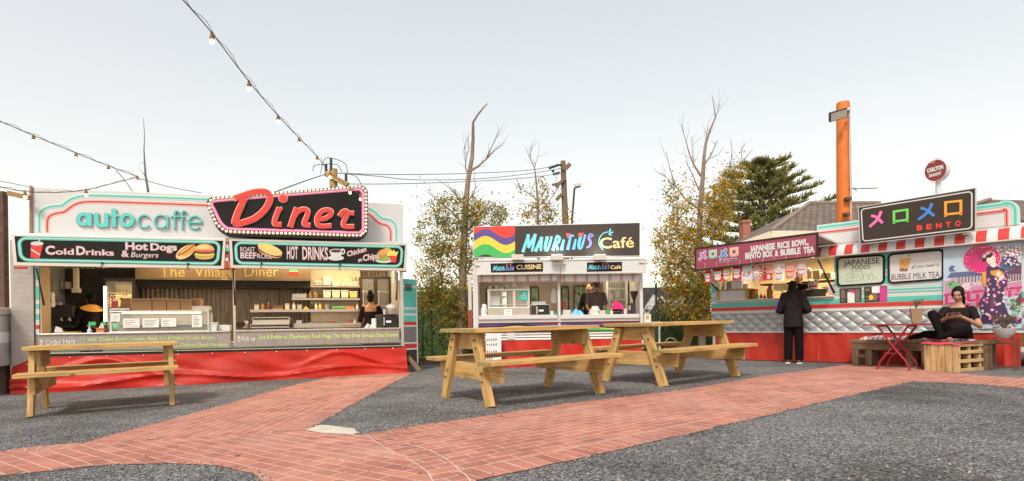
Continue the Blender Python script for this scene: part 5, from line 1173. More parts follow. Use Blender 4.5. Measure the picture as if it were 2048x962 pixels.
# figure
mp('obi', [(428, 330), (470, 320), (480, 440), (455, 480), (432, 430)]); mp('kim', [(470, 290), (500, 255), (580, 265), (640, 290), (690, 370), (680, 460), (650, 480), (640, 600), (690, 740), (760, 840), (410, 845), (430, 740), (395, 640), (440, 560), (470, 470)]); mp('kim2', [(580, 300), (640, 300), (690, 380), (680, 460), (600, 460), (570, 400)]); mp('obi', [(512, 315), (600, 300), (655, 340), (640, 400), (575, 375), (515, 345)])
mp('darkp', [(520, 600), (580, 480), (560, 640), (500, 760), (510, 680)])
mp('face', [(505, 235), (560, 225), (580, 260), (545, 280), (510, 262)]); mp('hair', EL(505, 175, 50, 40)); mp('face', EL(520, 202, 47, 46, rot=20)); mp('hair', EL(495, 160, 34, 22)); mp('hair', EL(448, 205, 20, 16))
for _ in range(34): t = random.uniform(-.3, 1.1); mp(random.choice(('blossom', 'rose', 'snow', 'rose')), EL(460 + t * 100, 160 - 40 * math.sin(max(0, min(1, t)) * 3.14) + random.gauss(0, 10), 11, 9, n=7))
mp('hair', EL(500, 208, 4, 3)); mp('hair', EL(540, 200, 4, 3)); mp('pinkum', EL(528, 232, 5, 3)); mp('face', EL(595, 345, 22, 26)); mp('face', EL(632, 375, 24, 18))
fl_ = 0; rg = random.Random(3)
for _ in range(60):
    x_, y_ = rg.uniform(415, 680), rg.uniform(385, 835)
    if y_ < 560 and not (470 < x_ < 670): continue
    if 560 <= y_ < 700 and not (420 < x_ < 650): continue
    k_ = rg.choice(('white', 'blossom', 'rose', 'lilac'))
    for j in range(5): mp(k_, EL(x_ + 8 * math.cos(j * 1.257), y_ + 8 * math.sin(j * 1.257), 6, 6, n=6))
    mp('kim', EL(x_, y_, 3, 3, n=6))
for _ in range(70):
    a = rg.random(); x_ = 580 + 245 * rg.random(); y_ = 70 + rg.random() ** 1.4 * 190
    if x_ < 640 and y_ > 110: continue
    mp(rg.choice(('blossom', 'snow', 'blossom')), EL(x_, y_, rg.uniform(8, 17), rg.uniform(7, 13), n=7))
for i in range(5): mr('hair', [(640 + i * 38, 52 + i), (636 + i * 40, 120)], .7)
mb.build('mural_figures', [mk[k] for k in kl], mu)
# ---- raised flap with maroon banner
FLY = -1.0
P = B.pts([(1391, 497), (1634, 466), (1634, 512), (1391, 541)], FLY); 
mb = MB(); mb.prism(P, FLY, FLY + .03); bn = mb.build('flap_banner', [mat('maroon_banner', (.27, .05, .09), rough=.5, var=.08)], bt_)
mb = MB(); x0, x1 = P[0][0], P[1][0]; zf = (P[0][1] + P[1][1]) / 2; zb = zawt + .02
mb.add([(x0, FLY + .035, zf - .03), (x1, FLY + .035, zf - .03), (x1, -.0, zb), (x0, -.0, zb), (x0, FLY + .035, zf), (x1, FLY + .035, zf), (x1, -.0, zb + .03), (x0, -.0, zb + .03)], [(0, 1, 2, 3), (4, 5, 6, 7), (0, 1, 5, 4), (1, 2, 6, 5), (2, 3, 7, 6), (3, 0, 4, 7)]); mb.build('flap', ['alu'], bt_)
mb = MB(); mb.ribbon([P[0], P[1], P[2], P[3]], .028, FLY - .012, FLY + .034, closed=True); mb.build('banner_frame', ['greyblack'], bn)
mb = MB(); fy = FLY - .003; C10 = crop(1390, 460, 7.062)
kana_me(mb, B, C10, [(145, 300), (110, 370), (60, 425)], [(75, 335), (110, 350), (160, 405)], 6.5, fy, 0); kana_me(mb, B, C10, [(145, 300), (110, 370), (60, 425)], [(75, 335), (110, 350), (160, 405)], 3.6, fy - .003, 1)
kana_me(mb, B, C10, [(440, 268), (405, 335), (350, 395)], [(368, 305), (400, 320), (450, 375)], 6.5, fy, 0); kana_me(mb, B, C10, [(440, 268), (405, 335), (350, 395)], [(368, 305), (400, 320), (450, 375)], 3.6, fy - .003, 2)
for (x0, y0, x1, y1, m) in ((215, 305, 292, 385, 3), (510, 270, 595, 360, 4)):
    for w_, mm, dy in ((5.6, 0, 0), (3.2, m, .003)): fribbon(mb, B, [C10(x0, y0), C10(x1, y0 - 9), C10(x1, y1 - 9), C10(x0, y1)], w_, fy - dy, mm, .004, True, 0); fribbon(mb, B, [C10(x0, y1), C10(x0, y1 + 14)], w_, fy - dy, mm, .004, n=0); fribbon(mb, B, [C10(x1, y1 - 8), C10(x1, y1 + 5)], w_, fy - dy, mm, .004, n=0)
for i, c in enumerate('BENTO'): a = 342 + i * 54; ftext(mb, B, c, C10(a, 462 - i * 5.5), C10(a + 40, 458 - i * 5.5), 6.4, fy - .001, 0, .05); ftext(mb, B, c, C10(a + 3, 459 - i * 5.5), C10(a + 37, 455 - i * 5.5), 5, fy - .005, 5, .0)
mb.build('kana_lettering', ['white', mat('kana_mauve', (.40, .16, .52), rough=.5), MATS['kana_blue'], mat('kana_mint', (.20, .58, .38), rough=.5), mat('kana_salmon', (.75, .36, .28), rough=.5), MATS['maroon_banner']], bn); mb = MB()
words = lambda l, a, b, cp: [ftext(mb, B, t, C10(a[0] + (b[0] - a[0]) * u0, a[1] + (b[1] - a[1]) * u0), C10(a[0] + (b[0] - a[0]) * u1, a[1] + (b[1] - a[1]) * u1), cp, fy, 0, .05) for t, u0, u1 in l]
words([('JAPANESE', 0, .43), ('RICE', .47, .68), ('BOWL,', .715, 1)], (778, 312), (1605, 205), 11.5); words([('BENTO', 0, .23), ('BOX', .255, .40), ('&', .43, .48), ('BUBBLE', .51, .80), ('TEA', .84, 1)], (710, 410), (1688, 312), 11.5)
for i in range(10):
    t = (i + .8) / 10.4; fribbon(mb, B, [C10(10 + 1700 * t, 545 - 160 * t - 5), C10(10 + 1700 * t, 545 - 160 * t - (70 if i < 4 else 60))], .5, fy, 0, .002, n=0); a = 15 + i * 170
    fribbon(mb, B, [C10(a, 262 - a * .131), C10(a + 125, 262 - (a + 125) * .131)], 1.2, fy, 0, .002, n=0)
mb.build('lettering', ['white', mat('kana_mauve', (.40, .16, .52), rough=.5), MATS['kana_blue'], mat('kana_mint', (.20, .58, .38), rough=.5), mat('kana_salmon', (.75, .36, .28), rough=.5), 'maroon_banner' if 0 else MATS['maroon_banner']], bn)
mb = MB()
for a, y0, b, y1 in (((1636, 520), FLY + .05, (1668, 585), -.02), ((1400, 545), FLY + .05, (1436, 580), -.02)):
    A, E_ = B.p(*a, y0), B.p(*b, y1); mb.tube([(A[0], y0, A[1]), (E_[0], y1, E_[1])], [.014, .022], 8)
mb.build('gas_strut', ['dark'], bt_)
lamp(bt_, B, B.p(1560, 540)[0], B.p(1665, 540)[0] + .5, 1.2, zawt - .04, 12, (1, .68, .32)); lamp(bt_, B, B.p(1440, 540)[0], B.p(1530, 540)[0], 1.2, zawt - .04, 5, (1, .68, .32))
for a, b, y0 in (((1520, 571), (1672, 556), .9), ((1520, 607), (1690, 607), 1.5)):
    mb = MB(); x0, z0 = B.p(*a, y0); x1, z1 = B.p(*b, y0); z0 = (z0 + z1) / 2; mb.box(x0, x1 + .3, y0, y0 + .35, z0 - .03, z0); mb.build('shelf', ['dark'], bt_)
# ---- hanging print flags
flags = [((1409, 543), (1424, 566), 'r'), ((1425, 538), (1447, 563), 'R'), ((1445, 535), (1464, 562), 'y'), ((1464, 533), (1485, 559), 'v'), ((1484, 532), (1504, 561), 'b'), ((1504, 532), (1524, 562), 's'), ((1525, 530), (1546, 560), 'p'), ((1548, 527), (1569, 561), 'w'), ((1570, 525), (1593, 556), 'k'), ((1594, 522), (1614, 551), 'q')]
FC = dict(r=(.60, .03, .03), R=(.62, .03, .03), y=(.72, .45, .05), v=(.60, .04, .07), b=(.55, .66, .70), s=(.62, .07, .03), p=(.72, .30, .30), w=(.74, .74, .70), k=(.66, .38, .33), q=(.74, .42, .42))
flab = dict(r='small red print flag at the far left of the hanging row', R='red print flag with a round white cat', y='yellow print flag with a white cat', v='crimson print flag with a purple and white cat', b='pale blue print flag with a smiling round face', s='print flag with a red and white sunburst', p='pink and red split print flag', w='white print flag with a big cat face', k='dusty pink print flag above the customer head', q='pink print flag at the right end of the row')
for a, b, k in flags:
    y0 = FLY + .10; x0, z1 = B.p(*a, y0); x1, z0 = B.p(*b, y0); f = thing('print_flag', flab[k], 'flag', B.w((x0 + x1) / 2, y0, z1), B.ang, 'print flags hanging under the maroon banner')
    w_, h_ = (x1 - x0), z1 - z0; tilt = random.gauss(0, .03)
    mb = MB(); cloth_ = mat('flag_' + k, FC[k], rough=.7, var=.06); mb.grid(lambda u, v: ((u - .5) * w_ + tilt * v * h_, .02 * math.sin(u * 3 + v * 2) * v, -v * h_), 6, 6); 
    n0 = len(mb.f); mb.build('cloth', [cloth_], f, smooth=True, recalc=False)
    mb = MB(); cx, cz_ = tilt * .5 * h_, -h_ * .52; e2 = lambda cx, cz, rx, rz, m, y=-.022, n=14: mb.prism([(cx + rx * math.cos(t * 6.283 / n), cz + rz * math.sin(t * 6.283 / n)) for t in range(n)], y - .002, y, m)
    if k == 's':
        for i in range(14):
            t = i * .4488; mb.prism([(cx, cz_), (cx + .5 * w_ * math.cos(t), cz_ + .5 * h_ * math.sin(t)), (cx + .5 * w_ * math.cos(t + .22), cz_ + .5 * h_ * math.sin(t + .22))], -.022, -.019, 0)
        e2(cx, cz_, w_ * .27, w_ * .27, 0, -.024); e2(cx, cz_ - .01, w_ * .10, w_ * .07, 1, -.027)
    elif k == 'p':
        mb.box(-w_ * .5, w_ * .5, -.024, -.020, -h_, -h_ * .55, 1); e2(w_ * .15, -h_ * .78, w_ * .17, w_ * .22, 0, -.026)
        for i in range(3): e2(-w_ * .22, -h_ * (.25 + i * .25), w_ * .13, w_ * .10, 3, -.026)
    elif k == 'b':
        mb.box(-w_ * .5, w_ * .5, -.024, -.020, -h_, -h_ * .7, 0); mb.ribbon([(cx - w_ * .35, cz_), (cx - w_ * .2, cz_ - h_ * .16), (cx + w_ * .1, cz_ - h_ * .18), (cx + w_ * .35, cz_)], .012, -.027, -.024, 1); e2(cx - w_ * .3, cz_ + .02, .02, .016, 2); e2(cx + w_ * .25, cz_ + .02, .026, .02, 1)
    else:
        body = 0 if k not in 'k' else 2
        e2(cx, cz_ - h_ * .18, w_ * .30, h_ * .20, body); e2(cx, cz_ + h_ * .12, w_ * .36, h_ * .19, body, -.024)
        for s_ in (-1, 1): mb.prism([(cx + s_ * w_ * .34, cz_ + h_ * .34), (cx + s_ * w_ * .12, cz_ + h_ * .27), (cx + s_ * w_ * .33, cz_ + h_ * .15)], -.0225, -.0205, body if k != 'w' else 1)
        for s_ in (-1, 1): e2(cx + s_ * w_ * .15, cz_ + h_ * .14, .010, .010, 3, -.027, 8)
        mb.ribbon([(cx - w_ * .25, cz_ - h_ * .04), (cx, cz_ - h_ * .08), (cx + w_ * .25, cz_ - h_ * .04)], .016, -.029, -.026, 1 if k not in 'R' else 4); e2(cx, cz_ + h_ * .06, .012, .008, 2, -.027, 8)
    mb.build('print', ['white', 'red', 'palered', 'ink', 'flag_y' if 0 else MATS['flag_yellow']], f)
# ---- round lit beer sign on the roof
o = B.w(B.p(1877, 380, .9)[0], .9, zawt + .04); rs2 = thing('round_sign', 'round dark red beer sign on a white domed base on the truck roof', 'sign', o, B.ang + R(-12))
c = Vector(at(1877, 342, o.y)); rr = 17.5 / FPX * o.y; cz2 = c.z - o.z; rx_ = rr * 1.1
mb = MB(); mb.lathe([(.26, 0), (.26, .08), (.22, .16), (.12, .23), (.05, .26), (.045, cz2 - rr * 1.2)], n=20); mb.build('stand', ['white'], rs2, smooth=True)
mb = MB(); ring = [(rx_ * math.cos(t * .2094), cz2 + rr * 1.2 * math.sin(t * .2094)) for t in range(30)]; mb.prism(ring, -.10, .05); dr = mb.build('drum', ['white'], rs2, bevel=.004)
mb = MB(); mb.prism([(x * .985, cz2 + (z - cz2) * .985) for x, z in ring], -.106, -.10, 0); fr_ = mb.build('face', [mat('beer_red', (.20, .022, .018), rough=.25, var=.2, vscale=5)], rs2)
mb = MB(); mb.text('CARLTON', (-rx_ * .74, cz2 - .015), (rx_ * .74, cz2 + .0), .068, -.107, .003, 0, .06); mb.text('DRAUGHT', (-rx_ * .56, cz2 - .105), (rx_ * .56, cz2 - .092), .052, -.107, .003, 0, .04); mb.ribbon([(-.12, cz2 + .17), (-.03, cz2 + .14), (.02, cz2 + .20), (.12, cz2 + .17)], .012, -.109, -.106, 1); mb.ribbon([(-.12, cz2 - .19), (.10, cz2 - .19)], .010, -.109, -.106, 1); mb.build('lettering', ['white', 'palered'], fr_)
# ================================================================ things on the counters
def item(fr, name, label, cat, box, y, fn, group=None, d=None, rz=0.0, **kw):
    x0, z1 = fr.p(box[0], box[1], y); x1, z0 = fr.p(box[2], box[3], y); w_, h_ = x1 - x0, z1 - z0; d = d or w_
    r = thing(name, label, cat, fr.w((x0 + x1) / 2, y, z0), fr.ang + rz, group); fn(r, w_, h_, d, **kw); return r
def S1(name, r, mats, f, bevel=.004, smooth=False):
    mb = MB(); f(mb); return mb.build(name, mats, r, bevel=bevel, smooth=smooth)
def carton(r, w, h, d, col='card'):
    S1('body', r, [col], lambda m: m.box(-w / 2 * .97, w / 2 * .97, 0, d, 0, h * .84)); S1('lid', r, [col], lambda m: (m.box(-w / 2, w / 2, -.006, d, h * .80, h), m.box(-w / 2, w / 2, -.02, -.006, h * .86, h * .95)))
def bottle(r, w, h, d, col='green', cap='white'):
    S1('body', r, [col], lambda m: m.lathe([(w * .48, 0), (w * .5, h * .05), (w * .5, h * .55), (w * .2, h * .72), (w * .17, h * .9)], n=10), 0, True); S1('cap', r, [cap], lambda m: m.lathe([(w * .2, h * .9), (w * .2, h)], n=10), 0)
def pump(r, w, h, d, col='white', cap='white'):
    bottle(r, w, h * .82, d, col, cap); S1('pump_head', r, [cap], lambda m: (m.box(-w * .08, w * .08, -.01, .01, h * .8, h), m.box(-w * .4, w * .1, -.012, .012, h * .94, h)), .002)
def tub(r, w, h, d, col='cream', lid='white'):
    S1('body', r, [col], lambda m: m.add([(-w * .44, 0, 0), (w * .44, 0, 0), (w * .5, 0, h * .85), (-w * .5, 0, h * .85), (-w * .44, d, 0), (w * .44, d, 0), (w * .5, d, h * .85), (-w * .5, d, h * .85)], [(0, 1, 2, 3), (5, 4, 7, 6), (1, 5, 6, 2), (4, 0, 3, 7), (0, 4, 5, 1), (3, 2, 6, 7)])); S1('lid', r, [lid], lambda m: m.box(-w * .52, w * .52, -.01, d + .01, h * .85, h))
def bowl(r, w, h, d, col='white'): S1('bowl', r, [col], lambda m: m.lathe([(w * .22, 0), (w * .40, h * .35), (w * .5, h), (w * .46, h), (w * .36, h * .4), (.01, h * .2)], n=16), 0, True)
def pot(r, w, h, d, col='silver', lid='white'):
    S1('body', r, [col], lambda m: m.lathe([(w * .44, 0), (w * .46, h * .04), (w * .46, h * .62)], n=18), 0, True); S1('lid', r, [lid], lambda m: m.lathe([(w * .5, h * .58), (w * .5, h * .70), (w * .40, h * .86), (w * .1, h * .92), (w * .08, h)], n=18), 0, True)
def blockm(r, w, h, d, mats=('steel',)): S1('body', r, [mats[0]], lambda m: m.box(-w / 2, w / 2, 0, d, 0, h), .006)
def microwave(r, w, h, d, col='greyblack', frame='dark', left=False):
    S1('case', r, [frame], lambda m: m.box(-w / 2, w / 2, .02, d, 0, h), .008); s_ = -1 if left else 1
    S1('door', r, [col], lambda m: m.box(-w / 2 + (.30 * w if left else .01), w / 2 - (.01 if left else .30 * w), 0, .02, .03 * h, .97 * h), .004); S1('keypad', r, ['dark'], lambda m: m.box(s_ * w * .47 if s_ < 0 else w * .22, -w * .22 if s_ < 0 else w * .47, .004, .02, .06 * h, .94 * h), .003)
    hx = (-w * .17 if left else w * .17); S1('handle', r, ['silver'], lambda m: m.box(hx - .012, hx + .012, -.03, 0, h * .2, h * .8), .004); S1('label_plate', r, ['paper'], lambda m: m.box(-.03, .07, -.003, 0, h * .4, h * .55), 0)
def cloth_heap(r, w, h, d, col='white'):
    rg = random.Random(int(w * 1e4)); S1('cloth', r, [col], lambda m: m.grid(lambda u, v: ((u - .5) * w * (1 - .15 * math.sin(v * 3.14)), d * (v - .2) + .02 * math.sin(u * 12), h * (math.sin(u * 3.14) ** .5 * math.sin(min(1, v * 1.25) * 3.14) ** .5 + .18 * math.sin(u * 13 + v * 7) * math.sin(v * 3.14) * math.sin(u * 3.14))), 18, 14), 0, True)
def bag(r, w, h, d, col='white'): S1('bag', r, [col], lambda m: m.loft([(0, d / 2, 0, w * .40, d * .4), (w * .04, d / 2, h * .12, w * .5, d * .5), (-w * .05, d / 2 + d * .05, h * .32, w * .46, d * .45), (w * .04, d / 2, h * .5, w * .50, d * .46), (-w * .02, d / 2 - d * .06, h * .68, w * .40, d * .40), (w * .05, d / 2, h * .84, w * .30, d * .28), (w * .02, d / 2, h * .92, w * .33, d * .20), (-w * .03, d / 2, h, w * .22, d * .10)], 9), 0, True)
def cup(r, w, h, d, col='white'): S1('cup', r, [col], lambda m: m.lathe([(w * .38, 0), (w * .5, h), (w * .46, h), (w * .36, h * .1)], n=12), 0, True)
def sheetp(r, w, h, d, col='paper', lines=8):
    p = S1('sheet', r, [col], lambda m: m.add([(-w / 2, 0, 0), (w / 2, 0, 0), (w / 2, h * .12, h), (-w / 2, h * .12, h), (-w / 2, .008, 0), (w / 2, .008, 0), (w / 2, h * .12 + .008, h), (-w / 2, h * .12 + .008, h)], [(0, 1, 2, 3), (7, 6, 5, 4), (0, 4, 5, 1), (1, 5, 6, 2), (2, 6, 7, 3), (3, 7, 4, 0)]), 0)
    if lines: S1('print', p, ['ink'], lambda m: [m.box(-w * .38, w * random.uniform(0, .38), h * .12 * (.15 + i * .8 / lines) - .006, h * .12 * (.15 + i * .8 / lines) - .003, h * (.15 + i * .8 / lines), h * (.15 + i * .8 / lines) + .006) for i in range(lines)], 0)
def fridge(r, w, h, d, doors=1, frame='dark', back=None, shelves=3, light=0.0):
    t = .035; S1('cabinet', r, [frame], lambda m: (m.box(-w / 2, -w / 2 + t, 0, d, 0, h), m.box(w / 2 - t, w / 2, 0, d, 0, h), m.box(-w / 2 + t, w / 2 - t, 0, d, 0, t * 2), m.box(-w / 2 + t, w / 2 - t, 0, d, h - t * 2.2, h), m.box(-w / 2 + t, w / 2 - t, d - .03, d, t * 2, h - t * 2.2)), 0)
    S1('lining', r, [back or 'offwhite'], lambda m: m.box(-w / 2 + t, w / 2 - t, d - .04, d - .031, t * 2, h - t * 2.2), 0)
    for i in range(shelves): z = h * (i + 1) / (shelves + 1); S1('shelf', r, ['offwhite'], lambda m: m.box(-w / 2 + t, w / 2 - t, .05, d - .04, z - .012, z), 0)
    for k in range(doors):
        x0 = -w / 2 + w * k / doors; x1 = x0 + w / doors; dr = S1('door', r, [frame], lambda m: m.ribbon([(x0 + .02, .02), (x1 - .02, .02), (x1 - .02, h - .02), (x0 + .02, h - .02)], .04, -.03, -.002, closed=True), 0)
        S1('pane', dr, ['glass'], lambda m: m.box(x0 + .04, x1 - .04, -.016, -.012, .04, h - .04), 0); S1('handle', dr, ['silver'], lambda m: m.box(x0 + .05, x0 + .075, -.06, -.03, h * .25, h * .75), .005)
    if light: S1('light_tube', r, [mat('fridge_tube', (1, .9, .7), emit=(1, .82, .5), estr=light)], lambda m: m.box(-w / 2 + .002, -w / 2 + .045, -.045, -.03, h * .12, h * .85), 0)

# --- diner counter
fridge_d = item(D, 'drinks_fridge', 'glass door drinks fridge with a glowing upright tube beside the cardboard boxes', 'fridge', (208, 556, 271, 668), 1.25, fridge, d=.55, light=2.0, back=mat('lit_lining', (.5, .42, .25), rough=.6))
l = bpy.data.lights.new('fridge_light', 'AREA'); l.energy = 2; l.color = (1, .76, .40); l.size = .35; fo = bpy.data.objects.new('fridge_light', l); COL.objects.link(fo); fo.parent = fridge_d; fo.location = (0, .2, .75); fo.rotation_euler = (R(20), 0, 0)
bc = [mat('drink_' + k, c, rough=.2) for k, c in (('red', (.5, .05, .03)), ('amber', (.5, .2, .03)), ('lime', (.25, .4, .05)), ('dark', (.05, .02, .02)))]
for row, (pa, pb) in enumerate(((579, 592), (597, 612), (618, 628))):
    for i in range(7): item(D, 'drink_bottle', 'small coloured drink bottle standing on a shelf of the lit drinks fridge', 'bottle', (219 + i * 6.4, pa - (i % 3), 223.5 + i * 6.4, pb), 1.45, bottle, 'bottles in the lit drinks fridge', col=bc[(i * 3 + row) % 4], cap=['white', 'red'][i % 2])
def dcase(r, w, h, d):
    S1('base', r, ['steel'], lambda m: m.box(-w / 2, w / 2, 0, d, 0, h * .14), .004); S1('top', r, ['silver'], lambda m: m.box(-w / 2, w / 2, .05, d, h * .95, h), .004)
    S1('post', r, ['silver'], lambda m: [m.box(x - .015, x + .015, y, y + .03, h * .14, h * .95) for x in (-w / 2 + .015, w / 2 - .015) for y in (.05, d - .03)], 0); S1('back', r, ['alu'], lambda m: m.box(-w / 2 + .03, w / 2 - .03, d - .02, d - .005, h * .14, h * .95), 0)
    S1('shelf', r, ['silver'], lambda m: m.box(-w / 2 + .03, w / 2 - .03, .12, d - .02, h * .40, h * .43), 0); S1('front_glass', r, ['glass'], lambda m: m.add([(-w / 2, .0, h * .14), (w / 2, .0, h * .14), (w / 2, .05, h * .95), (-w / 2, .05, h * .95)], [(0, 1, 2, 3)]), 0)
    S1('lamp_strip', r, [mat('case_strip', (1, .9, .7), emit=(1, .72, .4), estr=2.0)], lambda m: m.box(-w * .4, w * .4, .15, .18, h * .90, h * .93), 0)
    for x0, x1, z0, z1, k in ((-.36, -.20, .30, .68, 4), (-.17, -.01, .30, .68, 5), (.015, .165, .32, .69, 4), (.325, .43, .28, .80, 8), (-.475, -.39, .56, .90, 3)):
        p = S1('paper_menu', r, ['paper'], lambda m: m.box(w * x0, w * x1, -.012, -.008, h * z0, h * z1), 0); S1('print', p, ['ink'], lambda m: [m.box(w * (x0 + .015), w * (x0 + .015 + (x1 - x0 - .03) * random.uniform(.4, 1)), -.0135, -.012, h * (z0 + (z1 - z0) * (i + .8) / (k + 1.2)), h * (z0 + (z1 - z0) * (i + .8) / (k + 1.2)) + .006) for i in range(k)], 0)
    g = S1('heart_sticker', r, ['green'], lambda m: m.prism([(w * -.435 + .058 * a, h * .38 + .058 * b) for a, b in ((0, -1.3), (.55, -.5), (.85, .1), (.75, .7), (.35, .95), (0, .75), (-.35, .95), (-.75, .7), (-.85, .1), (-.55, -.5))], -.018, -.010), 0); S1('print', g, ['white'], lambda m: [m.box(w * -.435 - .03, w * -.435 + .03, -.020, -.018, h * .38 + dz, h * .38 + dz + .009) for dz in (-.02, .0, .02, .035)], 0)
item(D, 'display_case', 'long stainless food display case with paper menus taped to its glass', 'display case', (217, 622, 418, 667), .02, dcase, d=.5)
for i, (bx, lb) in enumerate((((262, 597, 304, 623), 'largest open brown carton at the left of the row on the display case'), ((304, 596, 333, 623), 'tall brown carton second from the left on the display case'), ((333, 598, 361, 622), 'brown carton in the middle of the row on the display case'), ((361, 599, 383, 622), 'narrow brown carton fourth from the left on the display case'), ((383, 597, 401, 620), 'smallest brown carton at the right end of the row'))): item(D, 'carton', lb, 'carton', bx, .18 if i < 4 else .3, carton, 'brown cartons on the display case', d=.3)
item(D, 'takeaway_sack', 'folded brown paper sacks leaning by the lit fridge', 'paper sacks', (240, 596, 262, 619), .5, carton, d=.2)
item(D, 'red_notice', 'small red notice card in front of the lit fridge', 'notice', (222, 602, 236, 617), .35, sheetp, col='red', lines=2)
item(D, 'white_tray', 'flat white tray on the left end of the display case', 'tray', (219, 616.5, 259, 620), .12, blockm, d=.3, mats=('white',))
item(D, 'label_printer', 'pale low printer on the right end of the display case', 'printer', (382, 612, 418, 620), .2, blockm, d=.3, mats=('offwhite',))
item(D, 'cutlery_caddy', 'white caddy of cutlery right of the display case', 'caddy', (417, 645, 434, 662), .1, tub, d=.2, col='white', lid='white')
item(D, 'plate_stack', 'low stack of white foam trays by the centre post', 'trays', (436, 650, 460, 661), .2, blockm, d=.25, mats=('white',))
item(D, 'sanitiser_bottle', 'pale pump bottle of sanitiser on the left of the diner counter', 'bottle', (174, 651, 184, 667), .0, pump, col=mat('pale_blue_plastic', (.5, .62, .7), rough=.3), cap='white')
item(D, 'tissue_box', 'orange tissue box with a tissue standing out beside the sanitiser', 'tissue box', (192, 656, 208, 667), .02, carton, d=.14, col=mat('tissue_orange', (.62, .22, .08), rough=.6))
item(D, 'tissue', 'white tissue poking up from the orange box', 'tissue', (197, 647, 209, 657), .08, cloth_heap, d=.1, col='paper')
for bx, lb in (((177, 644, 191, 650.5), 'green lit payment screen behind the sanitiser bottle'), ((204, 643, 212, 650), 'green lit payment screen half hidden by the display case')):
    def scr(r, w, h, d): S1('case', r, ['dark'], lambda m: m.box(-w * .56, w * .56, .006, .05, -h * .8, h * 1.1), .004); S1('screen', r, [mat('green_screen', (.05, .5, .15), emit=(.05, .6, .16), estr=.07)], lambda m: m.box(-w / 2, w / 2, 0, .006, 0, h), 0)
    item(D, 'payment_screen', lb, 'screen', bx, .35, scr, d=.1)
item(D, 'wooden_tray', 'low wooden tray at the left end of the diner counter', 'tray', (110, 664, 152, 668), .05, blockm, d=.25, mats=('wood',))
item(D, 'napkin_fan', 'white curved napkin stack in the wooden tray', 'napkins', (108, 653, 125, 665), .12, lambda r, w, h, d: S1('napkins', r, ['white'], lambda m: m.prism([(-w / 2, 0), (w / 2, 0)] + [(-w / 2 + w * math.cos(t * .2), h * math.sin(t * .2) ** .8) for t in range(1, 8)], 0, .04), .004))
for bx, lb in (((87, 584, 95.5, 614), 'left white cup dispenser on the wall by the diner window'), ((96.5, 584, 105, 614), 'right white cup dispenser on the wall by the diner window')): item(D, 'cup_dispenser', lb, 'dispenser', bx, .35, lambda r, w, h, d: (S1('case', r, ['offwhite'], lambda m: m.box(-w / 2, w / 2, 0, d, 0, h), .012), S1('slot', r, ['dark'], lambda m: m.box(-w * .2, w * .2, -.003, .0, h * .3, h * .5), 0)), d=.12)
def espresso(r, w, h, d):
    S1('body', r, ['dark'], lambda m: (m.box(-w / 2, w / 2, 0, d, h * .45, h), m.box(-w / 2, w / 2, d * .5, d, 0, h * .45), m.box(-w / 2, w / 2, 0, d, 0, h * .08)), .01); S1('group_head', r, ['silver'], lambda m: [m.lathe([(.03, h * .30), (.03, h * .45)], c=(x, .12, 0)) for x in (-w * .2, w * .2)], 0)
    S1('portafilter', r, ['dark'], lambda m: [m.box(x - .01, x + .01, -.1, .1, h * .3, h * .34) for x in (-w * .2, w * .2)], .003); S1('cup_row', r, ['white'], lambda m: [m.lathe([(.02, h), (.03, h + .05)], c=(x * w, .1, 0)) for x in (-.35, -.22)], 0)
item(D, 'espresso_machine', 'dark espresso machine in the shadowed left corner of the diner', 'coffee machine', (104, 610, 146, 655), 1.0, espresso, d=.45)
# --- diner cooking line and shelves
def grill(r, w, h, d):
    S1('body', r, ['steel'], lambda m: m.box(-w / 2, w / 2, 0, d, 0, h * .52), .005); S1('back_panel', r, ['silver'], lambda m: m.box(-w / 2, w / 2, d * .6, d, h * .52, h), .005); S1('slot', r, ['dark'], lambda m: (m.box(-w * .47, w * .47, d * .58, d * .6, h * .82, h * .95), m.box(-w * .5, w * .5, -.004, 0, h * .12, h * .26), m.box(-w * .5, w * .5, -.004, 0, h * .36, h * .46)), 0)
item(D, 'flat_grill', 'wide stainless flat grill on the right half of the diner back bench', 'grill', (501, 634, 579, 663), 1.0, grill, d=.6)
item(D, 'wok', 'dark shallow wok left of the flat grill', 'wok', (468, 645, 491, 655), 1.0, bowl, col='dark')
item(D, 'sauce_bottle', 'dark bottle with a red cap right of the flat grill', 'bottle', (579, 635, 587, 655), 1.1, bottle, col='dark', cap='red')
item(D, 'steel_tub', 'small steel tub at the left of the top shelf', 'tub', (629, 562, 645, 570), 1.5, blockm, d=.15, mats=('silver',))
item(D, 'flour_bin', 'clear bin of flour with a rounded top on the top shelf', 'bin', (646, 553, 663, 570), 1.5, tub, d=.2, col='cream', lid='offwhite')
item(D, 'cream_box', 'wide cream box beside the flour bin on the top shelf', 'box', (664, 561, 680, 571), 1.5, tub, d=.2, col='cream', lid='cream')
item(D, 'baking_trays', 'flat pile of trays on the top shelf', 'trays', (681, 568, 702, 571.5), 1.5, blockm, d=.2, mats=('silver',))
def utens(r, w, h, d):
    S1('pot', r, ['offwhite'], lambda m: m.lathe([(w * .35, 0), (w * .4, h * .45)], n=12), 0, True); S1('utensil', r, ['dark'], lambda m: [m.tube([(0, 0, h * .3), (math.cos(i * 1.3) * w * .7, .02, h * (.8 + .2 * math.sin(i * 2.1)))], .006, 5) for i in range(8)], 0)
item(D, 'utensil_pot', 'white pot of dark utensils at the right end of the top shelf', 'utensil pot', (704, 552, 716, 571), 1.5, utens)
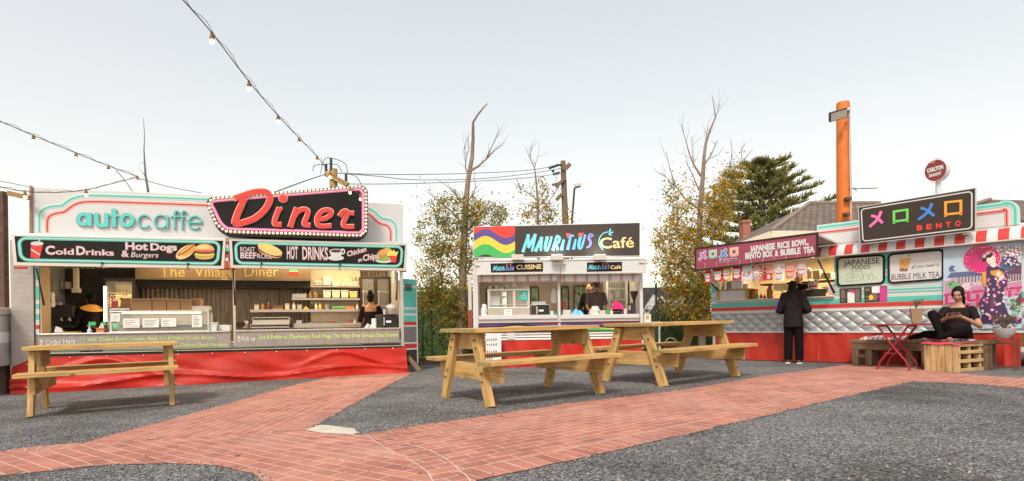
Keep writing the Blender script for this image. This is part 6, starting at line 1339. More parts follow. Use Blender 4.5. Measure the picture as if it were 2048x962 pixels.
for i, (bx, lb) in enumerate((((646, 580, 662, 595), 'left of the three white lidded tubs on the middle shelf'), ((664, 580, 680, 595), 'middle one of the three white lidded tubs on the middle shelf'), ((682, 580, 697, 595), 'right of the three white lidded tubs, with a dark label'))): item(D, 'food_tub', lb, 'tub', bx, 1.5, tub, 'white lidded tubs on the middle shelf', d=.2, col='cream', lid='white')
item(D, 'yellow_tub', 'low yellow tub at the right end of the middle shelf', 'tub', (699, 583, 715, 595), 1.5, tub, d=.2, col=mat('butter', (.7, .52, .2)), lid='cream')
item(D, 'steel_bin', 'grey steel bin with dark tools at the left of the middle shelf', 'bin', (584, 587, 613, 596), 1.5, blockm, d=.2, mats=('silver',))
for bx, lb in (((616, 583, 624, 595), 'shorter green topped jar on the middle shelf'), ((626, 581, 635, 595), 'taller green topped jar on the middle shelf')): item(D, 'spice_jar', lb, 'jar', bx, 1.5, bottle, 'green topped jars on the middle shelf', col=mat('spice', (.35, .22, .08)), cap=mat('herb', (.15, .35, .05)))
for bx, c, lb in (((618, 605, 627, 619), 'dark', 'dark squeeze bottle on the third shelf'), ((629, 606, 635, 619), 'cream', 'cream squeeze bottle on the third shelf'), ((637, 604, 643, 619), 'y', 'yellow mustard bottle on the third shelf'), ((712, 606, 717, 621), 'offwhite', 'white bottle at the right end of the third shelf')): item(D, 'squeeze_bottle', lb, 'bottle', bx, 1.5, bottle, 'squeeze bottles on the third shelf', col=mat('mustard', (.75, .5, .05)) if c == 'y' else c, cap='white')
item(D, 'wrap_roll', 'green roll of food wrap lying on the third shelf', 'roll', (664, 611, 691, 619), 1.5, lambda r, w, h, d: S1('roll', r, [mat('wrap_green', (.15, .42, .15))], lambda m: m.tube([(-w / 2, .05, h / 2), (w / 2, .05, h / 2)], h / 2, 12), 0, True))
item(D, 'wrap_box', 'orange wrap carton beside the green roll on the third shelf', 'box', (691, 613, 709, 619.5), 1.5, blockm, d=.1, mats=('tissue_orange' if 0 else MATS['tissue_orange'],))
item(D, 'yellow_gloves', 'yellow cloth lying at the left of the third shelf', 'cloth', (606, 613, 618, 619), 1.5, cloth_heap, d=.12, col=MATS['mustard'])
for bx, c, lb in (((694, 640, 700, 651), 'red', 'left red sauce bottle on the red tray'), ((701, 641, 706, 651), 'darkred', 'right dark red sauce bottle on the red tray'), ((707, 638, 712, 651), 'cream', 'cream bottle on the red tray')): item(D, 'table_sauce', lb, 'bottle', bx, 1.25, bottle, 'sauce bottles on the red tray', col=c, cap=c)
item(D, 'red_tray', 'flat red tray under the sauce bottles', 'tray', (682, 650.5, 720, 652.5), 1.2, blockm, d=.25, mats=('red',))
item(D, 'herb_heap', 'small heap of dark herbs on the steel back bench', 'herbs', (636, 645, 650, 650), 1.25, cloth_heap, d=.1, col=mat('herb_dark', (.08, .09, .03)))
item(D, 'bread_heap', 'pale bread pieces on the steel back bench', 'bread', (615, 645, 625, 650), 1.25, cloth_heap, d=.1, col='F_' if 0 else mat('crust', (.5, .35, .15)))
item(D, 'upright_fridge', 'tall dark two door glass fridge behind the woman in the diner', 'fridge', (720, 553, 782, 668), 1.5, fridge, d=.55, doors=2, back='offwhite')
for bx, c in (((728, 567, 733, 576), 'dark'), ((735, 568, 740, 576), 'greyblack'), ((742, 566, 748, 576), 'y'), ((731, 591, 738, 599), 'darkred'), ((769, 566, 774, 577), 'offwhite')): item(D, 'fridge_jar', 'small jar standing on a shelf of the two door fridge', 'jar', bx, 1.75, bottle, 'jars in the two door fridge', col=MATS['mustard'] if c == 'y' else c, cap='dark')
item(D, 'microwave_oven', 'black microwave oven at the right end of the diner counter', 'microwave', (754, 629, 796, 656), .12, microwave, d=.4, left=True)
item(D, 'rice_cooker', 'white and steel rice cooker standing on the black microwave', 'rice cooker', (772, 607, 793, 628.5), .16, pot)
item(D, 'white_cup', 'white cup beside the rice cooker on the microwave', 'cup', (766, 619, 772, 629), .16, cup)
item(D, 'paper_roll', 'upright white paper towel roll left of the black microwave', 'paper roll', (743, 637, 753, 656), .1, lambda r, w, h, d: (S1('roll', r, ['paper'], lambda m: m.lathe([(w / 2, 0), (w / 2, h), (w * .15, h), (w * .15, h * .9)], n=16), 0, True)))
item(D, 'checked_cloth', 'crumpled blue checked cloth on the diner counter', 'cloth', (728, 648, 747, 657), .05, cloth_heap, d=.2, col=mat('blue_check', (.42, .45, .55), var=.5, vscale=30))
# crowded shelves: tubs, jars and packets
for bx, f, kw, lb in (((508, 609, 518, 619.5), tub, dict(col='offwhite', lid='alu', d=.12), 'small grey lidded tub at the left end of the long third shelf'), ((522, 604, 529, 619.5), bottle, dict(col='amber_oil', cap='dark'), 'amber oil bottle on the long third shelf'), ((533, 605, 540, 619.5), bottle, dict(col='darkred', cap='white'), 'dark red sauce bottle on the long third shelf'), ((545, 611, 566, 619.5), carton, dict(col='card', d=.15), 'flat brown packet on the long third shelf'), ((570, 607, 579, 619.5), tub, dict(col='cream', lid='cream', d=.1), 'small cream tub on the long third shelf'), ((584, 603, 591, 619.5), bottle, dict(col='offwhite', cap='red'), 'white bottle with red cap on the long third shelf'), ((594, 609, 604, 619.5), tub, dict(col='silver', lid='silver', d=.1), 'small steel tub right of the red capped bottle'), ((648, 609, 660, 619.5), bowl, dict(col='silver'), 'steel bowl between the mustard bottle and the green roll'), ((592, 641, 604, 653), tub, dict(col='silver', lid='alu', d=.15), 'steel tub on the back bench left of the bread'), ((655, 641, 672, 651), carton, dict(col='card', d=.15), 'brown carton on the steel back bench'), ((486, 640, 498, 656), pot, dict(col='silver', lid='silver'), 'steel stock pot beside the flat grill'), ((111, 565, 117, 576), cup, {}, 'left white mug on the dark corner shelf'), ((120, 565, 126, 576), cup, {}, 'middle white mug on the dark corner shelf'), ((130, 561, 139, 576), tub, dict(col='offwhite', lid='dark', d=.1), 'dark lidded tub on the dark corner shelf'), ((112, 608, 118, 617.5), bottle, dict(col='amber_oil', cap='white'), 'amber syrup bottle on the lower dark shelf'), ((122, 607, 128, 617.5), bottle, dict(col='darkred', cap='white'), 'red syrup bottle on the lower dark shelf')):
    if kw.get('col') == 'amber_oil': kw = dict(kw, col=mat('amber_oil', (.42, .22, .04), rough=.25))
    item(D, {tub: 'food_tub', bottle: 'sauce_bottle', carton: 'food_packet', bowl: 'steel_bowl', pot: 'stock_pot', cup: 'mug'}[f], lb, {tub: 'tub', bottle: 'bottle', carton: 'packet', bowl: 'bowl', pot: 'pot', cup: 'mug'}[f], bx, 1.75 if bx[0] < 150 else (1.5 if bx[1] < 630 else 1.25), f, **kw)
# --- cafe counter
def warmer(r, w, h, d):
    S1('base', r, ['steel'], lambda m: m.box(-w / 2, w / 2, 0, d, 0, h * .36), .005); S1('top', r, ['silver'], lambda m: m.box(-w / 2 - .01, w / 2 + .01, -.01, d, h * .95, h), .005)
    S1('post', r, ['silver'], lambda m: [m.box(x - .025, x + .025, y, y + .03, h * .36, h * .95) for x in (-w / 2 + .025, w * .13, w / 2 - .025) for y in (0, d - .03)], 0); S1('front_glass', r, ['glass'], lambda m: m.box(-w / 2 + .03, w / 2 - .03, .008, .013, h * .36, h * .95), 0); S1('shelf', r, ['silver'], lambda m: m.box(-w / 2 + .03, w / 2 - .03, .05, d, h * .44, h * .46), 0)
    p = S1('teal_poster', r, [mat('poster_teal', (.02, .50, .44), rough=.4)], lambda m: m.box(w * .25, w * .46, -.006, -.002, h * .60, h * .94), 0); S1('print', p, ['white'], lambda m: (m.prism([(w * .36 - .02, h * .80), (w * .36 + .03, h * .80), (w * .36 + .03, h * .86), (w * .36 + .01, h * .90), (w * .36, h * .85)], -.008, -.006), m.box(w * .29, w * .42, -.008, -.006, h * .75, h * .77), m.box(w * .31, w * .42, -.008, -.006, h * .68, h * .70)), 0)
    p = S1('paper_note', r, ['paper'], lambda m: m.box(-w * .11, w * .07, -.008, -.003, h * .02, h * .28), 0); S1('print', p, ['darkred'], lambda m: [m.box(-w * .08, w * .04, -.0095, -.008, h * z, h * z + .008) for z in (.08, .14, .2)], 0); S1('white_board', r, ['white'], lambda m: m.box(-w * .43, -w * .22, .1, .11, h * .38, h * .76), 0)
item(Q, 'food_warmer', 'glass fronted food warmer with a teal poster on the left of the cafe counter', 'food warmer', (975, 579, 1060, 634), .05, warmer, d=.45)
for bx, f, lb, kw in (((976, 573, 985, 580), cup, 'short white cup at the left on the food warmer', {}), ((989, 572, 998, 580), cup, 'second white cup from the left on the food warmer', {}), ((999, 574, 1008, 580), cup, 'third small white cup on the food warmer', {}), ((1009, 569, 1022, 580), bowl, 'upturned white bowl on the food warmer', {}), ((1022, 574, 1036, 579.5), blockm, 'white box under the left pump bottle', dict(mats=('white',), d=.15)), ((1039, 574, 1058, 579.5), blockm, 'wide white box under the right pump bottle', dict(mats=('white',), d=.15))): item(Q, 'white_dish' if f != blockm else 'white_box', lb, 'dish' if f != blockm else 'box', bx, .2, f, **kw)
for bx, lb in (((1024, 563, 1031, 574), 'left pump bottle standing on a box above the food warmer'), ((1044, 564, 1052, 574), 'right pump bottle standing on a box above the food warmer')): item(Q, 'pump_bottle', lb, 'bottle', bx, .22, pump, 'pump bottles on the food warmer', col='cream', cap='white')
item(Q, 'cup_bag', 'clear plastic bag of white foam cups at the left end of the cafe counter', 'bag', (960, 608, 976, 635), .0, bag, d=.18, col=mat('milky_plastic', (.66, .68, .70), rough=.3))
item(Q, 'cafe_microwave', 'black and white microwave with a pale label beside the food warmer', 'microwave', (1061, 609, 1100, 632), .12, microwave, d=.35, left=True, frame='white')
item(Q, 'food_tray', 'white tray of food on top of the cafe microwave', 'tray', (1063, 603, 1092, 609), .2, blockm, d=.2, mats=('white',))
item(Q, 'lettuce_bowl', 'heap of green lettuce on the tray over the cafe microwave', 'lettuce', (1062, 592, 1074, 603), .3, cloth_heap, d=.15, col=mat('lettuce', (.10, .25, .04), var=.4, vscale=20))
item(Q, 'tote_bag', 'white plastic bag hanging from the cafe centre post', 'bag', (1101, 576, 1114, 606), .25, bag, d=.08, col='white')
item(Q, 'small_white_box', 'small white box right of the cafe microwave', 'box', (1101, 622, 1107, 632), .1, blockm, d=.1, mats=('white',))
item(Q, 'green_tin', 'dark green tin next to the cafe centre post', 'tin', (1107, 621, 1115, 632), .12, bottle, col=mat('tin_green', (.02, .25, .12), rough=.3), cap='dark')
item(Q, 'grey_carton', 'low grey carton under the blue towel end', 'carton', (1126, 620, 1142, 631), .1, blockm, d=.2, mats=('alu',))
item(Q, 'blue_towel', 'bright blue folded towel on the cafe counter', 'towel', (1140, 619, 1169, 632), .02, cloth_heap, d=.25, col=mat('blue_towel', (.16, .52, .80), rough=.9, bump=.5))
item(Q, 'red_machine', 'dark red slicer behind the cafe centre post', 'slicer', (1121, 604, 1133, 622), .4, lambda r, w, h, d: (S1('body', r, ['darkred'], lambda m: m.box(-w / 2, w / 2, 0, .2, h * .6, h), .01), S1('arm', r, ['red'], lambda m: m.tube([(w * .4, .0, h * .6), (w * .2, 0, h * .2), (w * .4, 0, 0)], .018, 6), 0)))
item(Q, 'dough_bag', 'white plastic bag in the hands of the cap wearing man', 'bag', (1179, 612, 1203, 631), .1, bag, d=.2, col='white')
item(Q, 'steel_pan', 'low steel pan beside the white bag on the cafe counter', 'pan', (1200, 621, 1212, 631), .15, blockm, d=.2, mats=('alu',))
item(Q, 'green_bottle', 'small bright green bottle on the cafe counter', 'bottle', (1213, 613, 1219, 631), .05, bottle, col=mat('bottle_green', (.03, .38, .08), rough=.15), cap='green')
item(Q, 'beige_bottle', 'beige bottle between the green bottle and the pink cloth', 'bottle', (1220, 618, 1226, 630), .05, bottle, col='cream', cap='cream')
item(Q, 'juice_press', 'dark press under the bright pink cloth', 'press', (1226, 612, 1244, 630), .15, espresso, d=.25)
item(Q, 'pink_cloth', 'bright pink cloth draped over the dark press on the cafe counter', 'cloth', (1222, 603, 1248, 618), .08, cloth_heap, d=.3, col=mat('pink_cloth', (.78, .02, .16), rough=.9))
item(Q, 'paper_cups', 'stack of white paper cups right of the pink cloth', 'cups', (1247, 617, 1254, 630), .05, cup)
def grinder(r, w, h, d):
    S1('body', r, ['dark'], lambda m: (m.box(-w * .42, w * .36, 0, d, 0, h * .08), m.box(-w * .1, w * .36, .03, d, h * .08, h * .5), m.box(-w * .45, w * .0, .02, d * .7, h * .40, h * .50)), .008); S1('hopper', r, [mat('smoked_hopper', (.06, .035, .025), rough=.2)], lambda m: m.lathe([(w * .12, h * .5), (w * .16, h * .62), (w * .42, h * .92), (w * .42, h)], c=(.05, d / 2, 0), n=16), 0, True); S1('doser', r, ['silver'], lambda m: m.lathe([(w * .16, h * .2), (w * .18, h * .40)], c=(-w * .28, .06, 0), n=12), 0, True)
item(Q, 'coffee_grinder', 'tall black coffee grinder with a cone hopper at the right of the cafe counter', 'coffee grinder', (1256, 582, 1275, 629.5), .12, grinder, d=.2)
item(Q, 'cafe_fridge', 'white framed glass fridge behind the pink cloth in the cafe truck', 'fridge', (1212, 556, 1256, 640), 1.2, fridge, d=.5, frame='offwhite', back='alu', shelves=3)
for i in range(7): item(Q, 'cold_bottle', 'dark or green bottle on the top shelf of the cafe fridge', 'bottle', (1217 + i * 5, 562, 1221 + i * 5, 574), 1.4, bottle, 'bottles in the cafe fridge', col=['dark', 'dark', 'F' if 0 else MATS['herb']][0 if i < 3 else 2], cap='dark')
for bx, f, lb, kw in (((1217, 584, 1226, 597), bottle, 'cream jug on the middle shelf of the cafe fridge', dict(col='cream')), ((1228, 578, 1241, 595), pot, 'steel pot on the middle shelf of the cafe fridge', {})): item(Q, 'cold_jug' if f == bottle else 'cold_pot', lb, 'jug' if f == bottle else 'pot', bx, 1.4, f, **kw)
def pan(r, w, h, d): S1('handle', r, ['dark'], lambda m: m.tube([(0, 0, h), (0, 0, w * .9)], .009, 6), 0); S1('pan', r, ['dark'], lambda m: m.prism([(w / 2 * math.cos(t * .35), w / 2 + w / 2 * math.sin(t * .35)) for t in range(18)], 0, .04), .006)
for bx, lb in (((1148, 569, 1154, 588), 'slim black ladle left of the hanging pans'), ((1155, 566, 1161, 591), 'black ladle second from the left at the cafe window'), ((1162, 566, 1170, 594), 'mid sized black pan hanging at the cafe window'), ((1163, 572, 1175, 597), 'largest black pan hanging at the cafe window')): item(Q, 'hanging_pan', lb, 'pan', bx, 1.5 - .06 * (bx[0] % 3), pan, 'pans and ladles hanging at the cafe window')
mbr = thing('pan_rail', 'thin steel rail from which the cafe pans hang', 'rail', Q.w(0, 1.46, 0), 0); x0, z_ = Q.p(1140, 567, 1.46); x1, _ = Q.p(1182, 567, 1.46); S1('rail', mbr, ['steel'], lambda m: (m.tube([(x0, 0, z_), (x1, 0, z_)], .01, 6), m.tube([(x0, 0, z_), (x0, 0, qtop - .06)], .006, 5), m.tube([(x1, 0, z_), (x1, 0, qtop - .06)], .006, 5)), 0)
def picf(r, w, h, d): S1('frame', r, ['offwhite'], lambda m: m.ribbon([(-w / 2 + .02, .02), (w / 2 - .02, .02), (w / 2 - .02, h - .02), (-w / 2 + .02, h - .02)], .04, 0, .03, closed=True), 0); S1('picture', r, ['crust' if 0 else MATS['crust']], lambda m: m.box(-w / 2 + .035, w / 2 - .035, .012, .022, .035, h - .035), 0)
item(Q, 'picture_frame', 'small white framed picture on the shelf right of the cafe truck', 'picture frame', (1288, 628, 1302, 643.5), .1, picf)
def aboard(r, w, h, d):
    p = S1('panel', r, ['white'], lambda m: m.add([(-w / 2, 0, 0), (w / 2, 0, 0), (w / 2, .12, h), (-w / 2, .12, h), (-w / 2, .02, 0), (w / 2, .02, 0), (w / 2, .14, h), (-w / 2, .14, h)], [(0, 1, 2, 3), (7, 6, 5, 4), (0, 4, 5, 1), (1, 5, 6, 2), (2, 6, 7, 3), (3, 7, 4, 0)]), 0)
    S1('handwriting', p, ['ink'], lambda m: [m.box(-w * .42 + c * w * .14, -w * .40 + c * w * .14 + .01, .12 * z - .006, .12 * z - .002, h * z, h * (z + random.uniform(.04, .09))) for z in (.78, .64, .42, .34, .26, .18) for c in range(random.randint(3, 5))], 0)
item(Q, 'menu_board', 'white handwritten board leaning on the cafe skirt behind the table', 'board', (971, 667, 1003, 735), -.35, aboard)
# --- japanese truck counter
def wbox(r, w, h, d): S1('panel', r, ['white'], lambda m: m.box(-w * .40, w * .40, 0, .02, h * .04, h * .9), .003); S1('wooden_end', r, ['wood'], lambda m: (m.box(-w / 2, -w * .40, -.005, d, 0, h * .9), m.box(w * .40, w / 2, -.005, d, 0, h * .9)), .004); S1('top', r, ['wood'], lambda m: m.box(-w / 2 - .01, w / 2 + .01, -.01, d, h * .9, h), .003)
item(B, 'counter_box', 'white counter box with wooden ends at the left of the japanese truck window', 'box', (1434, 580, 1497, 602), .0, wbox, d=.3)
item(B, 'steel_pot', 'large dull steel pot lid on the counter box', 'pot', (1437, 562, 1461, 581), .15, lambda r, w, h, d: S1('cone', r, ['steel'], lambda m: m.lathe([(w * .5, 0), (w * .38, h * .9), (w * .34, h)], c=(0, d / 2, 0), n=20), 0, True))
item(B, 'white_packet', 'tall white packet behind the steel pot on the counter box', 'packet', (1462, 560, 1484, 581), .2, carton, d=.1, col='paper')
item(B, 'printed_card', 'small printed card standing at the right of the counter box', 'card', (1484, 568, 1495, 580), .1, sheetp, lines=2)
item(B, 'red_jar', 'stacked red and amber jars right of the counter box', 'jar', (1502, 578, 1512, 598), .1, tub, d=.1, col=mat('amber', (.38, .15, .04), rough=.3), lid='red')
item(B, 'sauce_green', 'green sauce bottle beside the red jar', 'bottle', (1512, 583, 1517, 598), .1, bottle, col=MATS['bottle_green'], cap='dark')
item(B, 'red_can', 'bright red can on the japanese truck counter', 'can', (1519, 587, 1525.5, 597), .1, bottle, col='red', cap='silver')
item(B, 'dark_can', 'dark can right of the red can', 'can', (1527, 588, 1532, 597), .12, bottle, col='dark', cap='silver')
item(B, 'snack_packet', 'tall clear packet of brown snacks on the japanese truck counter', 'packet', (1531, 570, 1544, 597), .15, bag, d=.1, col=mat('snack', (.30, .12, .06), var=.5, vscale=14, rough=.3))
item(B, 'pale_box', 'wide pale box on the shelf behind the snack packet', 'box', (1546, 567, 1572, 580), .9, carton, d=.25, col='cream')
item(B, 'white_canister', 'small white canister left of the customer head', 'canister', (1561, 582, 1569, 596), .12, bottle, col='white', cap='white')
for bx, lb in (((1613, 535, 1624, 557), 'tall steel pot behind the pink flag'), ((1625, 540, 1640, 557), 'pale stacked containers on the upper shelf'), ((1642, 545, 1662, 556), 'low pile of takeaway boxes at the right of the upper shelf')): item(B, 'stock_pot' if 'pot' in lb else 'container_stack', lb, 'pot' if 'pot' in lb else 'containers', bx, 1.0, pot if 'pot' in lb else carton, **({} if 'pot' in lb else dict(d=.2, col='cream')))
def luckycat(r, w, h, d):
    S1('body', r, ['white'], lambda m: (m.ell((0, .08, h * .28), (w * .34, .10, h * .30)), m.ell((0, .05, h * .68), (w * .36, .10, h * .27)), m.capsule((w * .30, .05, h * .5), (w * .42, .03, h * .9), .025, .03), m.prism([(-w * .34, h * .8), (-w * .10, h * .88), (-w * .30, h * 1.05)], .02, .08), m.prism([(w * .34, h * .8), (w * .10, h * .88), (w * .30, h * 1.05)], .02, .08)), 0, True); S1('bib', r, ['red'], lambda m: (m.tube([(w * .30 * math.cos(t * .35), .06 - .09 * math.sin(t * .35), h * .45) for t in range(10)], .02, 6),), 0); S1('eye', r, ['ink'], lambda m: [m.ell((s * w * .14, -.045, h * .72), (.014, .01, .02), n=8) for s in (-1, 1)], 0); S1('red_ear', r, ['red'], lambda m: [m.prism([(s * w * .28, h * .86), (s * w * .16, h * .89), (s * w * .27, h * .99)], .014, .02) for s in (-1, 1)], 0)
item(B, 'lucky_cat', 'white and red beckoning cat figure right of the customer head', 'figurine', (1612, 560, 1636, 582), .12, luckycat)
item(B, 'dark_bowl_display', 'wide dark tub under the beckoning cat figure', 'tub', (1600, 580, 1648, 593), .06, lambda r, w, h, d: (S1('tub', r, ['dark'], lambda m: m.lathe([(w * .42, 0), (w * .5, h), (w * .46, h), (w * .40, h * .3)], c=(0, d / 2, 0), n=20), 0, True), S1('packets', r, ['palered'], lambda m: [m.ell((random.uniform(-.35, .35) * w, d / 2 + random.uniform(-.1, .1) * w, h), (.05, .04, .02), n=8) for _ in range(10)], 0)), d=.3)
item(B, 'pink_notice', 'pale pink notice standing at the right end of the japanese truck counter', 'notice', (1656, 566, 1670, 590), .02, sheetp, col=mat('pale_pink_paper', (.72, .55, .6), rough=.8), lines=4)
item(B, 'yellow_boxes', 'pile of yellow foam boxes behind the pink notice', 'boxes', (1644, 573, 1660, 584), .5, carton, d=.2, col='cream')

# ================================================================ people
def flesh(name, f, m, parent, voxel=.012, it=6, loc=None):
    mb = MB(); f(mb); me = mb.mesh('tmp', ['white']); o = bpy.data.objects.new('tmp', me); COL.objects.link(o)
    r = o.modifiers.new('r', 'REMESH'); r.mode = 'VOXEL'; r.voxel_size = voxel; s_ = o.modifiers.new('s', 'SMOOTH'); s_.factor = .5; s_.iterations = it
    dg = bpy.context.evaluated_depsgraph_get(); dg.update(); nm = bpy.data.meshes.new_from_object(o.evaluated_get(dg)); nm.name = name
    bpy.data.objects.remove(o); bpy.data.meshes.remove(me); nm.materials.clear(); nm.materials.append(M[m] if isinstance(m, str) else m)
    for p in nm.polygons: p.use_smooth = True; p.material_index = 0
    q = bpy.data.objects.new(name, nm); COL.objects.link(q); q.parent = parent; return q
def hand(m, wr, d, n, side=1, curl=.5, s=1.0):
    """palm and five bent fingers from the wrist wr along d; n is the palm's facing"""
    wr, d, n = Vector(wr), Vector(d).normalized(), Vector(n); n = (n - d * n.dot(d)).normalized(); a = d.cross(n) * side
    for k in (-1, 0, 1): m.capsule(wr + a * .020 * k * s, wr + d * .085 * s + a * .026 * k * s, .014 * s, .013 * s, 8)
    for k, l in ((-1.5, .058), (-.5, .070), (.5, .074), (1.5, .066)):
        p = wr + d * .088 * s + a * .019 * k * s; e = (d * math.cos(curl * .6) + n * math.sin(curl * .6)); q = p + e * l * .5 * s; e2 = (d * math.cos(curl * 1.5) + n * math.sin(curl * 1.5)); m.capsule(p, q, .0088 * s, .0080 * s, 7); m.capsule(q, q + e2 * l * .55 * s, .0080 * s, .0070 * s, 7)
    p = wr + d * .025 * s + a * .03 * s; q = p + (d * .5 + a * .7 + n * .35).normalized() * .045 * s; m.capsule(p, q, .012 * s, .010 * s, 7); m.capsule(q, q + (d * .85 + a * .1 + n * .4).normalized() * .035 * s, .010 * s, .008 * s, 7)
def head(m, c, yaw=0.0, pitch=0.0, s=1.0, face=True):
    from mathutils import Euler
    c = Vector(c); Rm = Euler((pitch, 0, yaw)).to_matrix(); P = lambda x, y, z: c + Rm @ (Vector((x, y, z)) * s)
    E = lambda p, r: m.ell(P(*p), tuple(k * s for k in r), (pitch, 0, yaw))
    E((0, -.005, .02), (.074, .092, .098)); E((0, .018, -.045), (.060, .070, .070)); E((0, .052, -.088), (.030, .026, .022)); E((0, .03, -.02), (.066, .064, .085))
    m.capsule(P(0, .088, .012), P(0, .104, -.022), .010 * s, .015 * s, 8); E((-.013, .092, -.026), (.011, .010, .009)); E((.013, .092, -.026), (.011, .010, .009)); E((0, .086, -.052), (.024, .012, .010)); E((0, .082, .03), (.052, .016, .012))
    for sx in (-1, 1): E((sx * .074, -.005, -.005), (.012, .024, .032)); E((sx * .040, .070, -.02), (.022, .018, .018))
    return P
def face(parent, P, yaw, pitch, s, lipm, closed=False):
    for sx in (-1, 1):
        mb = MB(); mb.ell(P(sx * .031, .079, .008), (.014 * s, .008 * s, (.003 if closed else .0065) * s), (pitch, 0, yaw), 10); mb.build('eye', ['ink' if closed else 'white'], parent, smooth=True)
        if not closed: mb = MB(); mb.ell(P(sx * .031, .086, .007), (.006 * s, .003 * s, .006 * s), (pitch, 0, yaw), 8); mb.build('iris', ['ink'], parent, smooth=True)
        mb = MB(); mb.tube([P(sx * .014, .092, .030), P(sx * .032, .092, .036), P(sx * .050, .080, .030)], .0042 * s, 6); mb.build('eyebrow', ['hair'], parent)
    mb = MB(); mb.ell(P(0, .096, -.052), (.021 * s, .006 * s, .007 * s), (pitch, 0, yaw), 10); mb.build('lips', [lipm], parent, smooth=True)
lipm = mat('lips', (.38, .12, .10), rough=.4)
def standing(label, loc, rz, height, top, bottom, arms, skin='skin', yaw=0.0, pitch=0.0, hair='bun', sleeve=1.0, lowback=0.0, jacket=False, shoes=True, hemz=.80, voxel=.011):
    r = thing('person', label, 'person', loc, rz); k = height / 1.7; r.scale = (k, k, k); hc = (0, .02 + .05 * math.sin(-pitch), 1.575); keep = {}
    SH = [Vector((s * .152, 0, 1.385)) for s in (-1, 1)]; EL_ = [Vector(a[0]) for a in arms]; WR = [Vector(a[1]) for a in arms]
    def body(m):
        m.loft([(0, 0, .84, .13, .10), (0, 0, .95, .15, .105), (0, 0, 1.08, .125, .09), (0, 0, 1.25, .138, .10), (0, 0, 1.36, .148, .085), (0, 0, 1.425, .10, .07), (0, .005, 1.46, .055, .055)])
        m.capsule((0, 0, 1.40), (0, .015, 1.52), .056, .050); keep['P'] = head(m, hc, yaw, pitch)
        for i, s in enumerate((-1, 1)):
            m.capsule(SH[i], EL_[i], .050, .040); m.capsule(EL_[i], WR[i], .040, .027); d = (WR[i] - EL_[i]).normalized(); hand(m, WR[i] + d * .01, d, (0, .2, -1) if abs(d.z) < .7 else (-s, 0, 0), -s, .7)
            m.capsule((s * .09, 0, .88), (s * .095, .012, .48), .080, .055); m.capsule((s * .095, .012, .48), (s * .10, 0, .09), .055, .036); m.capsule((s * .10, -.04, .045), (s * .105, .13, .035), .038, .032)
    b = flesh('body', body, skin, r, voxel)
    def shirt(m):
        e = .030 if jacket else .012
        m.loft([(0, 0, hemz, .165 + e, .125 + e), (0, 0, .95, .150 + e, .112 + e), (0, 0, 1.08, .135 + e, .10 + e), (0, 0, 1.25, .143 + e, .108 + e), (0, 0, 1.37 - lowback * .2, .152 + e, .092 + e)] + ([] if lowback else [(0, 0, 1.432, .11 + e, .078 + e), (0, 0, 1.455, .062 + e, .062 + e)]))
        for i, s in enumerate((-1, 1)):
            m.capsule(SH[i].lerp(EL_[i], lowback * .22), SH[i].lerp(EL_[i], min(1, sleeve * 2)), .055 + e, .047 + e)
            if sleeve > .5: m.capsule(EL_[i], EL_[i].lerp(WR[i], min(.96, (sleeve - .5) * 2)), .050 + e, .036 + e)
        if jacket: m.capsule((-.07, -.02, 1.46), (.07, -.02, 1.46), .05, .05)
    flesh('jacket' if jacket else 'shirt', shirt, top, r, voxel)
    def pants(m):
        m.loft([(0, 0, .80, .155, .12), (0, 0, .90, .165, .122), (0, 0, 1.0, .148, .11)])
        for s in (-1, 1): m.capsule((s * .085, 0, .87), (s * .098, .012, .48), .100, .084); m.capsule((s * .098, .012, .48), (s * .105, -.005, .12), .084, .080)
    flesh('trousers', pants, bottom, r, voxel)
    if shoes:
        for s in (-1, 1):
            sh = flesh('shoe', lambda m: (m.capsule((s * .10, -.05, .045), (s * .115, .15, .04), .046, .038), m.box(s * .107 - .04, s * .107 + .04, -.09, .19, .005, .03)), 'dark', r, .008, 3)
            mb = MB(); mb.prism([(s * .107 - .045, .0), (s * .107 + .045, .0), (s * .107 + .045, .026), (s * .107 - .045, .026)], -.098, .195); mb.build('sole', ['offwhite'], sh, bevel=.008)
    def hr(m):
        from mathutils import Euler
        Rm = Euler((pitch, 0, yaw)).to_matrix(); P = lambda x, y, z: Vector(hc) + Rm @ Vector((x, y, z)); m.ell(P(0, -.022, .036), (.084, .092, .094), (pitch, 0, yaw)); m.ell(P(0, -.045, -.03), (.072, .062, .07), (pitch, 0, yaw))
        if hair == 'bun': m.ell(P(0, -.10, .07), (.048, .045, .045))
        if hair == 'topbun': m.ell(P(.0, -.06, .135), (.055, .05, .05))
        if hair == 'long': m.ell(P(0, -.07, -.09), (.085, .055, .12))
    flesh('hair', hr, 'hair', r, .009, 3)
    return r, b, keep['P'], hc
# customer at the japanese truck, seen from behind
fo_ = ground(1588, 727); hgt = (727 - 561) / FPX * fo_.y
cu_, cb_, cP, _ = standing('person seen from behind in a black jacket standing at the japanese truck counter', (fo_.x, fo_.y, gz(fo_.x)), B.ang + R(14), hgt, 'cloth', 'trouser', [((-.265, .02, 1.10), (-.19, .24, 1.07)), ((.265, .02, 1.10), (.19, .24, 1.07))], jacket=True, hair='long', hemz=.74, sleeve=1.0)
mb = MB(); mb.tube([(-.215, -.03, 1.37), (-.28, -.05, 1.25), (-.325, -.045, 1.10), (-.28, .10, 1.03)], .009, 6); mb.build('purple_piping', [mat('purple_trim', (.12, .03, .45), rough=.5)], cu_)
def server(fr, px, py, y, label, rz, hgt, *a, **k):
    x, z = fr.p(px, py, y); return standing(label, fr.w(x, y, z - hgt), fr.ang + rz, hgt, *a, **k)
downarms = [((-.24, .05, 1.10), (-.16, .26, 1.02)), ((.24, .05, 1.10), (.16, .26, 1.02))]
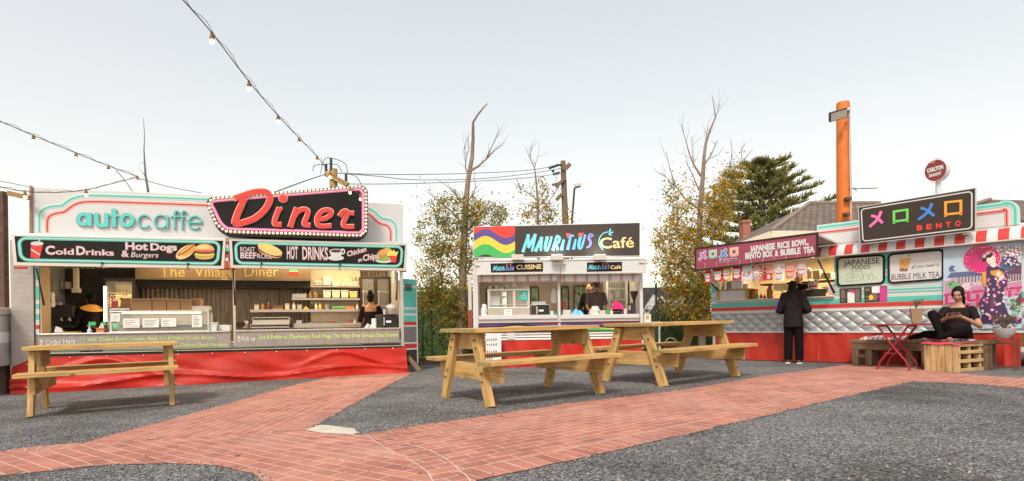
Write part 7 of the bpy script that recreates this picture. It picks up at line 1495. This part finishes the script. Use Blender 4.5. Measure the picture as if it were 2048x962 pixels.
s1, *_ = server(D, 182, 586, 1.25, 'woman in black with a wide yellow collar working at the left of the diner', R(35), 1.62, 'cloth', 'trouser', downarms, hair='bun', shoes=False)
mb = MB(); mb.grid(lambda u, v: ((.20 + .0 * v) * math.sin((u - .5) * 3.6) * (.42 + .58 * v), -.165 * math.cos((u - .5) * 3.0) * (.40 + .62 * v) - .01, 1.47 - .14 * v * math.cos((u - .5) * 2.6)), 16, 6); mb.build('collar', [mat('yellow_collar', (.65, .32, .06), rough=.8)], s1, smooth=True, recalc=False)
server(D, 741, 585, 1.05, 'woman with a high bun in a low backed black top by the glass fridge', R(-15), 1.62, 'cloth', 'trouser', downarms, hair='topbun', lowback=.45, sleeve=.5, shoes=False)
manP = server(Q, 1192, 561, .62, 'man in a grey t-shirt, cap and dark glasses leaning over the cafe counter', R(180), 1.66, mat('grey_tee', (.085, .070, .065), rough=.9, var=.15), 'trouser', [((-.215, .06, 1.12), (-.13, .28, .95)), ((.215, .06, 1.12), (.13, .28, .95))], skin='skind', pitch=R(-22), hair='short', sleeve=.36, shoes=False)
mb = MB(); P = manP[2]; mb.ell(P(0, -.012, .052), (.090, .102, .080), (R(-22), 0, 0)); mb.ell(P(0, .095, .052), (.070, .075, .012), (R(-28), 0, 0)); cap = mb.build('cap', [mat('cap_cloth', (.06, .055, .05), rough=.8)], manP[0], smooth=True)
mb = MB(); mb.box(-.012, .012, 0, .004, 0, .006); mb.build('cap_badge', ['white'], cap, loc=P(0, .10, .09))
mb = MB(); [mb.ell(P(s * .032, .092, .010), (.027, .010, .018), (R(-22), 0, 0), 10) for s in (-1, 1)]; mb.build('glasses', ['dark'], manP[0], smooth=True); face(manP[1], P, 0, R(-22), 1, lipm, True)
server(Q, 1179, 566, 1.15, 'person with dark hair half hidden behind the cap wearing man', R(150), 1.60, 'cloth', 'trouser', downarms, hair='short', shoes=False)
server(B, 1597, 543, .75, 'server in black behind the japanese truck counter partly hidden by flags', R(180), 1.66, 'cloth', 'trouser', [((-.20, .02, 1.10), (-.12, .24, 1.02)), ((.20, .02, 1.10), (.12, .24, 1.02))], hair='short', shoes=False)
# ================================================================ picnic tables
boltm = mat('bolt_steel', (.25, .24, .23), rough=.35, metal=.9)
def picnic(label, c, ang, Ls=1.50, Lt=2.02, spread=1.10, TZ=.848, se=.05):
    """x along the boards; legs in pairs at x = +-Ls/2; top at .835, seats at .50"""
    t = thing('picnic_table', label, 'picnic table', c, ang, 'wooden picnic tables on the gravel'); SZ = .505
    mb = MB(); mb.endm = 1; tw = .90; n = 5; bw = tw / n
    for i in range(n): e = random.uniform(-.006, .006); mb.box(-Lt / 2 + e, Lt / 2 + e, -tw / 2 + i * bw + .004, -tw / 2 + (i + 1) * bw - .004, TZ - .045, TZ)
    mb.build('tabletop', ['wood', 'endgrain'], t, bevel=.005)
    for s in (-1, 1):
        mb = MB(); mb.endm = 1
        for i in range(2): e = random.uniform(-.006, .006); y = s * (.49 + i * .155); mb.box(-Lt / 2 + e - .03, Lt / 2 + e + se, min(y, y + s * .148), max(y, y + s * .148), SZ - .045, SZ)
        mb.build('seat', ['wood', 'endgrain'], t, bevel=.005)
    for sx in (-1, 1):
        x = sx * Ls / 2
        for sy in (-1, 1):
            a, b = Vector((x, sy * .235, TZ - .046)), Vector((x, sy * spread / 2, -.005)); mb = MB(); d = (b - a).normalized(); mb.beam(a, b + d * .0, .140, .055, (1, 0, 0)); mb.v = [(v[0], v[1], max(-.004, min(TZ - .0465, v[2]))) for v in mb.v]
            lg = mb.build('leg', ['wood'], t, bevel=.004); mb = MB()
            for q in (.10, .21, .55, .66): p = a + (b - a) * q + Vector((sx * .0285, sy * random.uniform(-.02, .02), 0)); mb.tube([p, p + Vector((sx * .012, 0, 0))], .013, 8); mb.tube([p + Vector((sx * .012, 0, 0)), p + Vector((sx * .0285, 0, 0))], .006, 6)
            mb.build('bolt', [boltm], lg)
        xi = x - sx * .055
        mb = MB(); mb.endm = 1; mb.box(xi - .025, xi + .025, -.33, .33, TZ - .235, TZ - .046); mb.build('top_bearer', ['wood', 'endgrain'], t, bevel=.005)
        mb = MB(); mb.prism([(-.73, SZ - .046), (.73, SZ - .046), (.70, SZ - .235), (-.70, SZ - .235)], xi - .025, xi + .025); mb.v = [(v[1], v[0], v[2]) for v in mb.v]
        ro = random.random() * 9; mb.f = [(f, m, [(mb.v[i][1] + ro, mb.v[i][2] + ro) for i in f]) for f, m, u in mb.f]
        o = mb.build('seat_bearer', ['wood'], t, bevel=.005)
    t.rotation_euler = (0, -GS * math.cos(ang), ang); return t
def tab(label, FL, FR, RL, RR, ang=None, **k):
    P = [ground(*p) for p in (FL, FR, RL, RR) if p]; A, B_ = (ground(*FL) + ground(*RL)) / 2, (ground(*FR) + ground(*RR)) / 2 if RR else None
    if B_ is None: B_ = ground(*FR) + (ground(*RL) - ground(*FL)) / 2
    d = B_ - A; c = (A + B_) / 2; c.z = gz(c.x); return picnic(label, c, ang or math.atan2(d.y, d.x), **k)
tab('wooden picnic table in the middle, end on to the cafe truck, nearest of the three', (988, 816), (1199, 789), (890, 795), (1093, 775), Ls=1.56, Lt=1.76, spread=1.08)
tab('wooden picnic table behind the middle one, set nearer the japanese truck', (1332, 771), (1471, 752), (1211, 765), (1351, 748), Ls=1.70, Lt=1.92, spread=1.04)
tab('wooden picnic table alone on the left in front of the diner counter', (60, 833), (347, 811), (90, 816), None, ang=R(31), Ls=1.36, Lt=1.50, spread=.94, TZ=.79, se=0)

# ================================================================ by the japanese truck: bench, cushions, folding table, crate, planter
by = -.62
def bench():
    x0, x1 = B.p(1697, 690, by)[0], B.p(1990, 690, by)[0]; zg = B.gz((x0 + x1) / 2); zt_ = (B.p(1700, 681, by)[1] + B.p(1985, 680, by)[1]) / 2; t = thing('wooden_bench', 'long dark weathered timber bench along the japanese truck', 'bench', B.w((x0 + x1) / 2, by, zg), B.ang); L = (x1 - x0) / 2; h = zt_ - zg
    mb = MB(); [mb.box(-L, L, .155 * i + .003, .155 * (i + 1) - .003, h - .05, h) for i in range(3)]; mb.box(-L + .04, L - .04, .02, .07, h - .17, h - .051); mb.build('seat', ['oldwood'], t, bevel=.005)
    for x in (-L + .10, -L + .30, -.10, .12, L - .30, L - .10):
        mb = MB(); mb.box(x - .05, x + .05, .005, .10, 0, h - .172); mb.box(x - .05, x + .05, .36, .45, 0, h - .052); mb.build('leg', ['oldwood'], t, bevel=.005)
    for s_ in (-1, 1): mb = MB(); mb.box(s_ * (L - .2) - .16, s_ * (L - .2) + .16, .02, .06, h * .30, h * .42); mb.build('brace', ['oldwood'], t, bevel=.004)
    return t, h, zg
bench_, bh, bzg = bench(); bz = bzg + bh
cush = mat('striped_cushion', (.50, .46, .45), rough=.9, var=.12, vscale=30, bump=.3)
def cushion(r, w, h, d):
    S1('pad', r, [cush], lambda m: m.grid(lambda u, v: ((u - .5) * w, d * v, h * (1 - (abs(2 * u - 1)) ** 5) * (1 - abs(2 * v - 1) ** 5) * (.85 + .15 * math.sin(u * 9 + v * 4))), 20, 12), 0, True)
    S1('stripe', r, [mat('cushion_stripe', (.30, .10, .11), rough=.9)], lambda m: [m.grid(lambda u, v: ((k / 6 - .5 + (u - .5) * .05) * w, d * v, .003 + h * (1 - (abs(2 * (k / 6 + (u - .5) * .05) - 1)) ** 5) * (1 - abs(2 * v - 1) ** 5) * (.85 + .15 * math.sin((k / 6) * 9 + v * 4))), 2, 10) for k in range(1, 6)], 0, True)
for bx, lb in (((1715, 671, 1775, 681.5), 'flat striped cushion at the left end of the bench'), ((1776, 670, 1846, 681.5), 'striped cushion on the bench behind the folding table'), ((1870, 675, 1946, 682), 'grey striped cushion under the seated woman')): item(B, 'bench_cushion', lb, 'cushion', bx, by + .03, cushion, 'cushions on the bench', d=.40)
# folding table
fm = mat('red_steel', (.27, .012, .03), rough=.4, var=.1)
ty = -1.25; x0, x1 = B.p(1724, 650, ty)[0], B.p(1848, 650, ty)[0]; zg = B.gz((x0 + x1) / 2, ty); ft = thing('folding_table', 'red steel folding bistro table with crossed legs before the bench', 'table', B.w((x0 + x1) / 2, ty, zg), B.ang)
th = (B.p(1786, 648, ty)[1]) - zg; L = (x1 - x0) / 2; td = .55
mb = MB(); [mb.box(-L, L, i * td / 6 + .004, (i + 1) * td / 6 - .004, th - .022, th) for i in range(6)]; mb.build('tabletop', [fm], ft, bevel=.003)
for y in (.04, td - .04):
    for s_ in (-1, 1): mb = MB(); yy_ = y + .012 * s_; mb.tube([(s_ * L * .50, yy_, th - .02), (s_ * L * .12, yy_, th * .62), (-s_ * L * .12, yy_, th * .42), (-s_ * L * .42, yy_, .14), (-s_ * L * .55, yy_, 0)], .016, 7); mb.build('leg', [fm], ft, smooth=True)
mb = MB(); [mb.tube([(s_ * L * .5, .04, th - .035), (s_ * L * .5, td - .04, th - .035)], .012, 6) for s_ in (-1, 1)]; mb.tube([(-L * .3, .05, th * .36), (L * .3, .05, th * .36)], .010, 6); mb.build('crossbar', [fm], ft)
plm = [mat('herb_leaf', (.07, .12, .03), rough=.6, var=.4, vscale=30, trans=.2), mat('herb_leaf_brown', (.14, .08, .04), rough=.7, var=.4, vscale=30, trans=.2)]
def plant(root, c, rx, rz, n, s, weights=(3, 2), stems=10):
    mb = MB(); c = Vector(c)
    for i in range(n):
        t = random.random() * 6.28; q = random.random() ** .5; leaf(mb, c + Vector((rx * q * math.cos(t), rx * .8 * q * math.sin(t), rz * random.random() ** .8)), s * random.uniform(.5, 1.4), random.choices((0, 1), weights)[0])
    mb.build('foliage', plm, root, recalc=False); mb = MB()
    for i in range(stems): t = random.random() * 6.28; mb.tube([c, c + Vector((rx * .6 * math.cos(t), rx * .5 * math.sin(t), rz * random.uniform(.6, 1.1)))], .003, 4, cap=False)
    mb.build('stem', [twig], root, recalc=False)
pz = zg + th; px_, pzz = B.p(1830, 647, ty + .12); pp = thing('plant_pot', 'small square tan pot with a sparse herb on the red folding table', 'pot plant', B.w(px_, ty + .2, pz + .001), B.ang + R(20))
mb = MB(); hh = .235; mb.add([(-.055, -.055, 0), (.055, -.055, 0), (.055, .055, 0), (-.055, .055, 0), (-.085, -.085, hh), (.085, -.085, hh), (.085, .085, hh), (-.085, .085, hh)], [(3, 2, 1, 0), (4, 5, 6, 7), (0, 1, 5, 4), (1, 2, 6, 5), (2, 3, 7, 6), (3, 0, 4, 7)]); mb.build('pot', [mat('tan_pot', (.28, .20, .12), rough=.7, var=.15)], pp, bevel=.006); plant(pp, (0, 0, hh), .09, .14, 60, .018)
# pallet crate table
g0, g1, g2 = ground(1848, 741), ground(1919, 745), ground(1949, 736); U_ = (g1 - g0); U_.z = 0; cw_ = U_.length; U_.normalize(); ca_ = math.atan2(U_.y, U_.x); cd = .62
cr = thing('pallet_crate', 'pale pallet wood crate used as a low table with open slots on one side', 'crate', (g0.x, g0.y, gz(g0.x)), ca_); ch = (741 - 686) / FPX * g0.y; 
mb = MB(); 
for i in range(5): mb.box(cw_ * i / 5 + .003, cw_ * (i + 1) / 5 - .003, 0, .02, .0, ch - .02)
mb.build('front_board', ['palletwood'], cr, bevel=.003)
mb = MB(); [mb.box(0, cw_, .022 + i * (cd - .03) / 5, .017 + (i + 1) * (cd - .03) / 5, ch - .022, ch) for i in range(5)]; mb.build('top_board', ['palletwood'], cr, bevel=.003)
mb = MB()
for k in range(4): z = ch * (.02 + k * .31) if k < 3 else ch - .045; mb.box(cw_ - .022, cw_, .022, cd, z, z + .05 if k < 3 else ch - .023)
for y in (.022, cd / 2 - .03, cd - .06):
    for k in range(3): mb.box(cw_ - .10, cw_ - .023, y, y + .06, ch * (.02 + k * .31) + .05, ch * (.02 + (k + 1) * .31) - .002)
mb.box(0, .02, .022, cd, 0, ch - .023); mb.box(.02, cw_ - .12, cd - .02, cd, 0, ch - .023); mb.build('side_slat', ['palletwood'], cr, bevel=.003)
for k in range(1, 3): mb = MB(); mb.box(.022, cw_ - .025, .024, cd - .024, ch * (.02 + k * .31), ch * (.02 + k * .31) + .02); mb.build('shelf', ['palletwood'], cr)
mtm = thing('pink_mat', 'bright pink cloth mat lying on the pallet crate', 'mat', cr.matrix_basis @ Vector((0, 0, ch + .001)), ca_)
mb = MB(); mb.grid(lambda u, v: (-.03 + (cw_ + .05) * u, -.02 + (cd * .9) * v, .006 + .006 * math.sin(u * 11 + v * 7) - (.02 * max(0, .06 - v) / .06 if v < .06 else 0)), 24, 16); mb.build('cloth', [mat('pink_mat_cloth', (.62, .05, .085), rough=.9, var=.15, vscale=12)], mtm, smooth=True, recalc=False)
mb = MB(); mb.grid(lambda u, v: (cw_ * (.55 + .3 * u), cd * (.1 + .5 * v), .016 + .004 * math.sin(u * 9)), 8, 8); mb.build('pattern_patch', [mat('mat_green', (.12, .35, .2), rough=.9, var=.5, vscale=20)], mtm, smooth=True, recalc=False)
# white bowl planter on a wire stand
sy = -.55; x_, zb_ = B.p(2009, 676, sy); zg = B.gz(x_, sy); ws = thing('plant_stand', 'thin rusty wire stand under the white bowl', 'plant stand', B.w(x_, sy, zg), B.ang); h = zb_ - zg
mb = MB(); [mb.tube([(a * .13, b * .13, 0), (a * .13, b * .13, h)], .007, 6) for a in (-1, 1) for b in (-1, 1)]
for z in (h, h * .1, h * .82): mb.tube([(-.13, -.13, z), (.13, -.13, z), (.13, .13, z), (-.13, .13, z), (-.13, -.13, z)], .006, 5)
for i in range(5): mb.tube([(-.10 + .05 * i + .022 * math.cos(t * .7), -.13, h * .90 + .022 * math.sin(t * .7)) for t in range(10)], .004, 4)
mb.build('frame', ['rust'], ws)
wb = thing('bowl_planter', 'white round bowl planter with scrubby plants at the right end of the bench', 'planter', B.w(x_, sy, zb_ + .004), B.ang); rb = (2031 - 1988) / 2 / FPX * B.w(x_, sy, 0).y; hb_ = (zs(2009, 657, sy) - zb_)
mb = MB(); mb.lathe([(rb * .35, 0), (rb * .75, hb_ * .45), (rb, hb_), (rb * .95, hb_), (rb * .7, hb_ * .6), (.01, hb_ * .55)], n=24); mb.build('bowl', ['white'], wb, smooth=True); plant(wb, (0, 0, hb_ * .8), rb * .95, .22, 260, .020, (2, 3), 26); 
# ---- woman sitting on the bench with a phone
wx, _ = B.p(1914, 640, -.38); wo = thing('person', 'woman in a black t-shirt sitting cross legged on the bench looking at her phone', 'person', B.w(wx, -.40, bz), B.ang); wo.scale = (.97,) * 3
# local axes: x right along the truck, y into the truck, z up from the seat; she faces -y
hc = Vector((.02, .03, .735)); wp, wyw = R(-20), R(180 - 4)
ARM = [((-.172, .06, .49), (-.265, -.09, .25), (-.07, -.34, .36)), ((.19, .06, .49), (.30, -.05, .23), (.13, -.33, .37))]
keep = {}
def wbody(m):
    m.loft([(0, .05, .04, .19, .15), (0, .06, .14, .17, .13), (0, .08, .28, .145, .11), (.01, .08, .44, .165, .11), (.01, .07, .52, .15, .08), (.015, .06, .575, .07, .06), (.018, .05, .60, .05, .05)]); m.capsule((.015, .06, .56), (.02, .035, .66), .050, .047)
    keep['P'] = head(m, hc, wyw, -wp * -1)
    for i, (a, b, c) in enumerate(ARM): m.capsule(a, b, .052, .042); m.capsule(b, c, .042, .026)
    hand(m, (-.065, -.345, .362), (.75, -.45, .12), (.1, .5, .8), 1, .9); hand(m, (.125, -.335, .372), (-.75, -.4, .10), (-.1, .5, .8), -1, .8)
    m.capsule((-.56, -.12, .05), (-.66, -.16, .03), .036, .026); m.capsule((-.10, -.36, .045), (-.02, -.40, .04), .036, .03)
wb_ = flesh('body', wbody, 'skin', wo, .0075, 5)
def wtee(m):
    m.loft([(0, .05, .08, .19, .155), (0, .06, .16, .185, .145), (0, .08, .28, .165, .13), (.01, .08, .42, .178, .128), (.01, .075, .50, .17, .10), (.012, .080, .545, .135, .075), (.014, .088, .572, .095, .050)])
    for a, b, c in ARM: A, B__ = Vector(a), Vector(b); m.capsule(A, A.lerp(B__, .55), .060, .054)
flesh('tshirt', wtee, 'cloth', wo, .009, 5)
def wleg(m):
    m.loft([(0, .05, .005, .20, .17), (0, .05, .08, .205, .18), (0, .06, .15, .18, .15)])
    m.capsule((-.10, 0, .10), (-.27, -.24, .42), .100, .074); m.capsule((-.27, -.24, .42), (-.13, -.34, .06), .074, .048)       # knee drawn up
    m.capsule((.10, 0, .09), (.18, -.36, .17), .105, .080); m.capsule((.18, -.36, .17), (-.15, -.40, .06), .078, .050)          # folded shin
    m.capsule((-.14, -.02, .08), (-.38, -.20, .10), .085, .062); m.capsule((-.38, -.20, .10), (-.60, -.16, .04), .055, .040)
flesh('leggings', wleg, 'trouser', wo, .011, 5)
face(wb_, keep['P'], wyw, wp, 1.0, lipm, True)
def whair(m):
    P = keep['P']; m.ell(P(0, -.020, .053), (.083, .092, .083), (wp, 0, wyw)); m.ell(P(-.058, .010, .015), (.028, .060, .085), (wp, 0, wyw)); m.ell(P(.058, .010, .015), (.028, .060, .085), (wp, 0, wyw)); m.ell(P(0, -.07, -.03), (.065, .045, .08)); m.capsule(P(-.045, -.05, -.08), P(-.05, -.03, -.17), .035, .02)
flesh('hair', whair, 'hair', wo, .008, 3)
ph = thing('phone', 'dark phone held in the hands of the seated woman', 'phone', wo.matrix_basis @ Vector((.035, -.42, .43)), B.ang); mb = MB(); mb.beam_axes(Vector((0, 0, 0)), Vector((1, 0, .1)).normalized(), Vector((0, .95, .3)).normalized(), Vector((0, -.3, .95)).normalized(), .12, .06, .009); mb.build('case', ['dark'], ph, bevel=.003)

# ================================================================ poles, wires, festoon lights
op = at(1689, 466, 15.4); orng = mat('orange_paint', (.60, .155, .018), rough=.6, var=.16, vscale=2.5, bump=.2, bscale=14)
pole = thing('orange_pole', 'thick bright orange painted timber pole behind the japanese truck', 'pole', (op.x, 15.4, gz(op.x))); ptop = at(1686, 205, 15.4)
mb = MB(); r0 = 14.2 / FPX * 15.4; n_ = 16; mb.tube([(0, 0, -.1), (.0, 0, op.z - pole.location.z), (ptop.x - op.x, 0, ptop.z - pole.location.z - .06), (ptop.x - op.x, 0, ptop.z - pole.location.z)], [r0 * 1.05, r0 * 1.02, r0 * .86, r0 * .80], n_); mb.build('shaft', [orng], pole, smooth=True)
mb = MB(); cA, cB = at(1700, 215, 15.15) - pole.location, at(1701, 440, 15.15) - pole.location; mb.tube([cA, at(1699.5, 300, 15.15) - pole.location, at(1702, 400, 15.15) - pole.location, cB], .018, 6); mb.build('conduit', ['alu'], pole)
mb = MB()
for px, py in ((1694, 428), (1690, 444), (1697, 397)): q = at(px, py, 15.1) - pole.location; mb.box(q.x - .07, q.x + .07, q.y - .03, q.y + .1, q.z - .035, q.z + .035)
mb.build('bracket', ['rust'], pole)
fl0 = at(1676, 230, 14.9); fl = thing('floodlight', 'tilted rectangular floodlight fixed near the top of the orange pole', 'floodlight', fl0, R(-8)); mb = MB(); mb.beam_axes(Vector((0, 0, 0)), Vector((.97, 0, .24)).normalized(), Vector((-.13, .84, .53)).normalized(), Vector((-.20, -.55, .81)).normalized(), .44, .09, .24); mb.build('housing', ['dark'], fl, bevel=.01)
mb = MB(); X_ = Vector((.97, 0, .24)).normalized(); Y_ = Vector((-.13, .84, .53)).normalized(); Z_ = Vector((-.20, -.55, .81)).normalized(); mb.beam_axes(-Y_ * .045, X_, Y_, Z_, .40, .012, .20); mb.build('lens', [mat('flood_glass', (.55, .48, .42), rough=.2)], fl)
mb = MB(); mb.tube([(.15, .05, .06), (.28, .05, .16), (.34, .2, .12), (.30, .28, 0)], .03, 8); mb.build('arm', ['alu'], fl)
# slim aerial behind the pole
ar = at(1728, 378, 15.2); aer = thing('tv_aerial', 'thin aerial rod sticking out sideways from the orange pole', 'aerial', (ar.x, 15.2, 0)); mb = MB(); a, b = at(1698, 378, 15.2), at(1755, 376, 15.2); mb.tube([(a.x - ar.x, 0, a.z), (b.x - ar.x, 0, b.z)], .012, 6); mb.tube([(a.x - ar.x + .12, 0, a.z + .06), (a.x - ar.x + .2, 0, a.z - .06)], .010, 5); mb.build('rod', ['dark'], aer)
# timber power pole in the middle
pw = mat('pole_timber', (.17, .115, .08), rough=.85, var=.3, vscale=8, bump=.3, bscale=20)
Y1 = 30.0; b0 = at(1131, 640, Y1); p1_ = thing('power_pole', 'timber power pole with a short crossarm behind the cafe sign', 'power pole', (b0.x, Y1, gz(b0.x))); T = at(1126, 322, Y1) - p1_.location; Bm = at(1131, 450, Y1) - p1_.location
mb = MB(); mb.tube([(Bm.x, 0, 0), (Bm.x, 0, Bm.z), (T.x, 0, T.z)], [.20, .17, .13], 10); mb.build('shaft', [pw], p1_, smooth=True)
def pbar(o, a, b, Y, w_, dy=-.12): A, B__ = at(*a, Y + dy) - o.location, at(*b, Y + dy) - o.location; mb = MB(); mb.beam(A, B__, w_, w_, (0, 1, 0)); return mb
pbar(p1_, (1127, 341), (1140, 328), Y1, .2).build('crossarm', [pw], p1_); pbar(p1_, (1104, 370), (1122, 366), Y1, .1).build('crossarm', [pw], p1_); pbar(p1_, (1112, 374), (1130, 356), Y1, .16, -.2).build('strut', [pw], p1_); pbar(p1_, (1113, 400), (1124, 388), Y1, .16, -.2).build('strut', [pw], p1_)
mb = MB()
for l in ((1100, 336), (1104, 334), (1108, 333), (1112, 331.5), (1116, 330), (1108, 348), (1113, 347), (1117, 346), (1121, 330), (1106, 342)): q = at(*l, Y1 - .3) - p1_.location; mb.lathe([(.05, -.06), (.09, 0), (.05, .06)], c=q, n=8)
mb.build('insulator', [mat('green_insulator', (.02, .12, .08), rough=.3)], p1_)
Y2 = 21.0; b0 = at(668, 640, Y2); p2_ = thing('power_pole', 'pale timber power pole with a slanting crossarm behind the neon diner sign', 'power pole', (b0.x, Y2, gz(b0.x))); T = at(667, 338, Y2) - p2_.location
mb = MB(); mb.tube([(0, 0, 0), (T.x, 0, T.z)], [.17, .14], 10); mb.build('shaft', [mat('pale_timber', (.38, .25, .11), rough=.8, var=.25, bump=.3)], p2_, smooth=True); pbar(p2_, (651, 347), (696, 370), Y2, .17).build('crossarm', [MATS['pale_timber']], p2_); pbar(p2_, (664, 366), (669, 376), Y2, .1, -.2).build('strut', [MATS['pale_timber']], p2_)
mb = MB()
for a, b in (((652, 347), (652, 328)), ((662, 340), (662, 316)), ((692, 366), (692, 347))): A, B__ = at(*a, Y2 - .12) - p2_.location, at(*b, Y2 - .12) - p2_.location; mb.tube([A, B__], .05, 6)
mb.build('insulator_pin', ['dark'], p2_)
mb = MB(); 
for l in ([(626, 343), (628, 332), (640, 329), (652, 328)], [(652, 328), (675, 330), (684, 345)], [(641, 347), (648, 320), (662, 316), (690, 327), (695, 347)], [(692, 347), (712, 353), (722, 368)]): mb.tube([at(a, b, Y2) - p2_.location for a, b in smooth_line(l, 5)], .012, 4)
mb.build('jumper_wire', ['dark'], p2_)
def wire(label, l, Ya, Yb, r_, n=8):
    l = smooth_line(l, n); P = [at(a, b, Ya + (Yb - Ya) * i / (len(l) - 1)) for i, (a, b) in enumerate(l)]; o = P[0]; t = thing('power_line', label, 'power line', o); mb = MB(); mb.tube([p - o for p in P], r_, 4); mb.build('cable', [mat('cable_grey', (.10, .09, .085), rough=.6)], t)
wire('upper power wire between the two timber poles', [(664, 346), (780, 349), (930, 347), (1060, 340), (1124, 328)], Y2, Y1, .014); wire('middle power wire between the two timber poles', [(692, 347), (760, 353), (830, 359.5), (950, 358), (1060, 347), (1124, 336)], Y2, Y1, .014); wire('lowest power wire between the two timber poles', [(695, 368), (800, 367.5), (950, 362.5), (1060, 355), (1124, 346)], Y2, Y1, .014)
wire('service wire running left from the pale pole to the diner roof', [(652, 348), (610, 362), (545, 386)], Y2, 12, .016); wire('faint wire sloping over the left of the diner sign', [(0, 362), (50, 372), (62, 376)], 14, 11.5, .008); wire('thin stay wire sloping down to the diner roof sign', [(232, 340), (250, 361), (266, 384)], 11.5, 11.5, .008)
wire('faint distant wire behind the diner roof sign', [(278, 357), (340, 374), (404, 386)], 14, 14, .008)
sl2 = at(1147, 400, 26); lp = thing('street_lamp', 'thin street lamp with a flat head beside the middle power pole', 'street lamp', (sl2.x - .1, 26, gz(sl2.x))); mb = MB(); mb.tube([at(1143, 640, 26) - lp.location, at(1144, 440, 26) - lp.location, at(1149, 376, 26) - lp.location], .045, 8); mb.build('post', ['dark'], lp, smooth=True); q = at(1155, 371, 26) - lp.location; mb = MB(); mb.prism([(q.x - .13, q.z - .12), (q.x + .14, q.z - .06), (q.x + .14, q.z + .08), (q.x - .13, q.z + .06)], -.25, .15); mb.build('head', ['alu'], lp, bevel=.02)
# festoon strings
bulbm = mat('festoon_glow', (1, .85, .6), emit=(1, .60, .24), estr=2.5); sock = mat('festoon_socket', (.22, .10, .04), rough=.6); cordm = mat('festoon_cord', (.10, .085, .075), rough=.6)
def festoon(label, pts, lamps, sag=True):
    """pts: photo point + depth along the cord; lamps: photo points, each hung at the cord's depth there"""
    P = [at(*p) for p in pts]; S = [Vector(p) for p in smooth_line(P, 10)]; o = P[0]; t = thing('festoon_lights', label, 'string lights', o, 0, 'festoon light strings over the yard')
    mb = MB(); mb.tube([p - o for p in S], .0055, 6); off = Vector((.012, 0, .012)); mb.tube([p - o + off * (1 + .8 * math.sin(i)) for i, p in enumerate(S)], .003, 4); mb.build('cord', [cordm], t)
    for px, py in lamps:
        best = min(S, key=lambda p: abs((p - at(px, py, p.y)).length)); q = at(px, py, best.y); q = Vector((best.x, best.y, best.z)) - o
        mb = MB(); mb.lathe([(.020, -.062), (.024, -.045), (.019, -.03), (.013, .006), (.006, .014)], c=q, n=10); s_ = mb.build('socket', [sock], t, smooth=True); mb = MB(); mb.lathe([(.004, -.105), (.015, -.099), (.022, -.086), (.020, -.072), (.014, -.062)], c=q, n=12); mb.build('bulb', [bulbm], s_, smooth=True)
festoon('long festoon string falling from the top left to the neon diner sign', [(352, -16, 4.7), (424, 66, 5.4), (498, 163, 6.3), (556, 231, 7.3), (598, 276, 8.3), (634, 313, 9.3), (660, 345, 9.7), (700, 376, 9.9), (722, 390, 10.0)], [(424, 66), (498, 163), (556, 231), (598, 276), (634, 313), (661, 346), (701, 377), (721, 390)])
festoon('festoon string falling from the left edge to a point above the roof sign', [(-60, 224, 7.2), (0, 243, 7.6), (67, 271, 8.0), (152, 306, 8.5), (217, 332, 9.0), (275, 353, 9.4)], [(67, 271), (152, 306), (217, 332), (275, 353)])
festoon('lowest festoon string sagging across the left of the diner roof sign', [(-40, 366, 8.0), (0, 374, 8.15), (50, 383, 8.3), (110, 385, 8.6), (172, 380, 8.9), (225, 367, 9.2), (275, 354, 9.4)], [(50, 383), (172, 380)])
# post at the far left with a lamp bracket
g_ = at(8.5, 640, 9.3); po = thing('rusty_post', 'dark rusty steel post with a short arm at the far left edge', 'post', (g_.x, 9.3, gz(g_.x))); Tz = at(17, 383, 9.3).z - po.location.z; mb = MB(); mb.box(-.052, .052, -.05, .05, 0, Tz); mb.build('shaft', ['rust'], po, bevel=.01)
A, B__ = at(16, 386, 9.22) - po.location, at(61, 396, 9.22) - po.location; mb = MB(); mb.beam(A, B__, .075, .06, (0, 1, 0)); mb.build('arm', [mat('brass_arm', (.30, .19, .08), rough=.5, metal=.4)], po, bevel=.006)
# grey metal trailer box at the left edge
g0 = ground(24, 765); g0 = Vector((at(23, 680, 8.6).x - .22, 8.6, 0)); gb = thing('tow_box', 'grey metal box at the left edge with a paper stuck to its side', 'metal box', (g0.x - .55, g0.y - .1, gz(g0.x)), D.ang); zt_ = at(12, 612, g0.y).z - gb.location.z; zb_ = at(12, 736, g0.y).z - gb.location.z
mb = MB(); mb.box(-.5, .42, 0, .9, zb_, zt_ - .12); mb.build('case', ['alu'], gb, bevel=.02); mb = MB(); mb.box(-.52, .44, -.02, .92, zt_ - .12, zt_); mb.build('lid', ['alu'], gb, bevel=.02); mb = MB(); mb.box(.421, .425, .30, .80, zb_ + (zt_ - zb_) * .40, zb_ + (zt_ - zb_) * .58); mb.build('paper', ['paper'], gb); mb = MB(); mb.tube([(-.3, .3, 0), (-.3, .3, zb_)], .05, 8); mb.tube([(.25, .3, 0), (.25, .3, zb_)], .05, 8); mb.build('leg', ['dark'], gb)
mb = MB(); q = (.28, zt_ - .06); [mb.prism([(q[0] + a + .022 * math.cos(t * .7), q[1] + b + .022 * math.sin(t * .7)) for t in range(9)], -.026, -.02) for a, b in ((-.025, 0), (.025, 0), (0, .03))]; mb.build('club_mark', ['ink'], gb)
# yellow bucket glimpsed beyond the second table
yb = at(1342, 681, 13.4); yb = thing('yellow_bucket', 'small yellow bucket on the ground beyond the second picnic table', 'bucket', (yb.x, 13.4, gz(yb.x))); mb = MB(); mb.lathe([(.09, 0), (.13, .34), (.12, .34), (.08, .02)], n=14); mb.build('pail', [mat('yellow_plastic', (.8, .55, .02), rough=.4)], yb, smooth=True); mb = MB(); mb.tube([(.13 * math.cos(t * .35), .02, .34 + .12 * math.sin(t * .35)) for t in range(10)], .008, 5); mb.build('handle', ['alu'], yb)
